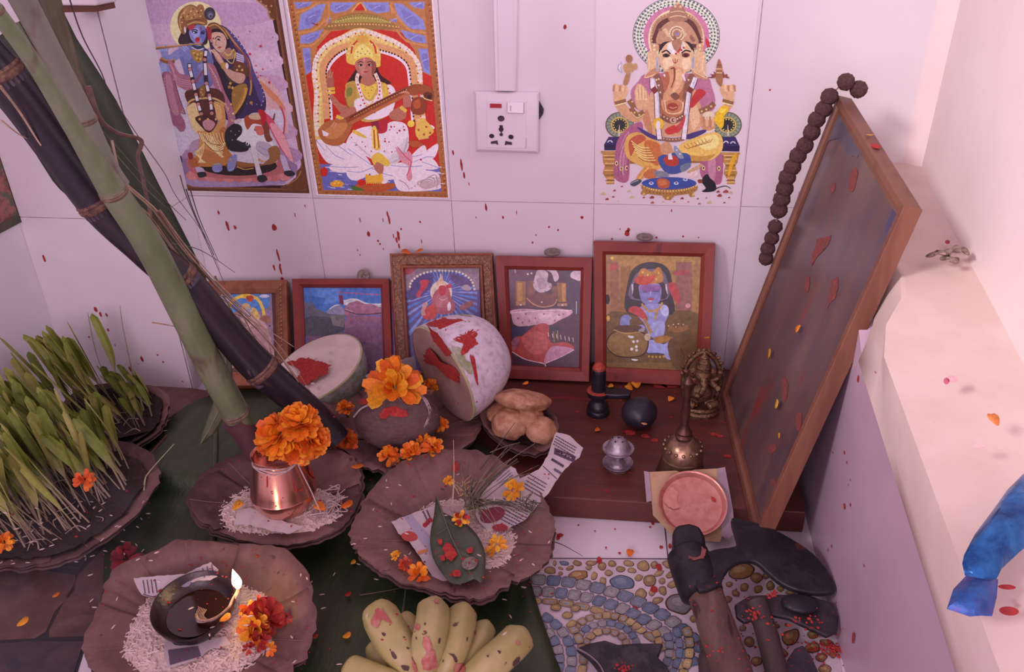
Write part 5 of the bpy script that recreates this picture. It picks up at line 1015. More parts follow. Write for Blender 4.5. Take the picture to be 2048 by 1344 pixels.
# coconut
cm = mat('coconut_husk', (.125, .082, .078), (.095, .058, .056), (.15, .10, .09), scale=60, rough=.8, bump=.4, bscale=160, stretch=(1, 1, 2), spot=(.32, .03, .025), spotscale=55, spotthr=(.70, .74))
CC = U(790, 836, .082); rc = px2m(84, CC)
m = M(); m.ball(CC, rc, 36, 24, (1.02, .80, .78), (CR, (CF-V3((0, 0, CF.z))).normalized(), V3((0, 0, 1))), fn=lambda q: 1+.05*q.x+.02*noise.noise(q*3))
o = m.build('coconut', cm); tag(o, 'dull brown coconut dabbed red with a marigold on top', 'coconut')
def coco_px(u, v, lift=.0012):
    d = ray(u, v); lo = (CC-EYE).dot(CF); yy = (CF-V3((0, 0, CF.z))).normalized()
    for i in range(300):
        q = EYE+d*(lo-rc*1.3+rc*1.3*i/300); r = q-CC
        if (r.dot(CR)/(1.02*rc))**2+(r.dot(yy)/(.8*rc))**2+(r.z/(.78*rc))**2 <= 1: return q-CF*lift
    return U(u, v, CC.z)
for pix in ([(765, 820), (790, 812), (812, 822), (815, 832), (795, 834), (775, 828)], [(758, 828), (772, 822), (778, 832), (766, 838)], [(718, 800), (735, 796), (742, 804), (725, 810)]):
    patch('red_dab', pix, coco_px, vermilion, o, 3)
thread = mat('white_thread', (.55, .48, .46), (.42, .30, .28), scale=200, rough=.9)
m = M()
for off in (0, 2.5, 5):
    m.tube(crv([coco_px(u+off, v, .002) for u, v in ((838, 790), (850, 802), (858, 825), (852, 845), (842, 866), (836, 872))], 6), .0008, 5)
m.tube(crv([coco_px(u, v, .002) for u, v in ((708, 834), (722, 818), (742, 808), (760, 802))], 6), .0012, 5)
random.seed(8)
for i in range(7): m.tube(crv([coco_px(828+random.uniform(0, 42), 772+random.uniform(0, 18), .004+random.uniform(0, .006)) for _ in range(5)], 6), .0006, 4)
tag(m.build('tangled_thread', thread), 'tangle of whitish thread draped over the coconut', 'thread')
# ------------------------------------------------------------------ fried breads in a small leaf bowl
PB, PBp, PBc = leaf_plate('small dark leaf bowl of fried breads', [(964, 838, .055), (985, 873, .052), (1020, 897, .050), (1062, 909, .050), (1098, 899, .050), (1114, 870, .052), (1110, 835, .055), (1075, 812, .058), (1015, 808, .060), (978, 815, .058)], (1045, 868), .034, m_=leafd, notch=.03, seed=9, patches=4)
bread = mat('fried_bread', (.50, .27, .15), (.34, .145, .07), (.60, .38, .24), scale=34, rough=.5, thr=(.40, .64), bump=.4, bscale=120, sss=.05)
def bread_at(u, v, z, rp, sc, tilt, label, seed):
    P = U(u, v, z); r = px2m(rp, P); x, y, d = frame_of(tilt); m = M()
    m.ball(P, r, 30, 18, sc, (x, y, d), fn=lambda q: 1+.13*noise.noise(q*1.9+V3((seed, 0, 0)))+.05*noise.noise(q*6+V3((seed, 3, 0))))
    o = m.build('fried_bread', bread); tag(o, label, 'fried bread', 'fried breads in the leaf bowl'); return o
bread_at(1045, 800, .080, 59, (1, .92, .36), V3((.10, .55, 1)), 'topmost domed fried bread lying across the others', 1)
bread_at(1018, 848, .058, 37, (1, .9, .72), V3((-.1, -.5, 1)), 'round fried bread at the front left of the leaf bowl', 2)
bread_at(1082, 860, .056, 33, (1, .95, .62), V3((.3, -.4, 1)), 'smaller fried bread leaning at the right of the leaf bowl', 3)
bread_at(1000, 822, .060, 34, (1, .8, .45), V3((-.3, .1, 1)), 'flat fried bread half hidden at the back of the leaf bowl', 4)
bread_at(1060, 832, .066, 30, (1, .9, .6), V3((.1, -.1, 1)), 'fried bread wedged under the topmost one', 5)
# ------------------------------------------------------------------ black shiva stone
black = mat('black_stone', (.012, .011, .018), (.020, .018, .026), scale=60, rough=.35, spec=.5)
P = U(1196, 826, BT); root = thing('lingam', P, 'small black carved stone with a rounded shaft and a spouted base', 'stone carving')
m = M(); m.lathe(P, [(.0150, 0), (.0158, .003), (.0150, .007), (.0138, .008), (.0142, .012), (.0120, .016), (.0085, .021), (.0090, .026), (.0150, .029), (.0162, .032), (.0160, .0355), (.0120, .0365)], 32); m.build('pedestal', black, root)
m = M(); m.hexa([P+V3(q)+V3((0, 0, .029)) for q in ((.006, -.009, 0), (.022, -.011, .001), (.042, -.010, .001), (.043, .001, .001), (.022, .008, .0), (.006, .010, 0))], [P+V3(q)+V3((0, 0, .037)) for q in ((.006, -.010, 0), (.022, -.012, .001), (.042, -.011, .002), (.043, .002, .002), (.022, .009, .001), (.006, .011, 0))]); m.build('spout', black, root, bevel=.002)
m = M(); m.lathe(P, [(.0098, .034), (.0098, .050), (.0096, .064), (.0086, .071), (.0060, .0755), (.0025, .0775)], 28); m.build('shaft', black, root)
m = M(); m.lathe(P, [(.0090, .0700), (.0064, .0760), (.0026, .0782)], 20); m.build('red_cap', mat('red_paste', (.42, .07, .035), (.30, .03, .02), scale=300, rough=.7), root)
m = M(); m.lathe(P, [(.0155, .0362), (.0110, .0370), (.0100, .0372)], 28); m.build('red_ring', MATS['red_paste'], root)
# black rounded stone
P = U(1279, 826, BT+.0195); m = M(); m.ball(P, px2m(37, P), 30, 20, (.95, 1.02, .86), (V3((.9, -.45, 0)), V3((.45, .9, 0)), V3((0, 0, 1))), fn=lambda q: 1+.05*noise.noise(q*1.6))
o = m.build('black_stone', mat('smooth_black_stone', (.016, .015, .026), (.028, .025, .036), scale=40, rough=.4)); tag(o, 'smooth black stone dabbed red, right of the carved stone', 'stone')
m = M(); m.ball(P+V3((-.002, -.0185, -.003)), .007, 12, 8, (1, .4, .8)); m.build('red_dab', vermilion, o)
# ------------------------------------------------------------------ brass statue
brass = mat('dark_brass', (.20, .115, .06), (.11, .06, .035), (.30, .19, .10), scale=150, rough=.38, metal=.75, bump=.5, bscale=260)
P = U(1399, 822, BT); st = thing('brass_statue', P, 'small dark brass figure seated on an oval base before the tallest red frame', 'statue')
m = M(); m.lathe(P, [(.0235, 0), (.0240, .004), (.0215, .007), (.0225, .010), (.0205, .013), (.0100, .0135)], 32, wob=lambda a, h: 1-.08*math.cos(4*PI*a)); m.build('oval_base', brass, st)
m = M(); B0 = P+V3((0, 0, .0125))
m.ball(B0+V3((0, -.002, .018)), .0150, 20, 14, (1, .85, 1.0))
for s in (-1, 1):
    m.tube(crv([B0+V3((s*.006, -.006, .006)), B0+V3((s*.019, -.009, .007)), B0+V3((s*.008, -.016, .005))], 6), [.0062]*6+[.0058]*6+[.0050], 10)
    m.tube(crv([B0+V3((s*.011, 0, .034)), B0+V3((s*.020, -.005, .028)), B0+V3((s*.019, -.012, .032))], 6), [.0046]*6+[.0040]*6+[.0032], 9)
    m.tube(crv([B0+V3((s*.010, .001, .036)), B0+V3((s*.021, .002, .040)), B0+V3((s*.022, -.002, .052))], 6), [.0042]*6+[.0036]*6+[.0030], 9)
    m.ball(B0+V3((s*.0125, -.001, .048)), .0075, 12, 8, (.75, .35, 1))
m.ball(B0+V3((0, -.004, .046)), .0110, 18, 12, (1, .95, 1))
m.tube(crv([B0+V3((0, -.012, .046)), B0+V3((.001, -.018, .036)), B0+V3((-.003, -.019, .025)), B0+V3((-.009, -.017, .022))], 6), [.0050]*6+[.0044]*6+[.0036]*6+[.0028], 10)
m.build('figure', brass, st, angle=80)
m = M(); m.lathe(B0+V3((0, -.002, .053)), [(.0105, 0), (.0098, .004), (.0104, .006), (.0078, .011), (.0082, .013), (.0050, .018), (.0055, .0195), (.0022, .024), (.0008, .028)], 20); m.build('crown', brass, st)
m = M(); m.tube(crv([B0+V3((-.020, .008, 0)), B0+V3((-.024, .009, .03)), B0+V3((-.018, .009, .058)), B0+V3((0, .009, .074)), B0+V3((.018, .009, .058)), B0+V3((.024, .009, .03)), B0+V3((.020, .008, 0))], 8), .0036, 8)
for i in range(13): t = PI*i/12; m.ball(B0+V3((.0265*math.cos(t), .009, .040+.037*math.sin(t))), .0030, 8, 6)
m.build('arch', brass, st, angle=80)
m = M(); m.tube([B0+V3((-.021, -.004, .05)), B0+V3((-.031, .002, .082))], .0011, 6); m.build('staff', brass, st)
# ------------------------------------------------------------------ bell
P = U(1361, 949, BT); bl = thing('hand_bell', P, 'brass hand bell with a tall thin handle standing behind the copper plate', 'bell')
m = M(); m.lathe(P, [(.0285, 0), (.0300, .0015), (.0290, .006), (.0262, .014), (.0245, .022), (.0240, .027), (.0222, .0285), (.0222, .0300)], 40); m.build('skirt', mat('dull_brass', (.20, .13, .075), (.13, .075, .045), scale=60, rough=.4, metal=.7), bl)
m = M(); m.lathe(P, [(.0232, .0290), (.0244, .0305), (.0240, .0340), (.0222, .0400), (.0180, .0480), (.0120, .0530), (.0085, .0545)], 40); m.build('dome', mat('bell_brass', (.36, .24, .15), (.22, .13, .085), scale=80, rough=.3, metal=.85), bl)
m = M()
for k in range(16): a = 2*PI*k/16; m.ball(P+V3((.0222*math.cos(a), .0222*math.sin(a), .0425)), .0022, 8, 6)
m.build('petal_band', MATS['bell_brass'], bl)
m = M(); m.lathe(P, [(.0085, .054), (.0105, .057), (.0080, .060), (.0095, .063), (.0060, .068), (.0045, .074), (.0052, .092), (.0040, .110), (.0045, .124), (.0062, .130), (.0040, .134), (.0015, .1365)], 18); m.build('handle', mat('bell_handle', (.12, .05, .035), (.08, .035, .025), scale=90, rough=.4, metal=.6), bl)
# ------------------------------------------------------------------ silver censer
silver = mat('tarnished_silver', (.42, .38, .42), (.30, .26, .30), scale=120, rough=.38, metal=.7, bump=.15, bscale=300)
P = U(1235, 936, BT); ce = thing('incense_holder', P, 'little silver incense holder of two scalloped dishes, one above the other', 'incense holder')
sc_ = lambda r0: (lambda a, h: 1+(.035*abs(math.sin(a*PI*22)) if h > -1 else 0))
m = M(); m.lathe(P, [(.0125, 0), (.0130, .002), (.0175, .0075), (.0186, .0085), (.0184, .0095), (.0150, .0080), (.0110, .0060), (.0090, .0075), (.0085, .0105), (.0050, .0130), (.0042, .0180)], 44, wob=lambda a, h: 1+(.03*abs(math.sin(a*PI*22)) if .0074 < h < .0097 else 0)); m.build('lower_dish', silver, ce)
m = M(); m.lathe(P, [(.0042, .0170), (.0060, .0195), (.0130, .0240), (.0184, .0285), (.0190, .0296), (.0187, .0306), (.0155, .0300), (.0140, .0315), (.0125, .0365), (.0095, .0415), (.0055, .0440), (.0010, .0450)], 44, wob=lambda a, h: 1+(.03*abs(math.sin(a*PI*22)) if .0280 < h < .0309 else 0)); m.build('upper_dish', silver, ce)
m = M()
for k in range(5): a = 2*PI*k/5+.4; m.ball(P+V3((.0072*math.cos(a), .0072*math.sin(a), .0432)), .0012, 8, 6, (1, 1, .5))
m.ball(P+V3((0, 0, .0451)), .0013, 8, 6, (1, 1, .5)); m.build('stick_hole', dark, ce)
# ------------------------------------------------------------------ copper plate on a paper packet, tilted over the board edge
nt = V3((0.02, -math.sin(math.radians(30)), math.cos(math.radians(30)))).normalized()
oc = V3((.5, -.328, BT+.0036))
pp = lambda u, v, l=0: UP(u, v, oc+nt*l, nt)
pk = thing('paper_packet', pp(1380, 1010), 'yellowish paper in a clear sleeve under the copper plate', 'paper')
m = M(); a = [pp(*q, .0004) for q in ((1298, 944), (1434, 937), (1444, 1072), (1440, 1084), (1362, 1078), (1340, 1066), (1306, 1030))]; m.hexa([p-nt*.0006 for p in a], a); m.build('paper', mat('yellow_paper', (.50, .34, .19), (.44, .29, .17), scale=40, rough=.7, spot=(.45, .14, .10), spotscale=30, spotthr=(.60, .70)), pk, smooth=False)
m = M(); a = [pp(*q, .0016) for q in ((1434, 937), (1450, 934), (1466, 1020), (1470, 1066), (1456, 1080), (1444, 1072))]; m.hexa([p-nt*.0005 for p in a], a); m.build('sleeve_edge', mat('clear_sleeve', (.30, .22, .26), (.36, .27, .31), scale=50, rough=.12, spec=.8), pk, smooth=False); m = M(); b_ = [pp(*q, .0016) for q in ((1288, 942), (1298, 944), (1304, 1002), (1293, 1004))]; m.hexa([p-nt*.0005 for p in b_], b_); m.build('sleeve_edge', MATS['clear_sleeve'], pk, smooth=False)
copper = mat('pale_copper', (.66, .33, .27), (.60, .26, .21), (.52, .20, .16), scale=35, rough=.32, metal=.55, thr=(.42, .66), bump=.08, bscale=90)
pc = pp(1384, 1010, .002); cr_ = px2m(67.5, pc)
cp = thing('copper_plate', pc, 'shiny copper offering plate with a raised rim, tilted on yellowish paper', 'plate')
m = M(); m.lathe(pc, [(.0003, .0006), (cr_*.70, .0006), (cr_*.86, .0020), (cr_*.93, .0062), (cr_*.97, .0078), (cr_, .0080), (cr_*1.005, .0070), (cr_*.98, .0052), (cr_*.88, .0000), (cr_*.5, -.0008)], 64, nt); m.build('dish', copper, cp)
m = M(); 
for (u, v, r) in ((1358, 1006, .009), (1330, 992, .010), (1343, 1008, .008)):
    pass
patch('red_stain', [(1330, 985), (1345, 975), (1356, 985), (1354, 1004), (1362, 1012), (1350, 1018), (1335, 1012), (1326, 1000)], lambda u, v: pp(u, v, .0044), mat('dull_red_stain', (.56, .22, .18), (.60, .28, .22), scale=90, rough=.5), cp, 3)
patch('red_fleck', [(1422, 993), (1428, 995), (1433, 1001), (1430, 1003), (1424, 999)], lambda u, v: pp(u, v, .0046), vermilion, cp, 2)
# ------------------------------------------------------------------ banana leaf spread under the offerings
bleaf = mat('banana_leaf', (.020, .040, .014), (.032, .058, .020), (.045, .072, .024), scale=14, rough=.38, bump=.25, bscale=140, stretch=(1, .25, 1), spot=(.06, .035, .02), spotscale=20, spotthr=(.72, .76))
out = [(395, 800), (520, 775), (680, 790), (820, 830), (960, 880), (1010, 960), (1045, 1080), (1062, 1165), (1085, 1240), (1105, 1300), (1118, 1380), (1000, 1500), (760, 1500), (600, 1480), (480, 1440), (330, 1330), (215, 1230), (207, 1160), (214, 1060), (235, 960), (285, 890), (335, 845)]
def leafz(P): # rises over the board's front edge
    t = min(max((P.y+.385)/.045, 0), 1); x = min(max((P.x+.205)/.05, 0), 1)
    return .0035 + (BT+.0016-.0030)*(t*t*(3-2*t))*(x*x*(3-2*x))
def onleaf(u, v, dz=0):
    z = .01
    for _ in range(8): z = leafz(U(u, v, z))
    return U(u, v, z) + V3((0, 0, dz))
OP = [(q.x, q.y) for q in crv(out, 4, True)]; cx, cy = 640, 1120
m = M(); rows = []
for f in (1, .93, .85, .76, .68, .6, .52, .44, .36, .28, .2, .12, .05, .005):
    rows.append([onleaf(cx+(x-cx)*f, cy+(y-cy)*f, .0012*noise.noise(V3((x*.02*f, y*.02*f, 0)))) for x, y in OP])
m.rings(rows, True, (False, True))
BL = m.build('banana_leaf', bleaf, solid=.0007, angle=60); tag(BL, 'large dark green banana leaf spread on the floor under the plates and bananas', 'leaf')
m = M(); m.tube([onleaf(u, v, .0012) for u, v in ((432, 800), (432, 860), (430, 950), (428, 1040), (426, 1100), (424, 1200))], [.0028, .0032, .0034, .0036, .0038, .004], 8); m.build('midrib', mat('leaf_midrib', (.075, .095, .035), (.05, .07, .025), scale=60, rough=.5), BL)
# ------------------------------------------------------------------ leaf plates
PA, PAp, PAc = leaf_plate('leaf plate of rice carrying the copper pot', [(378, 1002, .050), (398, 965, .055), (440, 935, .060), (500, 912, .064), (570, 900, .066), (650, 900, .064), (705, 918, .060), (722, 960, .054), (718, 1005, .048), (690, 1050, .044), (640, 1078, .042), (575, 1092, .041), (500, 1086, .041), (435, 1068, .043), (396, 1040, .046)], (560, 1010), .0355, seed=2, m_=leafd, patches=5, pw=2.4, notch=.025)
PBx, PQp, PQc = leaf_plate('largest leaf plate, holding a heart shaped green leaf and newspaper', [(711, 1080, .046), (722, 1030, .050), (760, 975, .055), (815, 932, .060), (880, 912, .062), (950, 915, .060), (1010, 936, .056), (1062, 972, .050), (1096, 1030, .044), (1104, 1078, .040), (1090, 1120, .037), (1050, 1152, .036), (1008, 1170, .036), (975, 1198, .035), (930, 1200, .036), (870, 1186, .037), (805, 1166, .038), (750, 1135, .041), (720, 1105, .044)], (912, 1068), .022, seed=5, patches=7, notch=.028)
PC, PCp, PCc = leaf_plate('nearest leaf plate, with the lit oil lamp standing in rice', [(180, 1290, .036), (196, 1235, .040), (208, 1185, .044), (240, 1140, .048), (298, 1112, .052), (352, 1084, .056), (410, 1086, .055), (480, 1090, .054), (560, 1110, .052), (603, 1152, .048), (621, 1210, .043), (618, 1275, .038), (585, 1335, .034), (520, 1385, .032), (400, 1405, .030), (270, 1390, .031), (196, 1345, .033)], (400, 1250), .012, seed=11, patches=6, notch=.025)
# ------------------------------------------------------------------ rice
ricem = mat('uncooked_rice', (.74, .62, .53), (.64, .52, .44), scale=260, rough=.6, bump=.5, bscale=420, spot=(.38, .10, .08), spotscale=40, spotthr=(.70, .74))
grainm = mat('rice_grain', (.76, .65, .56), (.66, .54, .46), scale=60, rough=.5)
def rice(label, pix, fz, h, grains, seed, extra=()):
    random.seed(seed); Q = [(q.x, q.y) for q in crv(pix, 4, True)]; cx = sum(q[0] for q in pix)/len(pix); cy = sum(q[1] for q in pix)/len(pix)
    def at(x, y, f):
        P = fz(cx+(x-cx)*f, cy+(y-cy)*f); return P + V3((0, 0, h*(1-f**2.2)+.0012*noise.noise(P*220)+.0022*noise.noise(P*60)))
    m = M(); nz = [1+.03*noise.noise(V3((i*.7, seed, 0)))*2 for i in range(len(Q))]
    m.rings([[at(x, y, f*z) - (V3((0, 0, .003)) if f == 1 else V3()) for (x, y), z in zip(Q, nz)] for f in (1, .95, .88, .8, .7, .6, .5, .4, .3, .2, .1, .01)], True, (False, True))
    o = m.build('rice_mound', ricem, angle=80); tag(o, label, 'rice', None, 'stuff')
    g = M()
    for _ in range(grains):
        i = random.randrange(len(Q)); j = (i+1) % len(Q); t = random.random(); f = math.sqrt(random.random())*1.03
        x = Q[i][0]+(Q[j][0]-Q[i][0])*t; y = Q[i][1]+(Q[j][1]-Q[i][1])*t
        P = at(x, y, f); a = random.uniform(0, PI); d = V3((math.cos(a), math.sin(a), random.uniform(-.4, .4))).normalized(); s = frame_of(d)
        P = P + V3((0, 0, .0006)); l = .0029; r = .0009
        ring = lambda k, rr: [P+d*k+s[0]*rr*math.cos(2*PI*q/5)+s[1]*rr*math.sin(2*PI*q/5) for q in range(5)]
        g.rings([ring(-l, r*.3), ring(-l*.5, r), ring(l*.5, r), ring(l, r*.3)])
    go = g.build('grain', grainm, o); go['kind'] = 'stuff'; return o
zt = lambda z: (lambda u, v: U(u, v, z))
rice('mound of rice under the oil lamp in the nearest leaf plate', [(232, 1290), (248, 1250), (282, 1212), (305, 1192), (380, 1175), (450, 1165), (505, 1160), (545, 1180), (556, 1205), (552, 1240), (545, 1290), (510, 1325), (450, 1352), (360, 1372), (270, 1360), (240, 1325)], zt(.024), .009, 1500, 1)
rice('rice around the foot of the copper pot', [(436, 1030), (448, 1005), (475, 980), (520, 970), (600, 975), (650, 985), (680, 1000), (696, 1035), (668, 1052), (620, 1064), (560, 1066), (500, 1068), (455, 1060)], zt(.042), .006, 700, 2)
rice('rice under the green leaf in the largest plate', [(818, 1020), (835, 1000), (870, 985), (920, 985), (985, 1010), (1025, 1050), (1033, 1085), (1020, 1120), (1000, 1150), (950, 1155), (880, 1130), (830, 1080)], zt(.030), .005, 700, 3)
# ------------------------------------------------------------------ copper pot
pot = mat('polished_copper', (.80, .42, .34), (.74, .36, .28), scale=14, rough=.20, metal=.95, bump=.02, bscale=200)
KP = U(575, 1016, .046); kz = px2m(64.5, KP)
ka = thing('copper_pot', KP, 'polished copper water pot filled with orange marigolds', 'pot')
pr = [(.36, 0), (.60, .05), (.80, .20), (.93, .42), (.99, .66), (1.0, .76), (.985, .80), (.95, .98), (.87, 1.28), (.785, 1.60), (.715, 1.88), (.69, 1.98), (.70, 2.05), (.745, 2.11), (.75, 2.14), (.73, 2.15), (.68, 2.08), (.66, 1.9), (.64, 1.7)]
m = M(); m.lathe(KP, [(r*kz, h*kz) for r, h in pr], 56, cap=(True, True)); m.build('body', pot, ka, angle=25)
m = M()
for k in range(3):
    m.tube([KP+V3((math.cos(a)*kz*(.71+.012*k), math.sin(a)*kz*(.71+.012*k), kz*(1.98-.05*k+.05*math.sin(3*a+k)))) for a in (2*PI*i/40 for i in range(41))], .0007, 5)
m.tube(crv([KP+V3((.70*kz, -.2*kz, 2.0*kz)), KP+V3((.86*kz, -.25*kz, 1.5*kz)), KP+V3((1.0*kz, -.25*kz, 1.0*kz)), KP+V3((1.12*kz, -.30*kz, .6*kz)), KP+V3((1.25*kz, -.36*kz, .25*kz))], 8), .0007, 5)
m.build('neck_thread', thread, ka)
random.seed(21); m = M()
for i in range(16):
    c = U(652+random.uniform(-26, 30), 1010+random.uniform(-24, 28), .050); m.tube(crv([c+V3((random.uniform(-.018, .018), random.uniform(-.018, .018), random.uniform(0, .007))) for _ in range(5)], 6), .0006, 4)
tag(m.build('tangled_thread', thread), 'heap of loose white thread in the rice beside the copper pot', 'thread')
G1 = 'marigolds in the copper pot'
top = KP+V3((0, 0, 1.72*kz))
random.seed(31)
for (u, v, dz, r, ax, lab) in ((560, 862, .014, .0245, V3((-.35, -.55, .8)), 'biggest orange marigold at the front left of the copper pot'), (596, 882, .010, .0200, V3((.15, -.9, .4)), 'orange marigold facing forward low over the pot rim'), (600, 838, .026, .0205, V3((.1, -.3, 1)), 'uppermost orange marigold in the copper pot'), (622, 870, .014, .0185, V3((.8, -.5, .5)), 'ragged orange marigold at the right of the copper pot')):
    c = UY(u, v+9, KP.y-.004); flower('marigold', c, r, ax, lab, 'flower', G1, OR, 6, 17, calyx=True)
# ------------------------------------------------------------------ marigolds and petals around the coconut plate
G2 = 'marigolds on the coconut plate'
flower('marigold', coco_px(792, 774, .012), .0290, V3((.05, -.80, .65)), 'torn marigold with long orange petals on top of the coconut', 'flower', G2, OR+YE, 4, 15, calyx=True, long=1.25)
flower('marigold', U(690, 818, .076), .0115, V3((-.1, -.1, 1)), 'small marigold on a green stalk at the left of the coconut', 'flower', G2, OR, 4, 10, calyx=True)
flower('marigold', U(692, 884, .060), .0150, V3((-.1, -.8, .6)), 'rust orange marigold between the copper pot and the coconut', 'flower', G2, [(.62, .12, .02, 1), (.7, .16, .02, 1)], 5, 15, calyx=True)
for u, v, z, r, lab in ((778, 912, .066, .0125, 'crumpled marigold at the front lip of the coconut plate'), (822, 904, .068, .0125, 'flattened marigold right of the crumpled one on the coconut plate'), (866, 896, .068, .0130, 'marigold at the front right lip of the coconut plate'), (848, 884, .070, .010, 'small marigold behind the one at the front right lip'), (880, 850, .066, .0105, 'marigold bud against the cut face of the big gourd'), (862, 772, .085, .0100, 'marigold tuft right of the one on top of the coconut'), (770, 733, .098, .0085, 'small marigold behind the top one, on the folded paper')):
    flower('marigold', U(u, v, z), r, V3((random.uniform(-.5, .5), -.5, .8)), lab, 'flower', G2, OR, 4, 11, ragged=.5)
npaper = mat('newsprint', (.56, .50, .50), (.50, .44, .44), scale=60, rough=.8, bump=.08)
inkm = mat('newsprint_ink', 'COL', rough=.8)
def rows(a, x0, y0, ux, uy, vx, vy, n, L_, gap, h='#4c424a', w_=2.2, seed=0):
    random.seed(seed)
    for i in range(n):
        t = 0
        while t < L_:
            d = random.uniform(.04, .12)*L_; d = min(d, L_-t)
            a.l(h, w_, x0+ux*t+vx*i*gap, y0+uy*t+vy*i*gap, x0+ux*(t+d*.8)+vx*i*gap, y0+uy*(t+d*.8)+vy*i*gap, smooth=False, up=False); t += d
def sheet(label, plane_pts, outline, cat='newspaper', curl=.0, name='newspaper_scrap'):
    p0, p1, p2 = plane_pts; n = (p1-p0).cross(p2-p0).normalized(); n = n if n.z > 0 else -n
    f = lambda u, v, l=0: UP(u, v, p0+n*l, n); random.seed(len(outline))
    P = []
    for a, b in zip(outline, outline[1:]+outline[:1]):
        k = max(1, int(math.hypot(b[0]-a[0], b[1]-a[1])/7))
        for j in range(k): P.append((a[0]+(b[0]-a[0])*j/k+random.uniform(-1, 1), a[1]+(b[1]-a[1])*j/k+random.uniform(-1, 1)))
    m = M(); A_ = [f(*q, .0003) for q in P]; m.hexa([q-n*.0003 for q in A_], A_); o = m.build(name, npaper, smooth=False); tag(o, label, cat); return o, f, n
o, f, n = sheet('folded newsprint scrap behind the flower on the coconut', (U(730, 760, .088), U(830, 735, .088), U(780, 720, .110)), [(731, 752), (765, 732), (828, 712), (834, 738), (800, 752), (770, 760), (740, 772)])
a = Art(lambda u, v: f(u, v, .0008), 1, 0, 0, (1, 1, 1), n); rows(a, 738, 756, .92, -.36, .3, .9, 3, 85, 5, seed=1); a.build('print', inkm, o)
# ------------------------------------------------------------------ the largest plate
o, f, n = sheet('strip of newspaper sticking up out of the largest plate over the board', (U(930, 1010, .044), U(1050, 1045, .040), U(1140, 890, .072)), [(945, 1005), (985, 965), (1022, 932), (1032, 938), (1040, 958), (1078, 938), (1095, 912), (1108, 872), (1113, 864), (1140, 872), (1166, 896), (1160, 915), (1142, 926), (1120, 950), (1098, 985), (1072, 1013), (1050, 1040), (1018, 1056), (975, 1062), (955, 1040)])
a = Art(lambda u, v: f(u, v, .0008), 1, 0, 0, (.9, .8, .85), n)
rows(a, 1112, 872, .86, .50, -.35, .94, 4, 48, 5.5, seed=2)
a.p('#4a3548', 1109, 895, 1152, 913, 1148, 925, 1108, 908); rows(a, 1113, 902, .9, .40, 0, 1, 1, 34, 5, h='#cfc0cc', w_=4, seed=3); rows(a, 1103, 918, .82, .5, -.4, .9, 1, 30, 6, h='#35283a', w_=5, seed=4); rows(a, 1108, 938, .82, .5, -.4, .9, 1, 18, 6, h='#5a4a5a', w_=5, seed=14); a.l('#4a3a48', 1.5, 1086, 932, 1114, 958, smooth=False)
rows(a, 1058, 948, .86, .5, -.42, .9, 5, 42, 7, seed=5); rows(a, 1012, 985, .88, .46, -.42, .9, 9, 60, 6.5, seed=6); rows(a, 990, 958, .7, -.6, .5, .8, 4, 38, 6, h='#7b6d78', seed=7); a.e('#7a3340', 985, 1030, 26, 15, -20); a.e('#96323c', 1000, 1055, 16, 7); a.e('#8a2c3a', 965, 1025, 8, 7)
a.build('print', inkm, o)
o, f, n = sheet('folded white paper under the left side of the green leaf', (U(800, 1050, .040), U(900, 1170, .034), U(870, 1000, .043)), [(783, 1043), (800, 1036), (838, 1022), (872, 1010), (900, 1020), (920, 1060), (930, 1110), (925, 1165), (918, 1175), (895, 1178), (878, 1172), (850, 1130), (820, 1085), (797, 1066)])
a = Art(lambda u, v: f(u, v, .0008), 1, 0, 0, (.9, .8, .85), n); a.p('#9d93a8', 808, 1034, 822, 1028, 868, 1085, 880, 1130, 868, 1120, 840, 1080); a.c('#a8443c', 802, 1070, 818, 1062, 834, 1070, 832, 1080, 812, 1082); rows(a, 846, 1022, .4, .9, .9, -.3, 2, 24, 8, w_=3, seed=9); a.dots('#9a2c38', 5, 855, 1045, 850, 1050, 860, 1040); a.l('#c07a40', 6, 836, 1106, 855, 1100)
a.build('print', inkm, o)
gl = mat('heart_leaf', (.050, .070, .042), (.070, .092, .055), scale=30, rough=.42, bump=.15, bscale=120)
def leafsurf(u, v, l=0): return UP(u, v, U(920, 1090, .049)+V3((0, 0, l)), V3((-.10, -.12, 1)).normalized())
lp = [(873, 990), (878, 1018), (905, 1034), (935, 1050), (958, 1076), (971, 1110), (969, 1150), (962, 1165), (948, 1158), (930, 1166), (905, 1168), (885, 1148), (866, 1116), (860, 1075), (868, 1030)]
Q = [(q.x, q.y) for q in crv(lp, 3, True)]; cx, cy = 912, 1095
m = M(); m.rings([[leafsurf(cx+(x-cx)*fx_, cy+(y-cy)*fx_, .004*(1-fx_)+.0015*noise.noise(V3((x*.05, y*.05, fx_)))) for x, y in Q] for fx_ in (1, .8, .6, .4, .2, .02)], True, (False, True))
hl = m.build('heart_leaf', gl, solid=.0006, angle=60); tag(hl, 'dull green pointed leaf with red powder and a coin in the largest plate', 'leaf')
m = M(); m.tube([leafsurf(u, v, l) for u, v, l in ((873, 992, .001), (888, 1035, .003), (903, 1075, .0048), (925, 1120, .0035), (948, 1158, .001))], .0007, 6)
for s, e in (((890, 1040), (912, 1055)), ((895, 1055), (872, 1070)), ((903, 1078), (940, 1090)), ((908, 1086), (870, 1110)), ((918, 1105), (962, 1120))): m.tube([leafsurf(*s, .0035), leafsurf((s[0]+e[0])/2, (s[1]+e[1])/2, .0030), leafsurf(*e, .0012)], .0003, 4)
m.build('midrib', mat('leaf_vein', (.13, .15, .09), rough=.6), hl)
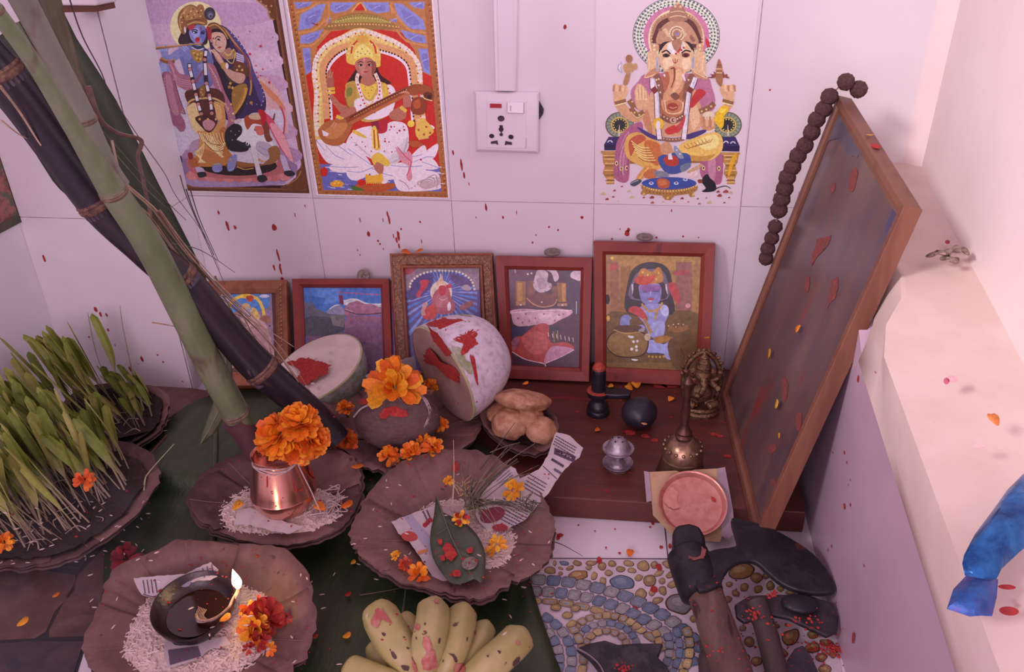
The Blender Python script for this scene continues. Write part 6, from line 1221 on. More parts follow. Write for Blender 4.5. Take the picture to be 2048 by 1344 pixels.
for pix in ([(886, 1095), (900, 1086), (908, 1098), (914, 1108), (904, 1120), (892, 1116)], [(876, 1080), (884, 1078), (884, 1088), (877, 1088)], [(905, 1142), (918, 1140), (920, 1152), (908, 1152)], [(934, 1098), (944, 1094), (946, 1104), (936, 1106)], [(880, 1112), (888, 1110), (890, 1120), (882, 1120)]): patch('red_powder', pix, lambda u, v: leafsurf(u, v, .0052), vermilion, hl, 3)
coin_at(leafsurf(940, 1128, .0035), V3((-.1, -.12, 1)), .0082, 'coin lying on the pointed green leaf')
grassm = mat('dry_grass', 'COL', .25, scale=120, rough=.7)
def strand(m, pts, r, col, flat=.5, r2=None):
    m.col = col; C = crv(pts, 6); n = len(C); m.tube(C, [r+((r2 if r2 is not None else r*.4)-r)*i/(n-1) for i in range(n)], 5, flat=flat)
random.seed(17)
bun = thing('grass_bundle', U(945, 1010, .05), 'tied bundle of thin green grass lying across the largest plate', 'grass')
GC = [(.09, .10, .055, 1), (.13, .13, .07, 1), (.06, .07, .045, 1), (.22, .18, .11, 1)]
for i in range(46):
    s = U(940+random.uniform(-14, 14), 1008+random.uniform(-12, 12), .052)
    k_ = i % 4
    if k_ == 0: e = U(1060+random.uniform(-30, 30), 1022+random.uniform(-10, 22), .052+random.uniform(0, .010))
    elif k_ == 1: e = U(random.uniform(985, 1080), random.uniform(870, 960), .085)
    elif k_ == 2: e = U(random.uniform(900, 970), random.uniform(930, 985), .070)
    else: e = U(random.uniform(940, 1000), random.uniform(1010, 1060), .055)
    m = M(); strand(m, [s, s.lerp(e, .5)+V3((0, 0, random.uniform(.002, .012))), e], .0009, random.choice(GC)); m.build('blade', grassm, bun)
for i in range(10):
    c = U(1066+random.uniform(-14, 14), 1020+random.uniform(-14, 14), .054); m = M(); strand(m, [c+V3((random.uniform(-.012, .012), random.uniform(-.012, .012), random.uniform(0, .01))) for _ in range(4)], .0007, random.choice(GC)); m.build('blade', grassm, bun)
G3 = 'loose grass stalks'
for i, (pts, lab) in enumerate(((((1105, 1082, .04), (1130, 1092, .03), (1165, 1112, .004)), 'grass stalk poking out of the largest plate onto the white tile'), (((905, 1010, .06), (908, 950, .075), (907, 880, .09)), 'upright pale grass stalk before the big gourd'), (((960, 940, .065), (990, 900, .08), (1030, 845, .10)), 'grass stalk rising past the fried breads'), (((980, 905, .06), (1010, 893, .062), (1040, 885, .065)), 'short grass stalk under the bowl of fried breads'), (((805, 1225, .02), (810, 1190, .02), (812, 1155, .03)), 'grass stalk in front of the largest plate above the bananas'), (((720, 1190, .006), (770, 1182, .006), (800, 1176, .008)), 'grass stalk lying on the banana leaf left of the bananas'), (((760, 960, .06), (790, 925, .065), (850, 880, .075)), 'grass stalk across the front of the coconut'), (((785, 925, .062), (800, 935, .06), (808, 945, .055)), 'short tan stem end at the lip of the coconut plate'))):
    m = M(); strand(m, [U(*q) for q in pts], .0010, GC[i % 4] if i != 1 else (.42, .36, .24, 1)); tag(m.build('grass_stalk', grassm), lab, 'grass', G3)
random.seed(19)
cp_ = thing('flower_pistils', U(915, 985, .055), 'tuft of pale yellow threads at the back of the largest plate', 'flower')
for i in range(16):
    c = U(925+random.uniform(-14, 14), 985+random.uniform(-8, 8), .050); e = c+V3((random.uniform(-.018, .018), random.uniform(-.008, .015), random.uniform(.004, .020))); m = M(); strand(m, [c, c.lerp(e, .5)+V3((0, .001, .002)), e], .0006, random.choice([(.62, .50, .28, 1), (.70, .42, .10, 1), (.55, .45, .30, 1)])); m.build('filament', grassm, cp_)
G4 = 'marigolds in the largest plate'
for u, v, z, r, lab, cl in ((1026, 980, .058, .0125, 'yellow marigold lying on the newspaper strip', YE), (992, 1090, .044, .0115, 'yellow marigold head right of the pointed leaf', YE), (922, 1038, .056, .0090, 'small yellow and red flower at the top of the pointed leaf', YE+RD), (898, 962, .060, .0060, 'tiny yellow flower tip at the back of the largest plate', YE), (838, 1150, .040, .0125, 'flattened orange marigold at the front left of the largest plate', OR), (812, 1130, .042, .0080, 'red orange flower bit left of the folded paper', [(.6, .08, .02, 1)]), (792, 1112, .044, .0055, 'tiny yellow bud at the left rim of the largest plate', YE)):
    flower('marigold', U(u, v, z), r, V3((random.uniform(-.4, .4), -.4, .9)), lab, 'flower', G4, cl, 3, 9, ragged=.6)
tag(patch('red_mark', [(905, 930), (912, 922), (918, 935), (912, 946), (904, 940)], lambda u, v: U(u, v, .0605), vermilion, None, 2), 'red smear on the far inside of the largest plate', 'stain')
# ------------------------------------------------------------------ oil lamp
LPt = U(398, 1238, .030); clay = mat('sooty_clay', (.020, .011, .012), (.034, .019, .017), (.014, .011, .020), scale=40, rough=.30, bump=.2, bscale=120)
lm = thing('oil_lamp', LPt, 'dark clay oil lamp with a lit cotton wick', 'oil lamp'); lr = px2m(81, LPt)
nl = V3((.03, -.10, 1)).normalized(); wob = lambda a, h: 1+.10*max(0, math.cos(2*PI*(a-.075)))**8
m = M(); m.lathe(LPt, [(lr*.55, 0), (lr*.80, .006), (lr*.95, .016), (lr*1.0, .0235), (lr*.985, .0250), (lr*.95, .0240), (lr*.88, .0165), (lr*.70, .0090), (lr*.40, .0062), (.0002, .0060)], 48, nl, wob); m.build('bowl', clay, lm)
m = M(); m.lathe(LPt, [(.0002, .0100), (lr*.55, .0100), (lr*.705, .0100)], 40, nl, cap=(True, False)); m.build('oil', mat('lamp_oil', (.026, .009, .006), rough=.06, spec=.8), lm)
wick = mat('cotton_wick', (.36, .26, .19), (.24, .16, .11), scale=220, rough=.8)
FP_ = U(478, 1178, .0565)
m = M(); wp = [U(392, 1232, .0425), U(400, 1243, .0425), U(425, 1240, .0440), U(452, 1222, .0475), U(468, 1200, .0520), FP_]
for k in range(5): m.tube(crv([p+V3((random.uniform(-.0012, .0012), random.uniform(-.0012, .0012), .0004*k)) for p in wp], 6), .0011, 6)
for k in range(6): m.tube(crv([U(398+k*3, 1214+k, .0425), U(392+k*3, 1232, .0425), U(402+k*4, 1244, .0428)], 6), .0005, 4)
m.build('wick', wick, lm)
m = M(); m.ball(FP_+V3((0, 0, .0010)), .0018, 10, 8); m.build('burnt_tip', dark, lm)
fl = M(); fl.lathe(FP_+V3((0, 0, .001)), [(.0006, 0), (.0028, .002), (.0043, .0055), (.0046, .0085), (.0038, .0130), (.0022, .0185), (.0008, .0230), (.0001, .0250)], 18, V3((-.06, 0, 1)))
fo = fl.build('flame', emis('flame_glow', (1.0, .78, .50), 14), lm)
pl_ = bpy.data.lights.new('flame_light', 'POINT'); pl_.energy = .10; pl_.color = (1.0, .55, .25); pl_.shadow_soft_size = .006; po = bpy.data.objects.new('flame_light', pl_); COL.objects.link(po); po.location = FP_+V3((0, -.004, .014))
loose(440, 1244, .0530, .0110, 25, 'orange petal on the front rim of the oil lamp', None, OR, w_=.35)
o, f, n = sheet('torn newspaper strip behind the oil lamp', (U(300, 1170, .046), U(420, 1150, .054), U(330, 1200, .044)), [(268, 1156), (300, 1153), (370, 1148), (385, 1140), (422, 1124), (436, 1140), (434, 1154), (420, 1160), (392, 1162), (350, 1172), (322, 1186), (304, 1194), (284, 1190), (272, 1172)])
a = Art(lambda u, v: f(u, v, .0008), 1, 0, 0, (.9, .8, .85), n); rows(a, 286, 1160, .15, .98, 1, -.05, 4, 28, 8, seed=31); rows(a, 405, 1136, .2, .9, 1, -.4, 3, 22, 9, seed=32); a.e('#8a8094', 368, 1164, 14, 10, 5); a.l('#3a2c34', 1.5, 286, 1188, 310, 1194, 348, 1191); a.build('print', inkm, o)
o, f, n = sheet('crumpled newspaper under the front of the oil lamp', (U(320, 1300, .034), U(420, 1300, .035), U(380, 1250, .034)), [(300, 1200), (330, 1196), (345, 1230), (395, 1262), (420, 1280), (452, 1272), (462, 1290), (420, 1298), (395, 1318), (336, 1337), (328, 1310), (330, 1280), (310, 1240)])
a = Art(lambda u, v: f(u, v, .0008), 1, 0, 0, (.9, .8, .85), n); a.p('#5a4a5c', 336, 1300, 395, 1292, 402, 1312, 340, 1330); a.c('#3c3448', 340, 1262, 380, 1270, 400, 1285, 350, 1290); rows(a, 310, 1205, .3, .9, 1, 0, 2, 34, 8, seed=33); a.build('print', inkm, o)
G5 = 'flowers beside the oil lamp'
random.seed(41)
flower('marigold', U(508, 1256, .042), .0150, V3((.1, -.75, .6)), 'yellow orange marigold half beside the oil lamp', 'flower', G5, YE+OR, 4, 12, calyx=True)
flower('marigold', U(498, 1222, .046), .0095, V3((-.4, -.3, .9)), 'small marigold petals tucked against the oil lamp', 'flower', G5, OR, 3, 9)
flower('red_flower', U(530, 1235, .044), .0190, V3((.3, -.3, 1)), 'crushed red flower right of the oil lamp', 'flower', G5, RD, 4, 11, ragged=.4)
flower('red_flower', U(520, 1280, .042), .0100, V3((.3, -.3, 1)), 'small red flower bit below the marigold half by the lamp', 'flower', G5, RD, 3, 8, ragged=.5)
flower('red_flower', U(518, 1204, .046), .0075, V3((0, -.6, 1)), 'upright red petal pair right of the flame', 'flower', G5, RD, 2, 6, ragged=.3)
flower('red_flower', U(572, 1236, .044), .0065, V3((.3, -.3, 1)), 'red flower scrap at the right rim of the lamp plate', 'flower', G5, RD, 2, 6)
flower('marigold', U(538, 1297, .040), .0070, V3((.3, -.3, 1)), 'tiny orange flower scrap at the lower right of the lamp plate', 'flower', G5, OR, 2, 7)
flower('red_flower', U(498, 1296, .042), .0060, V3((.3, -.3, 1)), 'red scrap lying in the rice below the lamp', 'flower', G5, RD, 2, 7)
flower('red_flower', U(252, 1118, .012), .0165, V3((.2, -.2, 1)), 'dark red flower on the banana leaf behind the lamp plate', 'flower', None, [(.20, .01, .012, 1), (.28, .015, .015, 1)], 3, 10)
o, f, n = sheet('crumpled white paper beside the foot of the copper pot', (U(480, 1050, .050), U(600, 1060, .050), U(540, 1030, .053)), [(474, 1018), (500, 1016), (540, 1028), (575, 1046), (610, 1052), (580, 1068), (545, 1062), (500, 1050), (470, 1048)])
# ------------------------------------------------------------------ bananas
ban = mat('banana_skin', (.42, .38, .13), (.36, .36, .14), (.50, .43, .19), scale=16, rough=.42, thr=(.40, .62), spot=(.13, .065, .04), spotscale=75, spotthr=(.69, .72), sss=.05)
bn = thing('banana_bunch', U(850, 1350, .02), 'hand of short plump yellow green bananas stained red', 'bananas')
def banana(pts, wpx, green=0):
    C = crv([U(*q) for q in pts], 8); n = len(C); w_ = px2m(wpx/2, C[n//2]); m = M()
    prof = [(.30 if t < .001 else min(1, (t/.16)**.5*.98)) * (1 if t < .62 else 1-.50*((t-.62)/.38)**1.6) for t in (i/(n-1) for i in range(n))]
    px = None; rs = []
    for i, p in enumerate(C):
        d = (C[min(i+1, n-1)]-C[max(i-1, 0)]).normalized(); x = (px-d*px.dot(d)).normalized() if px else frame_of(d)[0]; y = d.cross(x); px = x
        rs.append([p+(x*math.cos(2*PI*k/20)+y*math.sin(2*PI*k/20))*w_*prof[i]*(1+.05*math.cos(5*2*PI*k/20)) for k in range(20)])
    m.rings(rs); o = m.build('banana', ban, bn, angle=70)
    m = M(); d = (C[0]-C[2]).normalized(); m.tube([C[0]-d*.001, C[0]+d*.002], [w_*.26, w_*.14], 8); m.build('tip', mat('banana_tip', (.10, .06, .04), rough=.8), o)
    return o
for pts, w_ in ((((752, 1216, .052), (772, 1255, .056), (800, 1300, .046), (832, 1352, .030)), 76), (((866, 1208, .050), (864, 1245, .062), (856, 1290, .056), (850, 1350, .034)), 68), (((926, 1215, .040), (920, 1255, .048), (906, 1305, .044), (880, 1362, .030)), 60), (((972, 1246, .026), (960, 1280, .030), (935, 1320, .030), (900, 1368, .026)), 48), (((1046, 1268, .036), (1020, 1296, .042), (975, 1335, .040), (910, 1385, .028)), 68), (((692, 1335, .030), (730, 1350, .034), (780, 1368, .032), (835, 1378, .026)), 62), (((752, 1290, .022), (765, 1310, .024), (795, 1335, .024), (835, 1368, .022)), 56), (((808, 1230, .018), (818, 1260, .020), (830, 1310, .020), (845, 1360, .020)), 44)):
    banana(pts, w_)
m = M(); C = U(856, 1368, .028); m.ball(C, .020, 16, 10, (1.3, .8, .7)); m.tube([C, C+V3((.01, -.05, .0))], [.014, .011], 10); m.build('crown', ban, bn)
# ------------------------------------------------------------------ sugar canes leaning into the left corner
def cane(label, pts, nodes, m_, nodem, wax=None, cat='sugarcane', group='sugarcane stalks in the left corner', bulge=1.06, name='sugarcane'):
    """pts: (u, v, depth, width px) from the foot up; nodes: fractions along"""
    P = [UD(u, v, d) for u, v, d, w_ in pts]; R = [w_/2*d/FPX for u, v, d, w_ in pts]
    dv = (P[-1]-P[-2]).normalized(); k_ = min(max((-.372-P[-1].x)/dv.x if dv.x < -.05 else .3, .05), .75)     # up to where it rests on the left wall
    P = P+[P[-1]+dv*k_]; R = R+[R[-1]*.95]
    root = thing(name, P[0], label, cat, group)
    C = crv(P, 14); n = len(C)
    RR = [R[min(int(i/14), len(R)-1)] + (R[min(int(i/14)+1, len(R)-1)]-R[min(int(i/14), len(R)-1)])*((i % 14)/14) for i in range(n)]
    cuts = [0]+[int(f*(n-1)) for f in nodes]+[n-1]
    for a, b in zip(cuts, cuts[1:]):
        if b-a < 2: continue
        m = M(); m.tube(C[a:b+1], [RR[i]*(1-.06*math.sin(PI*(i-a)/(b-a))) for i in range(a, b+1)], 24); m.build('internode', m_, root, angle=70)
    for c in cuts[1:-1]:
        d = (C[c+1]-C[c-1]).normalized(); r = RR[c]
        m = M(); m.lathe(C[c], [(r*.99, -r*.30), (r*bulge, -r*.22), (r*bulge*1.01, -r*.05), (r*1.0, r*.02), (r*bulge, r*.12), (r*1.0, r*.24)], 24, d); m.build('node', nodem, root)
        if wax:
            m = M(); m.lathe(C[c]-d*r*.45, [(r*.955, -r*.28), (r*.985, -r*.1), (r*.99, r*.16)], 24, d, cap=(False, False)); m.build('wax_band', wax, root)
    return root, C, RR
purple = mat('purple_cane', (.015, .009, .015), (.027, .012, .020), (.011, .008, .014), scale=22, rough=.36, thr=(.40, .62), spot=(.10, .075, .085), spotscale=45, spotthr=(.70, .74), stretch=(1, 1, .35))
purplen = mat('purple_cane_node', (.14, .07, .05), (.06, .028, .03), (.22, .13, .07), scale=90, rough=.7)
waxb = mat('wax_bloom', (.085, .065, .085), (.05, .035, .05), scale=80, rough=.7)
green = mat('green_cane', (.150, .195, .095), (.185, .215, .120), (.125, .155, .070), scale=18, rough=.42, thr=(.40, .62), spot=(.11, .075, .05), spotscale=26, spotthr=(.62, .70), stretch=(1, 1, .4))
greenn = mat('green_cane_node', (.14, .09, .06), (.20, .17, .09), scale=120, rough=.7)
grey = mat('waxy_green_cane', (.19, .20, .145), (.225, .225, .17), scale=16, rough=.5, spot=(.15, .10, .09), spotscale=22, spotthr=(.64, .72), stretch=(1, 1, .4))
cane('thick dark purple sugarcane leaning from the plates up to the left', [(672, 880, .99, 58), (628, 830, .975, 62), (505, 722, .93, 70), (386, 584, .87, 72), (292, 500, .83, 74), (193, 402, .79, 78), (40, 195, .72, 88), (-60, 70, .68, 90), (-170, -80, .63, 92)], [.21, .37, .56, .71, .86], purple, purplen, waxb)
cane('pale green sugarcane crossing in front of the purple one, purple at its foot', [(510, 905, .985, 40), (478, 838, .960, 52), (425, 740, .915, 58), (360, 610, .855, 60), (298, 490, .800, 60), (226, 382, .745, 54), (150, 262, .690, 38), (70, 130, .635, 34), (-10, 20, .59, 34), (-110, -110, .54, 34)], [.117, .50, .80], green, greenn)
cane('greyish green sugarcane behind the pale green one', [(236, 372, .785, 46), (205, 318, .765, 46), (158, 215, .73, 46), (104, 110, .69, 48), (40, -10, .645, 52), (-40, -150, .59, 54)], [.30, .72], grey, greenn)
# purple foot sheath of the pale cane
m = M(); C = crv([UD(512, 908, .982), UD(492, 868, .970), UD(470, 838, .958)], 6); m.tube(C, [20*.98/FPX*1.0+.0004*i for i in range(len(C))], 20); o = m.build('sheath', mat('purple_sheath', (.085, .035, .045), (.12, .05, .055), scale=40, rough=.6), None)
fo_ = [q for q in bpy.data.objects if q.name.startswith('sugarcane') and q.get('label', '').startswith('pale green')][0]
o.parent = fo_; o.matrix_parent_inverse = Matrix.Translation(-fo_.location)
# ------------------------------------------------------------------ leaves that go with them
def strip(name, label, left, right, depth, m_, cat='leaf', fold=.004, rib=None, group=None, n=30, curv=0):
    """a leaf blade between two outlines (u, v), its depth running from depth[0] to depth[1]"""
    L_, R_ = resample([V3((u, v, 0)) for u, v in left], n), resample([V3((u, v, 0)) for u, v in right], n)
    m = M(); rows_ = []
    for i, (a, b) in enumerate(zip(L_, R_)):
        d = depth[0]+(depth[1]-depth[0])*i/n; row = []
        for j in range(7):
            q = a.lerp(b, j/6); row.append(UD(q.x, q.y, d - fold*(1-abs(j/3-1)) + .0008*noise.noise(V3((i*.4, j, 1)))))
        rows_.append(row)
    m.rings(rows_, False); o = m.build(name, m_, solid=.0007, angle=60); tag(o, label, cat, group)
    if rib:
        m = M(); m.tube([r[3]-CF*.0006 for r in rows_], [.0016-.001*i/n for i in range(n+1)], 6); m.build('midrib', rib, o)
    return o
dgl = mat('dark_long_leaf', (.022, .034, .016), (.034, .046, .022), scale=26, rough=.5, stretch=(1, 1, .2), bump=.1)
ogl = mat('olive_sheath', (.105, .098, .048), (.14, .13, .07), (.075, .07, .032), scale=30, rough=.5, stretch=(1, 1, .25))
ribm = mat('pale_rib', (.16, .17, .09), rough=.6)
strip('banana_leaf', 'dark green long leaf hanging behind the sugarcanes', [(-40, 100), (20, 190), (60, 290), (112, 372), (150, 404), (205, 440), (290, 530), (380, 640)], [(110, -10), (155, 80), (198, 145), (234, 203), (288, 309), (323, 379), (350, 430), (389, 507), (412, 555), (432, 650)], (.80, .99), dgl, fold=.012, rib=ribm)
strip('leaf_sheath', 'olive green cane sheath beside the greyish cane at the top left', [(52, -20), (86, 60), (122, 140), (160, 215), (196, 282), (200, 290)], [(118, -20), (132, 40), (146, 85), (178, 190), (204, 262), (206, 282)], (.715, .80), ogl, cat='leaf sheath', fold=.014)
strip('leaf_tip', 'pale green leaf tip hanging before the gilt framed picture', [(440, 690), (440, 750), (425, 812), (404, 866), (400, 886)], [(462, 700), (466, 770), (452, 830), (428, 868), (404, 888)], (1.0, .975), mat('pale_leaf', (.090, .105, .048), (.12, .13, .065), scale=30, rough=.5, stretch=(1, 1, .2)), fold=.004, rib=ribm)
straw = [(.36, .24, .15, 1), (.42, .30, .20, 1), (.28, .18, .12, 1)]; dk = [(.07, .055, .055, 1), (.10, .075, .065, 1), (.05, .045, .04, 1)]; gn = [(.12, .14, .07, 1), (.16, .17, .09, 1)]
random.seed(51)
SL = (((140, 0, .74), (165, 72, .76), (205, 150, .78), (218, 200, .80), (236, 280, .82), (256, 322, .84)), ((232, 206, .80), (276, 272, .82), (328, 345, .85), (352, 392, .87), (405, 465, .92), (440, 540, .96)), ((372, 378, .91), (390, 428, .93), (428, 510, .97)), ((381, 380, .91), (400, 440, .93), (436, 520, .97)), ((360, 350, .90), (376, 400, .91), (420, 500, .95), (450, 570, .98)))
for i, pts in enumerate(SL):
    m = M(); strand(m, [UD(*q) for q in pts], .0011, dk[i % 3]); tag(m.build('grass_strand', grassm), 'thin dark grass strand hanging across the pillar and the blue flute player print' if i else 'thin dark grass strand falling past the white box', 'grass strand', 'dark strands hanging in the left corner')
m = M(); strand(m, [UD(176, 172, .76), UD(200, 238, .79), UD(235, 266, .81), UD(282, 280, .83), UD(276, 312, .84), UD(282, 340, .85), UD(302, 432, .88)], .0032, (.24, .15, .12, 1), .3, .002); tag(m.build('dry_leaf_strip', grassm), 'bent dry brown leaf strip beside the sugarcanes', 'leaf')
for i, pts in enumerate((((205, 262, .80), (258, 322, .83), (322, 392, .86), (372, 440, .89)), ((208, 280, .80), (250, 330, .82), (300, 385, .85), (345, 425, .88)), ((330, 485, .86), (400, 500, .89), (470, 545, .93)), ((430, 552, .975), (452, 600, .985), (486, 664, .99)))):
    m = M(); strand(m, [UD(*q) for q in pts], .0014 if i < 3 else .0022, gn[i % 2]); tag(m.build('grass_strand', grassm), 'thin green strand running along the dark long leaf' if i < 3 else 'short green grass stem before the gilt framed picture', 'grass strand', 'green strands in the left corner')
base = [(205, 290, .795), (232, 372, .815), (300, 430, .84), (352, 500, .865), (420, 575, .895), (500, 650, .925), (560, 720, .95), (625, 815, .975)]
for i in range(13):
    a = random.randint(0, 3); b = random.randint(a+3, 8); o1, o2 = random.uniform(-16, 26), random.uniform(-14, 22)
    pts = [UD(u+o1+(o2-o1)*j/8, v-(o1+(o2-o1)*j/8)*.5, d-.004-.006*random.random()) for j, (u, v, d) in enumerate(base)][a:b+1]
    m = M(); strand(m, pts, random.uniform(.0014, .0036), straw[i % 3], .3, .001); tag(m.build('straw', grassm), 'dry straw lying along the top of the purple sugarcane', 'straw', 'straws along the purple sugarcane')
for pts, lab in ((((432, 612, .93), (500, 640, .94), (548, 668, .95), (588, 694, .96)), 'pale straw sticking out before the red framed temple picture'), (((505, 650, .94), (532, 672, .95), (545, 720, .96), (548, 742, .96)), 'bent straw hanging over the cut gourd'), (((480, 620, .93), (520, 690, .95), (565, 722, .96)), 'short straw beside the cut gourd'), (((305, 645, .90), (335, 650, .89), (360, 656, .88), (382, 672, .885)), 'short pale straw crossing the green sugarcane'), (((2, 240, .70), (40, 270, .72), (72, 282, .74)), 'thin brown straw at the left edge beside the purple sugarcane'), (((0, 172, .66), (40, 225, .70), (80, 288, .73), (110, 325, .75)), 'pale straw along the left side of the purple sugarcane')):
    m = M(); strand(m, [UD(*q) for q in pts], .0014, straw[1], .5); tag(m.build('straw', grassm), lab, 'straw')
# dried leaf sheath peeling at the green node
m = M(); strand(m, [UD(196, 282, .79), UD(214, 320, .795), UD(238, 352, .80), UD(252, 380, .805)], .0075, (.34, .24, .19, 1), .35, .003); tag(m.build('dry_sheath', grassm), 'pale dry sheath peeling off the cane node', 'leaf sheath')
# ------------------------------------------------------------------ sprouting barley in leaf plates
soil = mat('soil', (.045, .026, .024), (.065, .040, .034), (.030, .018, .018), scale=120, rough=.95, bump=1.0, bscale=260, spot=(.26, .20, .16), spotscale=240, spotthr=(.68, .72))
sproutm = mat('sprout', 'COL', .15, scale=160, rough=.5, sss=.1)
PW, PWp, PWc = leaf_plate('front leaf plate of soil and tall barley sprouts at the left', [(-40, 1120, .028), (40, 1136, .028), (130, 1122, .030), (200, 1084, .032), (262, 1036, .034), (306, 972, .036), (312, 938, .038), (285, 910, .042), (220, 890, .046), (120, 885, .048), (0, 900, .048), (-90, 960, .044), (-100, 1050, .034)], (110, 1010), .006, seed=14, patches=5, notch=.02, m_=leafd)
PV, PVp, PVc = leaf_plate('rear leaf plate of soil and sprouts at the foot of the pillar', [(150, 905, .040), (215, 916, .038), (265, 900, .036), (320, 860, .036), (334, 825, .038), (330, 795, .042), (290, 775, .046), (225, 772, .048), (150, 790, .048), (110, 840, .046)], (235, 840), .006, seed=15, patches=4, notch=.02, m_=leafd)
m = M(); a = [U(*q) for q in ((205, 778, .004), (300, 773, .004), (380, 778, .004), (425, 785, .004), (385, 808, .004), (340, 836, .004), (260, 850, .004), (200, 850, .004))]; m.hexa(a, [p+V3((0, 0, .002)) for p in a]); tag(m.build('dry_leaf', leafm, smooth=False), 'flat brown dry leaf at the foot of the pillar', 'leaf')
def planter(root, Pf, pol, n_part, n_stuff, lean, hmin, hmax, seed, tall, z0, nm):
    random.seed(seed)
    m = M(); nn_ = 78; m.rings([[Pf(i, t, .006+.003*noise.noise(V3((i*.9, t*9, seed)))+(.006*(1-t))) for i in range(nn_)] for t in (.90, .82, .72, .6, .48, .36, .24, .12, .01)], True, (False, True)); m.build('soil', soil, root)
    def inside(x, y):
        c = False; j = len(pol)-1
        for i in range(len(pol)):
            if (pol[i][1] > y) != (pol[j][1] > y) and x < (pol[j][0]-pol[i][0])*(y-pol[i][1])/(pol[j][1]-pol[i][1])+pol[i][0]: c = not c
            j = i
        return c
    xs, ys = [p[0] for p in pol], [p[1] for p in pol]; blades = []
    while len(blades) < n_part+n_stuff:
        x, y = random.uniform(min(xs), max(xs)), random.uniform(min(ys), max(ys))
        if inside(x, y): blades.append((x, y))
    blades.sort(key=lambda q: -q[1])
    def blade(m, x, y):
        b = U(x, y, z0); h = random.uniform(hmin, hmax); t_ = tall(x, y); h *= t_
        l = lean+V3((random.uniform(-.30, .30), random.uniform(-.2, .2), 0)); tip = b+V3((l.x*h, l.y*h, h)); mid = b.lerp(tip, .5)+V3((random.uniform(-.1, .06)*h, 0, 0))
        C = crv([b, mid, tip+V3((-.08*h*random.random(), 0, -.02*h))], 7); n = len(C); s = V3((1, .2, 0)).normalized(); ang = random.uniform(-.9, .9); s = V3((math.cos(ang), math.sin(ang), 0))
        g = random.choice([(.24, .29, .045), (.29, .33, .06), (.19, .24, .045), (.32, .32, .08)]); w_ = random.uniform(.0040, .0078); short = random.random() < .22
        ids = []
        for i, p in enumerate(C):
            f = i/(n-1); ww = .0011 if f < .38 else .0011+(w_-.0011)*math.sin(min((f-.38)/.62, 1)**.75*PI*.80)**.8
            if i == n-1: ww = w_*.12
            if short: ww = min(ww, .0014)
            ids.append((m.pt(p-s*ww), m.pt(p+V3((-s.y, s.x, 0))*ww*.45), m.pt(p+s*ww), f))
        for a, c in zip(ids, ids[1:]):
            f = a[3]; k = min(max((f-.15)/.35, 0), 1); pale = (.40, .32, .22); m.col = tuple(pale[q]+(g[q]-pale[q])*k for q in range(3))+(1,)
            m.face([a[0], a[1], c[1], c[0]]); m.face([a[1], a[2], c[2], c[1]])
    for x, y in blades[:n_part]: m = M(); blade(m, x, y); m.build('sprout', sproutm, root)
    if n_stuff:
        m = M()
        for x, y in blades[n_part:]: blade(m, x, y)
        o = m.build('sprout_thicket', sproutm, root); o['kind'] = 'stuff'
    for i in range(14):   # fallen pale roots
        x, y = random.choice(blades); b = U(x+random.uniform(-10, 25), y+random.uniform(0, 25), z0+.004); m = M(); a = random.uniform(0, 6.28); strand(m, [b, b+V3((.012*math.cos(a), .012*math.sin(a), .003)), b+V3((.022*math.cos(a+.6), .022*math.sin(a+.6), .001))], .0009, (.48, .40, .33, 1)); m.build('root', grassm, root)
planter(PW, PWp, [(5, 1095), (60, 1105), (130, 1088), (200, 1052), (250, 1005), (272, 962), (262, 930), (190, 905), (100, 905), (10, 920), (-60, 980), (-60, 1060)], 98, 120, V3((-.34, .04, 0)), .100, .138, 61, lambda x, y: 1.0 if x < 200 else .80, .022, 'front')
planter(PV, PVp, [(170, 880), (235, 880), (285, 862), (315, 830), (310, 800), (250, 788), (180, 800), (140, 840)], 70, 0, V3((-.36, .02, 0)), .095, .130, 62, lambda x, y: 1.05 if x < 240 else .48, .024, 'rear')
m = M(); strand(m, [U(288, 988, .030), U(290, 960, .040), U(300, 942, .050), U(348, 888, .085)], .0013, (.30, .33, .17, 1)); tag(m.build('sprout_stem', grassm), 'single bent sprout leaning out over the banana leaf', 'sprout')
m = M(); strand(m, [U(268, 760, .03), U(258, 715, .07), U(245, 650, .12), U(240, 612, .15)], .0012, (.26, .22, .10, 1)); m.col = (.2, .2, .06, 1); tag(m.build('sprout_stem', grassm), 'lone tall thin sprout standing before the pillar', 'sprout')
flower('marigold', U(168, 960, .075), .0120, V3((.2, -.6, .7)), 'orange marigold caught among the barley sprouts', 'flower', None, [(.75, .13, .02, 1), (.82, .2, .02, 1)], 3, 9, ragged=.5)
flower('marigold', U(8, 1084, .050), .0110, V3((.2, -.6, .7)), 'orange marigold at the left edge among the sprouts', 'flower', None, OR, 3, 9, ragged=.4)
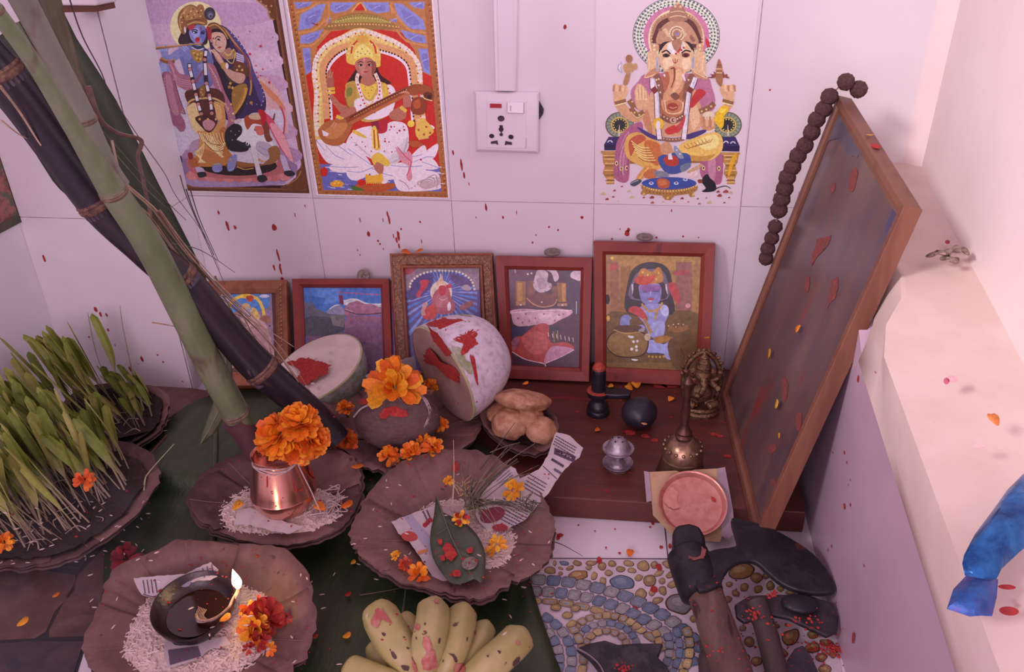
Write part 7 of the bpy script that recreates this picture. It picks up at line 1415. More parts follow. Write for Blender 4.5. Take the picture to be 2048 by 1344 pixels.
# ------------------------------------------------------------------ floor: printed pebble tile, slate tiles
random.seed(71)
fz_ = lambda u, v: U(u, v, .0002)
def floor_piece(name, pix, m_, lift=.0001):
    m = M(); a = [U(u, v, lift) for u, v in pix]; m.hexa([p-V3((0, 0, .003)) for p in a], a); return struct(m.build(name, m_, smooth=False))
whitef = mat('mosaic_grout', (.66, .60, .62), (.58, .52, .55), scale=50, rough=.35)
FM = floor_piece('floor_mosaic', [(1000, 1117), (1346, 1119), (1640, 1119), (1700, 1420), (900, 1420)], whitef)
TF = (.84, .60, .74)
k = Art(fz_, .3418, 1000, 960, TF, (0, 0, 1), 3e-6)
def peb(x, y, rx, ry, rot, h, sides=9):
    P = []
    for i in range(sides):
        t = 2*PI*i/sides; q = 1+random.uniform(-.13, .13); a = math.radians(rot); px_, py_ = rx*q*math.cos(t), ry*q*math.sin(t); P += [x+px_*math.cos(a)-py_*math.sin(a), y+px_*math.sin(a)+py_*math.cos(a)]
    cx, cy = x, y
    k.c('#4a2c26' if h[1] != '5' else '#3a3648', *P, n=3); k.c(h, *[w for i in range(0, len(P), 2) for w in (cx+(P[i]-cx)*.88-1, cy+(P[i+1]-cy)*.86-1)], n=3); k.c({'#8': '#9c785c', '#9': '#a97f60', '#5': '#71718c', '#7': '#917c86'}.get(h[:2], '#a07c62'), *[w for i in range(0, len(P), 2) for w in (cx+(P[i]-cx)*.45-rx*.15, cy+(P[i+1]-cy)*.40-ry*.2)], n=3)
big = [(720, 598, 72, 46, 8, '#5c607c'), (458, 556, 62, 30, -6, '#925f3a'), (1058, 722, 82, 62, 5, '#776470'), (1410, 535, 78, 52, -12, '#8a5c34')]
for b in big: peb(*b, sides=10)
spots = [(b[0], b[1], max(b[2], b[3])) for b in big]
fixed = [(320, 487, 12, 16), (375, 487, 28, 14), (450, 488, 26, 18), (535, 487, 34, 16), (596, 505, 26, 26), (655, 490, 26, 20), (752, 488, 32, 18), (840, 505, 36, 32), (905, 498, 24, 24), (980, 495, 34, 20), (295, 530, 34, 22), (355, 518, 16, 8), (410, 515, 24, 14), (520, 515, 20, 14), (355, 548, 14, 12), (550, 562, 18, 26), (602, 592, 22, 24), (635, 545, 24, 18), (706, 522, 30, 18), (770, 530, 26, 16), (812, 574, 24, 20), (880, 590, 38, 36), (930, 548, 30, 16), (998, 555, 28, 20), (950, 592, 20, 20), (1012, 612, 36, 20), (825, 668, 34, 32), (890, 660, 20, 20), (952, 650, 24, 26), (922, 706, 34, 20), (1135, 812, 26, 22), (1190, 850, 22, 16), (1000, 460, 10, 8)]
for x, y, rx, ry in fixed: peb(x, y, rx, ry, random.uniform(-25, 25), random.choice(['#8f6a50', '#866048', '#977055']) if (x, y) != (375, 487) else '#5c607c'); spots.append((x, y, max(rx, ry)))
# pebbles right of the tools
for x, y, rx, ry in ((1500, 575, 34, 30), (1430, 630, 24, 26), (1510, 640, 28, 22), (1340, 612, 22, 16), (1380, 665, 26, 18), (1580, 620, 26, 30), (1560, 560, 24, 20), (1700, 660, 30, 16), (1770, 665, 30, 14), (1640, 640, 22, 16), (1330, 700, 30, 20), (1280, 800, 20, 16), (1740, 820, 30, 24), (1830, 905, 34, 26), (1910, 955, 40, 20), (1700, 920, 60, 44), (1830, 985, 44, 32), (1880, 1040, 34, 26), (1760, 1010, 34, 20), (1460, 950, 30, 34), (1500, 1060, 34, 26), (1640, 1010, 44, 26), (1780, 1080, 44, 30), (1900, 1110, 40, 26), (1540, 900, 26, 20), (1440, 1040, 24, 20), (1950, 1010, 24, 34), (1600, 1090, 34, 20), (1420, 870, 22, 16), (1900, 860, 30, 20), (1600, 860, 34, 18)): peb(x, y, rx, ry, random.uniform(-25, 25), random.choice(['#8a5c42', '#805540', '#906248']))
# bands of cut stone
def bandpt(cx, cy, r, t, sq): return (cx+r*math.cos(t), cy-r*sq*math.sin(t))
def arcband(cx, cy, r0, r1, t0, t1, n, cols, sq=.70, gap=.055, jit=.03):
    for i in range(n):
        a, b = t0+(t1-t0)*(i+gap/2)/n, t0+(t1-t0)*(i+1-gap/2)/n; g = (r1-r0)*gap*.5
        q = [bandpt(cx, cy, r0+g, a, sq), bandpt(cx, cy, r0+g, b, sq), bandpt(cx, cy, r1-g, b, sq), bandpt(cx, cy, r1-g, a, sq)]; q = [(x+random.uniform(-2, 2), y+random.uniform(-2, 2)) for x, y in q]
        mx, my = sum(p[0] for p in q)/4, sum(p[1] for p in q)/4
        h = random.choice(cols); P = [w for p in q for w in p]
        def rc(f): 
            R = [];  # rounded corners
            for j in range(4):
                p, o_, n_ = q[j], q[j-1], q[(j+1) % 4]
                for s_, e_ in ((p, o_), (p, n_)): R.append((s_[0]+(e_[0]-s_[0])*.16, s_[1]+(e_[1]-s_[1])*.16))
            return [w for x, y in R for w in (mx+(x-mx)*f, my+(y-my)*f)]
        k.p('#3c3444', *rc(1)); k.p(h, *rc(.90)); k.p({'#6': '#706a86', '#5': '#65657f', '#8': '#8b7b85', '#9': '#a27d62', '#a': '#ae8a6c'}.get(h[:2], '#7a7288'), *rc(.5)); k.l('#4c4456' if h[1] in '568' else '#6f4a34', 1.5, mx-6, my+3, mx, my-3, mx+7, my+2, smooth=False)
blue = ['#62607c', '#5a5c7c', '#6b6478', '#83727c', '#585a78']; tan = ['#9a7455', '#8f6a4c', '#a57c5a', '#8d664c']
for r0, r1, n, cl in ((1106, 1200, 18, blue), (1008, 1100, 19, blue), (945, 1002, 14, tan)):
    arcband(180, 1392, r0, r1, 1.80, .42, n, cl, .70)
fan = (620, 985)
arcband(*fan, 158, 208, 3.0, .10, 10, blue, .78); arcband(*fan, 98, 152, 3.0, .10, 7, tan, .78); arcband(*fan, 214, 268, 2.5, .62, 9, tan, .78)
arcband(*fan, 345, 400, .30, -.55, 5, blue, .78); arcband(*fan, 406, 455, .35, -.55, 5, blue, .78); arcband(*fan, 462, 520, .32, -.50, 5, tan, .78); arcband(*fan, 288, 338, .42, -.1, 3, tan, .78)
fan2 = (60, 1060)
arcband(*fan2, 330, 392, 1.02, -.5, 8, blue, .86); arcband(*fan2, 258, 322, 1.2, -.5, 8, blue, .86); arcband(*fan2, 190, 250, 1.2, -.5, 6, tan, .86); arcband(*fan2, 400, 455, .60, -.25, 5, tan, .86)
for x, y in ((395, 800), (440, 760), (330, 755), (420, 850)): peb(x, y, 32, 20, random.uniform(-30, 10), random.choice(['#94704f', '#8a6648']))
k.build('printed_stone', mat('mosaic_print', 'COL', .22, scale=260, rough=.4, bump=.12, bscale=260), FM)
k = Art(fz_, 1, 0, 0, TF, (0, 0, 1), 4e-6); k.k = 400
slate = mat('slate_print', (.115, .066, .060), (.085, .050, .050), (.15, .09, .075), scale=16, rough=.5, bump=.15, bscale=80, spot=(.06, .045, .055), spotscale=9, spotthr=(.60, .70))
slate2 = mat('slate_print_blue', (.062, .044, .052), (.085, .058, .062), (.045, .036, .048), scale=20, rough=.5, bump=.15, bscale=80)
FS = floor_piece('floor_slate', [(-80, 1090), (230, 1040), (232, 1200), (176, 1275), (150, 1360), (-80, 1400)], mat('slate_joint', (.035, .028, .032), rough=.8))
for nm, q, m_ in (('slate_stone', ((-80, 1100), (60, 1136), (150, 1150), (150, 1180), (110, 1222), (92, 1262), (70, 1276), (-80, 1284)), slate), ('slate_stone', ((158, 1148), (222, 1080), (222, 1200), (196, 1230), (175, 1272), (98, 1274), (98, 1262), (118, 1222)), slate), ('slate_stone', ((-80, 1292), (66, 1282), (168, 1282), (148, 1344), (140, 1385), (-80, 1390)), slate2), ('slate_stone', ((70, 1128), (160, 1136), (205, 1060), (140, 1060)), slate2)):
    m = M(); a = [U(u, v, .0006) for u, v in q]; m.hexa([p-V3((0, 0, .0015)) for p in a], a); m.build(nm, m_, FS, smooth=False)
m = M(); m.hexa([U(1327, 1040, -.0004), U(1335, 1118, -.0004), U(1337, 1118, -.0004), U(1329, 1040, -.0004)], [U(1327, 1040, .0002), U(1335, 1118, .0002), U(1337, 1118, .0002), U(1329, 1040, .0002)]); struct(m.build('floor_joint', mat('dark_joint', (.10, .06, .07), rough=.9), smooth=False))
m = M(); m.hexa([U(1000, 1115.6, -.0004), U(1640, 1117.6, -.0004), U(1640, 1119, -.0004), U(1000, 1117, -.0004)], [U(1000, 1115.6, .0004), U(1640, 1117.6, .0004), U(1640, 1119, .0004), U(1000, 1117, .0004)]); struct(m.build('floor_joint', MATS['dark_joint'], smooth=False))
# ------------------------------------------------------------------ iron tools
iron = mat('dark_iron', (.022, .020, .026), (.038, .032, .036), (.016, .015, .020), scale=30, rough=.48, metal=.4, bump=.12, bscale=120, spot=(.10, .035, .03), spotscale=28, spotthr=(.66, .70))
hw = mat('worn_handle', (.135, .080, .060), (.10, .055, .042), (.17, .11, .085), scale=26, rough=.6, stretch=(1, .25, 1), bump=.25, bscale=90, spot=(.055, .028, .026), spotscale=40, spotthr=(.62, .66))
dw = mat('dark_handle', (.045, .030, .030), (.06, .038, .036), scale=26, rough=.6, stretch=(1, .25, 1), bump=.2, spot=(.22, .03, .025), spotscale=60, spotthr=(.70, .73))
def slab(pix, th, bev=.0012):      # pix: (u, v, z) outline of the upper face, extruded downwards along its own normal
    P = [U(*q) for q in pix]; n = V3()
    for i in range(len(P)):
        a, b = P[i], P[(i+1) % len(P)]; n += V3(((a.y-b.y)*(a.z+b.z), (a.z-b.z)*(a.x+b.x), (a.x-b.x)*(a.y+b.y)))
    n.normalize(); n = n if n.z > 0 else -n
    m = M(); m.hexa([p-n*th for p in P], P); return m
ax = thing('hand_axe', U(1390, 1150, .03), 'old iron axe with a broad curved blade and worn wooden handle by the right wall', 'axe')
pix = [(1463, 1036, .050), (1490, 1040, .050), (1530, 1050, .048), (1580, 1075, .046), (1625, 1105, .044), (1655, 1140, .042), (1672, 1172, .040), (1668, 1182, .040), (1640, 1185, .040), (1600, 1180, .042), (1565, 1166, .044), (1535, 1142, .046), (1515, 1124, .048), (1490, 1120, .050), (1465, 1130, .052), (1448, 1152, .054), (1440, 1168, .054), (1400, 1180, .054), (1392, 1150, .056), (1402, 1112, .058), (1430, 1098, .058), (1468, 1092, .054), (1474, 1080, .052)]
Pq = [(q.x, q.y, q.z) for q in crv(pix, 3, True)]
slab(Pq, .0065).build('blade', iron, ax, bevel=.0014, angle=50)
m = M(); A_ = [U(u, v, z) for u, v, z in ((1344, 1062, .060), (1352, 1048, .062), (1378, 1044, .063), (1400, 1050, .062), (1410, 1068, .060), (1414, 1100, .056), (1400, 1116, .054), (1362, 1120, .054), (1350, 1104, .056))]
m.hexa([p-V3((0, .006, .030)) for p in A_], A_); m.build('poll', iron, ax, bevel=.004, angle=50)
m = M(); c = U(1398, 1150, .040); E1, E2 = U(1372, 1102, .046), U(1405, 1190, .034)
d = (E2-E1).normalized(); x, y, _ = frame_of(d)
m.lathe(E1, [(.0175, 0), (.0215, .004), (.0225, .020), (.0222, .042), (.0215, .050), (.0170, .053)], 28, d, wob=lambda a, h: 1); m.build('eye', iron, ax)
m = M(); pth = crv([U(1385, 1120, .044), U(1408, 1180, .034), U(1432, 1250, .028), U(1462, 1340, .026), U(1492, 1440, .024)], 8); m.tube(pth, [.0170+.0022*i/len(pth) for i in range(len(pth))], 22, jit=.02, flat=.95); m.build('handle', hw, ax)
patch('red_paste', [(1380, 1102), (1400, 1092), (1412, 1100), (1408, 1114), (1390, 1120), (1378, 1116)], lambda u, v: U(u, v, .0625), mat('brick_paste', (.26, .09, .075), (.20, .06, .05), scale=90, rough=.7), ax, 3)
ad = thing('hand_hoe', U(1560, 1230, .02), 'dark iron hoe lying under the axe against the right wall, dusted red', 'hoe')
slab([(1470, 1208, .034), (1500, 1190, .036), (1560, 1188, .036), (1620, 1190, .034), (1662, 1204, .032), (1678, 1232, .028), (1676, 1262, .024), (1655, 1272, .022), (1620, 1256, .026), (1580, 1236, .030), (1540, 1228, .032), (1490, 1244, .032), (1474, 1232, .034)], .006).build('blade', mat('grey_iron', (.050, .040, .046), (.032, .027, .034), (.07, .055, .06), scale=24, rough=.5, metal=.4, bump=.15, bscale=110), ad, bevel=.0015, angle=50)
m = M(); pth = crv([U(1512, 1204, .036), U(1528, 1250, .028), U(1545, 1310, .022), U(1566, 1400, .020)], 8); m.tube(pth, .0105, 16, jit=.02); m.build('handle', dw, ad)
m = M(); m.ball(U(1600, 1208, .036), .012, 16, 10, (1.5, 1, .5)); m.build('collar', iron, ad)
sk = thing('iron_blade', U(1250, 1320, .01), 'dark grey iron blade with a bright edge on the pebble tile', 'blade')
slab([(1152, 1296, .012), (1178, 1286, .016), (1210, 1280, .020), (1236, 1289, .022), (1275, 1286, .022), (1326, 1286, .020), (1316, 1314, .018), (1332, 1330, .016), (1345, 1352, .014), (1340, 1420, .012), (1210, 1420, .012), (1200, 1344, .012), (1180, 1318, .012)], .006).build('blade', mat('rough_iron', (.030, .026, .030), (.060, .052, .056), scale=60, rough=.5, metal=.4, bump=.5, bscale=160), sk, bevel=.0012)
m = M(); m.tube(crv([U(1152, 1296, .013), U(1180, 1312, .0135), U(1202, 1335, .0135), U(1216, 1372, .0135)], 6), .0010, 6); m.build('edge', mat('bright_edge', (.30, .26, .29), rough=.35, metal=.8), sk)
m = M(); pth = crv([U(1412, 1284, .018), U(1418, 1320, .016), U(1424, 1400, .014)], 6); m.tube(pth, [.0070]*6+[.0105]*7, 14, jit=.03); tag(m.build('dark_tool_handle', dw), 'short dark tool handle beside the axe handle at the bottom', 'tool')
tag(slab([(1560, 1352, .012), (1575, 1318, .014), (1590, 1296, .016), (1606, 1290, .016), (1622, 1310, .014), (1640, 1350, .012), (1640, 1420, .010), (1560, 1420, .010)], .005).build('chisel_blade', mat('blue_iron', (.075, .062, .080), (.05, .042, .056), scale=30, rough=.45, metal=.5), bevel=.001), 'bluish grey blade tip at the bottom right beside the hoe', 'blade')
# red powder heaps near the tools
def heap(u, v, z, r, n, label, seed, cols=RD):
    random.seed(seed); m = M()
    for i in range(n):
        P = U(u+random.gauss(0, r), v+random.gauss(0, r*.7), z); s = random.uniform(.0006, .0017); m.ball(P+V3((0, 0, s*.5)), s, 7, 5, (random.uniform(.7, 1.4), 1, .7))
    o = m.build('vermilion_clump', vermilion); tag(o, label, 'vermilion powder', None, 'stuff'); return o
heap(1640, 1290, .002, 22, 60, 'heap of red powder on the pebble tile against the right wall', 1); heap(1672, 1300, .002, 10, 60, 'red powder in the corner of floor and right wall', 2); heap(1510, 1230, .040, 9, 26, 'red powder on the hoe where the handle starts', 3); heap(1542, 1190, .0405, 7, 14, 'red powder below the lower edge of the axe blade', 4); heap(1245, 1338, .020, 9, 24, 'red powder on the grey iron blade at the bottom', 5); heap(1600, 1240, .034, 24, 34, 'red powder scattered over the hoe blade', 6); heap(1560, 1320, .004, 18, 24, 'red powder between the bluish blade and the hoe handle', 7)
heap(1430, 1300, .046, 12, 12, 'red specks on the axe handle', 8)
# ------------------------------------------------------------------ things on the ledge
foil = mat('blue_foil', (.02, .13, .42), (.05, .24, .60), (.015, .06, .22), scale=26, rough=.28, metal=.75, thr=(.38, .64), bump=.35, bscale=60)
Fz = .318
pkt = thing('foil_packet', U(1975, 1160, Fz), 'crumpled blue foil packet on the ledge at the right edge', 'packet')
def pillow(outl, cz, th, seed):
    P = [U(u, v, z) for u, v, z in outl]; c = sum(P, V3())/len(P); m = M()
    def row(f, s): return [c.lerp(p, f)+V3((0, 0, s*th*(1-f**3)+.002*noise.noise(p*90*f+V3((seed, 0, 0))))) for p in P]
    m.rings([row(f, 1) for f in (.02, .3, .55, .8, .94)]+[row(1, 0)]+[row(f, -.25) for f in (.94, .6, .02)], True); return m
up_ = [(2075, 930, Fz+.012), (2046, 948, Fz+.012), (2014, 980, Fz+.012), (1986, 1020, Fz+.012), (1950, 1068, Fz+.010), (1928, 1110, Fz+.010), (1924, 1128, Fz+.008), (1930, 1150, Fz+.006), (1960, 1160, Fz+.006), (1992, 1160, Fz+.006), (2004, 1136, Fz+.008), (2040, 1104, Fz+.010), (2075, 1075, Fz+.012)]
pillow(up_, 0, .011, 3).build('packet_body', foil, pkt, angle=50)
lo_ = [(1932, 1152, Fz+.006), (1962, 1158, Fz+.006), (1996, 1160, Fz+.006), (1993, 1196, Fz+.004), (1984, 1233, Fz+.003), (1962, 1229, Fz+.003), (1940, 1231, Fz+.003), (1918, 1222, Fz+.003), (1894, 1216, Fz+.003), (1906, 1180, Fz+.004)]
pillow(lo_, 0, .005, 7).build('packet_end', mat('blue_foil_stained', (.03, .13, .42), (.12, .07, .22), (.02, .07, .26), scale=40, rough=.4, metal=.5, bump=.3, bscale=70, spot=(.25, .02, .06), spotscale=45, spotthr=(.62, .68)), pkt, angle=50)
ledz = lambda u, v: U(u, v, .3365)
dl = M(); c = U(1888, 516, .340); dl.tube(crv([c+V3((-.014, .004, 0)), c+V3((-.006, -.002, .006)), c+V3((.002, .003, .004)), c+V3((.010, .001, .009)), c+V3((.019, .003, .006))], 6), [.003, .005, .006, .0065, .006]*5, 9, flat=.35, jit=.25, twist=.12); dl.tube(crv([c, c+V3((.004, -.008, .003)), c+V3((.007, -.014, .001))], 6), [.005, .006, .005, .004, .004, .003, .002]*2, 8, flat=.4, jit=.2)
tag(dl.build('curled_leaf', mat('curled_dry_leaf', (.24, .17, .13), (.14, .09, .07), (.34, .26, .21), scale=120, rough=.8, bump=.3)), 'curled dry leaf lying on the ledge beyond the large painting', 'leaf')
loose(1994, 855, .332, .0100, 100, 'curved orange petal on the ledge', None, [(.72, .22, .05, 1)], w_=.3)
for i, (u, v, rx, ry, rot, h, lab) in enumerate(((1905, 758, 12, 7, 10, '#d99aa0', 'pale pink stain on the ledge'), (1893, 762, 6, 7, 0, '#c45a72', 'small crimson stain left of the pale pink one on the ledge'), (1895, 484, 5, 4, 0, '#a02038', 'crimson dot on the ledge near the curled leaf'), (2014, 1174, 18, 5, 4, '#b03038', 'short red smear right of the blue packet'), (2018, 1222, 20, 9, 6, '#a82c34', 'rounded red stain below the short smear by the blue packet'), (1962, 892, 14, 5, 5, '#d8a8aa', 'faint pink stain below the curved petal on the ledge'))):
    k = Art(lambda u_, v_: U(u_, v_, (.3362 if v < 600 else .3345 if v < 800 else .331 if v < 1000 else .3115)), 1, 0, 0, (.9, .7, .75), (0, 0, 1)); k.e(h, u, v, rx, ry, rot); tag(k.build('ledge_stain', verm_c, None), lab, 'stain')
# ------------------------------------------------------------------ vermilion splashes
SPL = [(455, 452, 3, 10), (548, 455, 5, 6), (470, 455, 3, 4), (437, 425, 2, 4), (556, 510, 2, 12), (561, 540, 2, 10), (565, 560, 4, 6), (548, 535, 2, 6), (778, 439, 2, 9), (775, 428, 2, 6), (766, 440, 1, 4), (737, 468, 3, 5), (756, 482, 2, 2), (760, 488, 2, 2), (767, 498, 1, 2), (797, 472, 3, 9), (793, 480, 2, 6), (798, 492, 2, 5), (802, 458, 2, 2), (787, 472, 1, 5), (840, 444, 2, 2), (843, 483, 1, 4), (923, 330, 2, 12), (928, 350, 2, 6), (906, 305, 2, 5), (938, 368, 1, 3), (972, 415, 2, 7), (1130, 54, 3, 4), (1164, 435, 3, 3), (1254, 466, 5, 6), (1257, 460, 3, 4), (1224, 478, 2, 2), (1313, 475, 2, 2), (1366, 473, 2, 2), (1343, 421, 1, 3), (1397, 475, 2, 1), (1486, 208, 2, 6), (1540, 180, 2, 2), (1240, 458, 1, 2), (1033, 425, 1, 4), (1006, 435, 2, 3), (952, 435, 1, 2), (1098, 454, 2, 2), (560, 530, 2, 3), (715, 500, 1, 2), (720, 510, 1, 2), (610, 412, 1, 3), (590, 430, 1, 4), (1446, 66, 1, 1), (1492, 66, 1, 1), (1065, 485, 2, 2), (1072, 470, 1, 2), (1116, 460, 2, 2), (720, 440, 1, 5)]
m = M(); random.seed(81)
def splat(m, P, X, Y, a, b):
    n = 9; m.poly([P+X*a*math.cos(2*PI*i/n)*(1+random.uniform(-.25, .25))+Y*b*math.sin(2*PI*i/n)*(1+random.uniform(-.15, .15)) for i in range(n)])
for u, v, a, b in SPL:
    P = UY(u, v, -.0004 if not (500 < u < 900 and v < 396) else -.003); splat(m, P, V3((1, 0, .1)), V3((-.08, 0, 1)), px2m(a, P), px2m(b, P)*1.15)
o = m.build('vermilion_splash', vermilion, smooth=False); tag(o, 'red powder splashes dried on the white back wall tiles', 'stain', None, 'stuff')
m = M()
for u, v, a, b in ((88, 517, 3, 7), (191, 619, 4, 5), (201, 629, 3, 5), (213, 630, 2, 4), (216, 660, 2, 3), (178, 674, 2, 2), (207, 668, 2, 3), (284, 718, 3, 6), (315, 710, 2, 2), (326, 724, 2, 2), (276, 728, 1, 1), (260, 738, 2, 5), (98, 655, 2, 2), (78, 660, 2, 2), (230, 690, 1, 2), (365, 763, 2, 1)):
    P = UY(u, v, PF-.0004); splat(m, P, V3((1, 0, .1)), V3((-.08, 0, 1)), px2m(a, P), px2m(b, P)*1.15)
o = m.build('vermilion_splash', vermilion, smooth=False); tag(o, 'red powder splashes dried on the pillar beside the sprouts', 'stain', None, 'stuff')
m = M()
for u, v, a, b in ((1716, 758, 4, 7), (1733, 760, 3, 3), (1750, 744, 1, 2), (1706, 1275, 3, 12), (1688, 1012, 3, 5), (1700, 1010, 2, 3), (1665, 905, 1, 2), (1700, 960, 1, 2), (1727, 1131, 2, 2), (1655, 1100, 2, 3), (1662, 1092, 2, 3), (1688, 905, 2, 3), (1693, 925, 1, 3), (1696, 970, 1, 2)):
    P = UX(u, v, .6703); splat(m, P, V3((0, -1, 0)), V3((0, 0, 1)), px2m(a, P)*2.2, px2m(b, P)*1.2)
o = m.build('vermilion_splash', vermilion, smooth=False); tag(o, 'red powder splashes on the low right wall', 'stain', None, 'stuff')
m = M()
for u, v, a, b in ((1120, 1070, 6, 4), (1116, 1076, 4, 4), (1294, 1040, 5, 4), (1306, 1047, 3, 3), (1300, 1054, 2, 2), (1322, 1094, 4, 3), (1239, 1106, 3, 2), (1107, 1052, 1.5, 1.5), (1230, 1058, 2, 1.5), (1190, 1062, 2, 1.5), (1340, 1092, 3, 5), (1157, 1050, 2, 1.5), (1236, 1032, 7, 3), (1330, 1222, 5, 4), (1345, 1236, 4, 4), (1198, 1120, 6, 7), (1212, 1095, 2, 2), (1271, 1208, 7, 10), (1318, 1134, 7, 7), (1308, 1178, 8, 6)):
    P = U(u, v, .0009); splat(m, P, V3((1, 0, 0)), V3((0, 1, 0)), px2m(a, P), px2m(b, P)*1.5)
o = m.build('vermilion_splash', vermilion, smooth=False); tag(o, 'red powder specks on the white floor tile before the board', 'stain', None, 'stuff')
m = M()
for _ in range(60):
    u, v = random.uniform(1120, 1480), random.uniform(770, 990); P = U(u, v, BT+.0006)
    if P.y < -.32: continue
    r = random.uniform(.0005, .0016); splat(m, P, V3((1, 0, 0)), V3((0, 1, 0)), r*1.4, r)
for u, v, r in ((1427, 868, 8), (1440, 872, 6), (1455, 912, 8), (1290, 872, 9), (1260, 865, 12), (1310, 880, 8), (1320, 770, 16), (1340, 768, 18)):
    P = U(u, v, BT+.0007); splat(m, P, V3((1, 0, 0)), V3((0, 1, 0)), px2m(r, P), px2m(r*.8, P))
o = m.build('vermilion_splash', vermilion, smooth=False); tag(o, 'red powder specks on the brown board', 'stain', None, 'stuff')
# ------------------------------------------------------------------ loose petals
G6 = 'loose marigold petals on the brown board'
for u, v, a, L_, lab in ((1258, 770, 60, .0125, 'orange petal clump between the carved stone and the tallest red frame'), (1274, 778, 100, .0130, 'upright orange petal behind the smooth black stone'), (1306, 768, 10, .0095, 'orange petal at the foot of the tallest red frame'), (1246, 800, 20, .0090, 'orange petal touching the spout of the carved stone'), (1338, 804, 60, .0090, 'orange petal left of the bell handle'), (1190, 864, 30, .0070, 'small orange petal in front of the carved stone'), (1216, 776, 20, .0075, 'yellow petal lying on the spout of the carved stone'), (1264, 782, 140, .0115, 'broad orange petal on the board behind the black stone')):
    loose(u, v, BT+.0005+(.036 if (u, v) == (1216, 776) else 0), L_, a, lab, G6, OR if 'yellow' not in lab else YE, w_=.42)
loose(1291, 848, BT+.030, .0080, 250, 'pale orange petal stuck to the black stone', None, [(.70, .36, .12, 1)])
loose(1409, 677, .115, .0070, 320, 'yellow petal on the crown of the brass statue', None, YE)
loose(1398, 752, .072, .0080, 200, 'orange petal on the lap of the brass statue', None, OR); loose(1384, 815, BT+.014, .0075, 20, 'orange petal at the feet of the brass statue', None, OR)
loose(821, 510, .206, .0140, 170, 'orange petals on the top edge of the carved gilt frame', None, OR, plane=lambda u, v: UY(u, v, -.028)); loose(830, 507, .206, .0120, 10, 'darker orange petal beside the one on the carved gilt frame', None, OR, plane=lambda u, v: UY(u, v, -.027))
for q, a, L_, lab, cl in (((284, 737), 250, .0100, 'orange petal on the middle of the large painting', OR), ((193, 830), 95, .0120, 'yellow petal on the left of the large painting', YE), ((212, 968), 60, .0125, 'broad yellow petal low on the large painting', YE), ((223, 1056), 120, .0060, 'small curled petal near the bottom of the large painting', OR)):
    P = UP(1400+q[0]*.7069, 130+q[1]*.7069, B1+nb*.0004, nb); m = M(); m.col = random.choice(cl); aa = math.radians(a); petal(m, P, e_*math.cos(aa)+dd*math.sin(aa), nb, L_, L_*.32, .1, .2); tag(m.build('loose_petal', petalm, solid=.0003), lab, 'petal', 'petals stuck to the large painting')
P = T1.lerp(T2, .42)-nb*.008+V3((0, 0, .001)); m = M(); m.col = YE[0]; petal(m, P, e_, V3((0, 0, 1)), .008, .003, .2, .3); tag(m.build('loose_petal', petalm, solid=.0003), 'tiny yellow petal on the top edge of the large painting', 'petal')
P = T1.lerp(T2, .52)-nb*.008+V3((0, 0, .0008)); m = M(); m.ball(P, .007, 12, 6, (.7, 1.5, .12)); tag(m.build('vermilion_dab', vermilion), 'red dab on the top edge of the large painting', 'stain')
G7 = 'petals scattered on the banana leaf and floor'
for u, v, a, L_, lab, cl in ((35, 1253, 30, .0120, 'orange petal on the brown slate at the lower left', OR), (106, 1194, 5, .0080, 'thin orange petal on the slate nearer the sprouts', OR), (702, 1130, 40, .0065, 'orange fleck on the leaf left of the largest plate', OR), (686, 1276, 10, .0085, 'orange petal on the banana leaf left of the bananas', OR), (690, 1192, 0, .0070, 'red petal on the banana leaf above the bananas', RD), (625, 1276, 0, .0060, 'red fleck on the banana leaf right of the lamp plate', RD), (318, 888, 0, .0050, 'red fleck at the top left of the banana leaf', RD), (950, 904, 280, .0095, 'orange petal on the leaf between the big gourd and the largest plate', OR), (718, 930, 280, .0150, 'drooping orange petal between the copper pot plate and the coconut', OR), (650, 1022, 160, .0130, 'orange petal in the rice right of the copper pot', OR), (682, 1016, 10, .0140, 'long orange petal at the right rim of the rice by the copper pot', OR), (467, 1022, 60, .0130, 'yellow petal in the rice left of the copper pot', YE), (1045, 770, 0, .0080, 'orange petal on the topmost fried bread', OR), (1258, 1115, 80, .0090, 'orange petal on the floor joint in front of the board', OR)):
    z = .006
    if v < 1100 and u > 440: z = {718: .058, 650: .056, 682: .056, 467: .056, 950: .036, 1045: .102}.get(u, .036)
    loose(u, v, z if u != 1258 else .001, L_, a, lab, G7, cl)
# ------------------------------------------------------------------ marks that lie on what is already there
from mathutils.bvhtree import BVHTree
def bvh(objs):
    V, F = [], []
    for o in objs:
        k = len(V); V += [v.co.copy() for v in o.data.vertices]; F += [[k+i for i in p.vertices] for p in o.data.polygons]
    return BVHTree.FromPolygons(V, F)
def family(root): return [q for q in bpy.data.objects if q.type == 'MESH' and (q == root or q.parent == root or (q.parent and q.parent.parent == root))]
def on(tree, lift=.0005):
    def f(u, v):
        h = tree.ray_cast(EYE, ray(u, v).normalized()); return None if h[0] is None else h[0]+h[1].normalized()*(lift if h[1].dot(ray(u, v)) < 0 else -lift)
    return f
g6 = lambda x, y: (660+x*.2246, 1180+y*.2246)
fb = on(bvh(family(bn)), .0008)
pink = mat('pink_stain', (.42, .11, .10), (.50, .22, .16), scale=120, rough=.5); fleck = mat('brown_fleck', (.085, .045, .035), rough=.7)
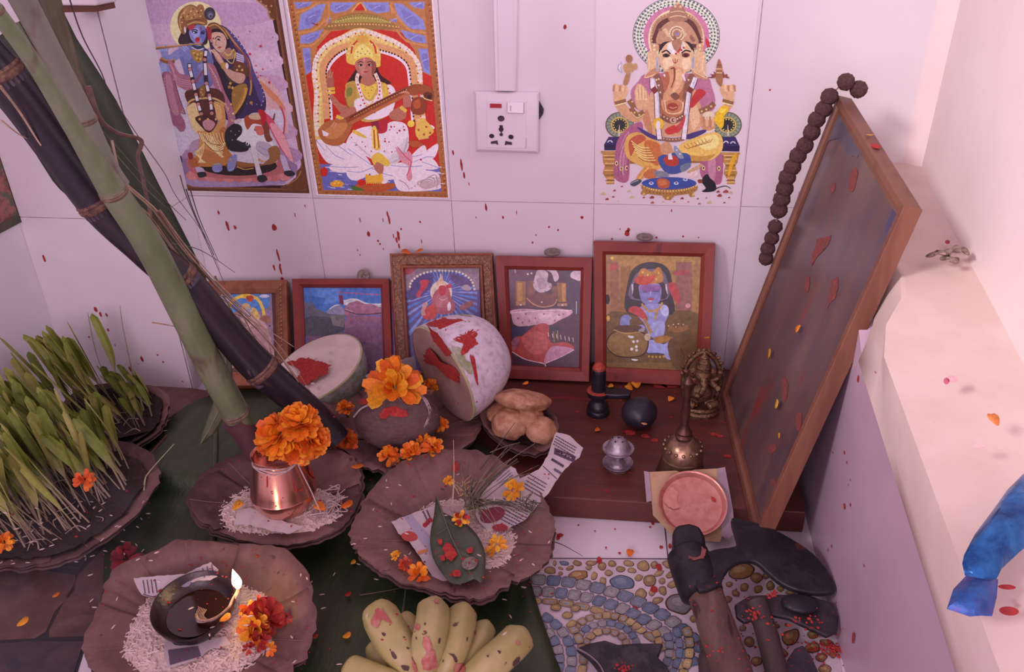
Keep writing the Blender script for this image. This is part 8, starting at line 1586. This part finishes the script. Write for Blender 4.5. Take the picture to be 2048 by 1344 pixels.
for q in ([(425, 165), (470, 180), (530, 260), (545, 300), (470, 260), (430, 330), (380, 320), (375, 250), (400, 200)], [(840, 410), (880, 420), (910, 520), (945, 620), (940, 690), (840, 700), (820, 620), (860, 560), (820, 470)], [(755, 315), (795, 312), (800, 345), (775, 362)], [(1110, 660), (1195, 660), (1200, 730), (1110, 730)], [(930, 90), (970, 90), (965, 120), (940, 120)], [(1285, 370), (1305, 375), (1300, 400), (1285, 392)], [(730, 600), (765, 660), (780, 720), (740, 710)], [(1655, 455), (1690, 470), (1685, 490), (1660, 480)]):
    patch('red_stain', [g6(*p) for p in q], fb, pink, bn, 4)
for q in ([(460, 380), (495, 390), (490, 412), (470, 405)], [(545, 550), (570, 560), (595, 600), (580, 615), (555, 590)], [(1055, 562), (1110, 580), (1130, 630), (1110, 640), (1090, 590)], [(965, 430), (980, 435), (975, 470), (962, 470)], [(1625, 640), (1670, 600), (1690, 610), (1660, 680), (1630, 680)], [(1395, 590), (1415, 580), (1412, 604)], [(1490, 545), (1520, 545), (1512, 570)], [(675, 510), (705, 515), (695, 530)], [(640, 670), (700, 680), (695, 715), (650, 705)], [(765, 420), (778, 425), (772, 445)], [(1210, 420), (1225, 430), (1215, 460)], [(840, 295), (856, 300), (848, 320)], [(645, 415), (672, 420), (660, 430)]):
    patch('brown_fleck', [g6(*p) for p in q], fb, fleck, bn, 2)
# red smears on the dim painting
fL = lambda u, v: UP(u, v, B1-nb*.0044, nb)
dullred = mat('dull_red_smear', (.20, .040, .036), (.15, .042, .038), (.26, .07, .05), scale=90, rough=.7)
for q in ([(425, 305), (442, 296), (442, 330), (430, 362), (420, 350)], [(335, 492), (366, 486), (360, 512), (330, 545), (312, 572), (318, 535)], [(372, 612), (390, 605), (386, 650), (366, 675), (358, 690), (366, 650)], [(232, 885), (248, 900), (248, 930), (236, 950)], [(192, 1080), (212, 1070), (216, 1088), (198, 1100)], [(200, 1172), (214, 1176), (212, 1190), (202, 1188)], [(272, 990), (288, 988), (284, 1028), (274, 1034)], [(370, 345), (380, 330), (382, 350), (372, 365)], [(300, 600), (310, 604), (306, 640), (296, 640)]):
    patch('smear', [(1400+x*.7069, 130+y*.7069) for x, y in q], fL, dullred, LF, 3)
patch('blue_area', [(1400+x*.7069, 130+y*.7069) for x, y in ((400, 120), (430, 180), (462, 230), (450, 262), (415, 250), (385, 210), (352, 215), (372, 160))], fL, mat('dim_blue', (.085, .070, .095), (.12, .10, .125), scale=30, rough=.4), LF, 4)
patch('blue_area', [(1400+x*.7069, 130+y*.7069) for x, y in ((556, 395), (568, 412), (545, 485), (522, 505), (528, 450))], fL, mat('dim_blue_dark', (.05, .05, .11), (.08, .07, .11), scale=30, rough=.4), LF, 4)
# red dashes on the copper pot
fk = on(bvh(family(ka)), .0006); g3b = lambda x, y: (370+x*.2307, 790+y*.2307)
for q in ([(925, 730), (935, 735), (960, 800), (970, 840), (955, 840), (945, 790)], [(985, 825), (1015, 808), (1018, 822), (990, 835)], [(708, 715), (718, 720), (718, 795), (708, 795)], [(1060, 620), (1090, 640), (1130, 700), (1120, 720), (1080, 690)]):
    patch('red_mark', [g3b(*p) for p in q], fk, vermilion, ka, 2)
# red specks and stray rice over plates, leaf and bananas
everything = [o for o in bpy.data.objects if o.type == 'MESH' and o.get('kind') != 'stuff']
fa = on(bvh(everything), .0003)
random.seed(91); mr, mg = M(), M()
zones = [((712, 1105), (915, 1200), 130), ((180, 620), (1090, 1344), 90), ((380, 720), (910, 1090), 60), ((660, 960), (800, 940), 70), ((440, 560), (1080, 1330), 26), ((230, 1060), (1180, 1344), 40), ((1380, 1500), (1150, 1344), 40), ((1480, 1690), (1200, 1344), 60), ((20, 300), (980, 1110), 26)]
for (u0, u1), (v0, v1), n in zones:
    for _ in range(n):
        u, v = random.uniform(u0, u1), random.uniform(v0, v1); P = fa(u, v)
        if P is None: continue
        s = random.uniform(.0004, .0013)*(1.6 if random.random() < .1 else 1); mr.ball(P, s, 6, 4, (random.uniform(.6, 1.6), random.uniform(.6, 1.3), .6))
o = mr.build('vermilion_speck', mat('red_speck', (.30, .02, .022), (.42, .06, .03), scale=300, rough=.8)); tag(o, 'fine red powder specks strewn over the plates, leaves and tools', 'vermilion powder', None, 'stuff')
for (u0, u1), (v0, v1), n in [((712, 1105), (915, 1200), 26), ((180, 620), (1090, 1344), 22), ((560, 1050), (1090, 1330), 10), ((0, 300), (1000, 1130), 50), ((600, 720), (1080, 1250), 6)]:
    for _ in range(n):
        P = fa(random.uniform(u0, u1), random.uniform(v0, v1))
        if P is None: continue
        a = random.uniform(0, 6.28); d = V3((math.cos(a), math.sin(a), 0)); mg.tube([P-d*.0028, P-d*.0012, P+d*.0012, P+d*.0028], [.0003, .0008, .0008, .0003], 5)
o = mg.build('rice_grain', grainm); tag(o, 'stray rice grains scattered over leaf plates, soil and banana leaf', 'rice', None, 'stuff')
# ------------------------------------------------------------------ faint incense smoke at the lower left
sm = bpy.data.materials.new('incense_haze'); sm.use_nodes = True; nt = sm.node_tree; N, L = nt.nodes, nt.links
N.remove(N['Principled BSDF']); vo = N.new('ShaderNodeVolumeScatter'); vo.inputs['Color'].default_value = (.86, .82, 1, 1); vo.inputs['Anisotropy'].default_value = .2
tc = N.new('ShaderNodeTexCoord'); mp = N.new('ShaderNodeMapping'); L.new(tc.outputs['Object'], mp.inputs[0]); mp.inputs['Scale'].default_value = (9, 14, 22)
nz = N.new('ShaderNodeTexNoise'); nz.inputs['Scale'].default_value = 1.0; nz.inputs['Detail'].default_value = 3; nz.inputs['Distortion'].default_value = 1.2; L.new(mp.outputs[0], nz.inputs['Vector'])
rg = N.new('ShaderNodeMapRange'); rg.inputs[1].default_value = .48; rg.inputs[2].default_value = .78; rg.inputs[3].default_value = 0; rg.inputs[4].default_value = 4.0; L.new(nz.outputs['Fac'], rg.inputs[0])
L.new(rg.outputs[0], vo.inputs['Density']); L.new(vo.outputs[0], N['Material Output'].inputs['Volume'])
c = U(110, 1080, .065); m = M(); m.ball(c, 1, 24, 14, (.15, .10, .060)); o = m.build('incense_smoke', sm); tag(o, 'faint bluish incense smoke drifting over the sprouts and slate at the lower left', 'smoke', None, 'stuff')
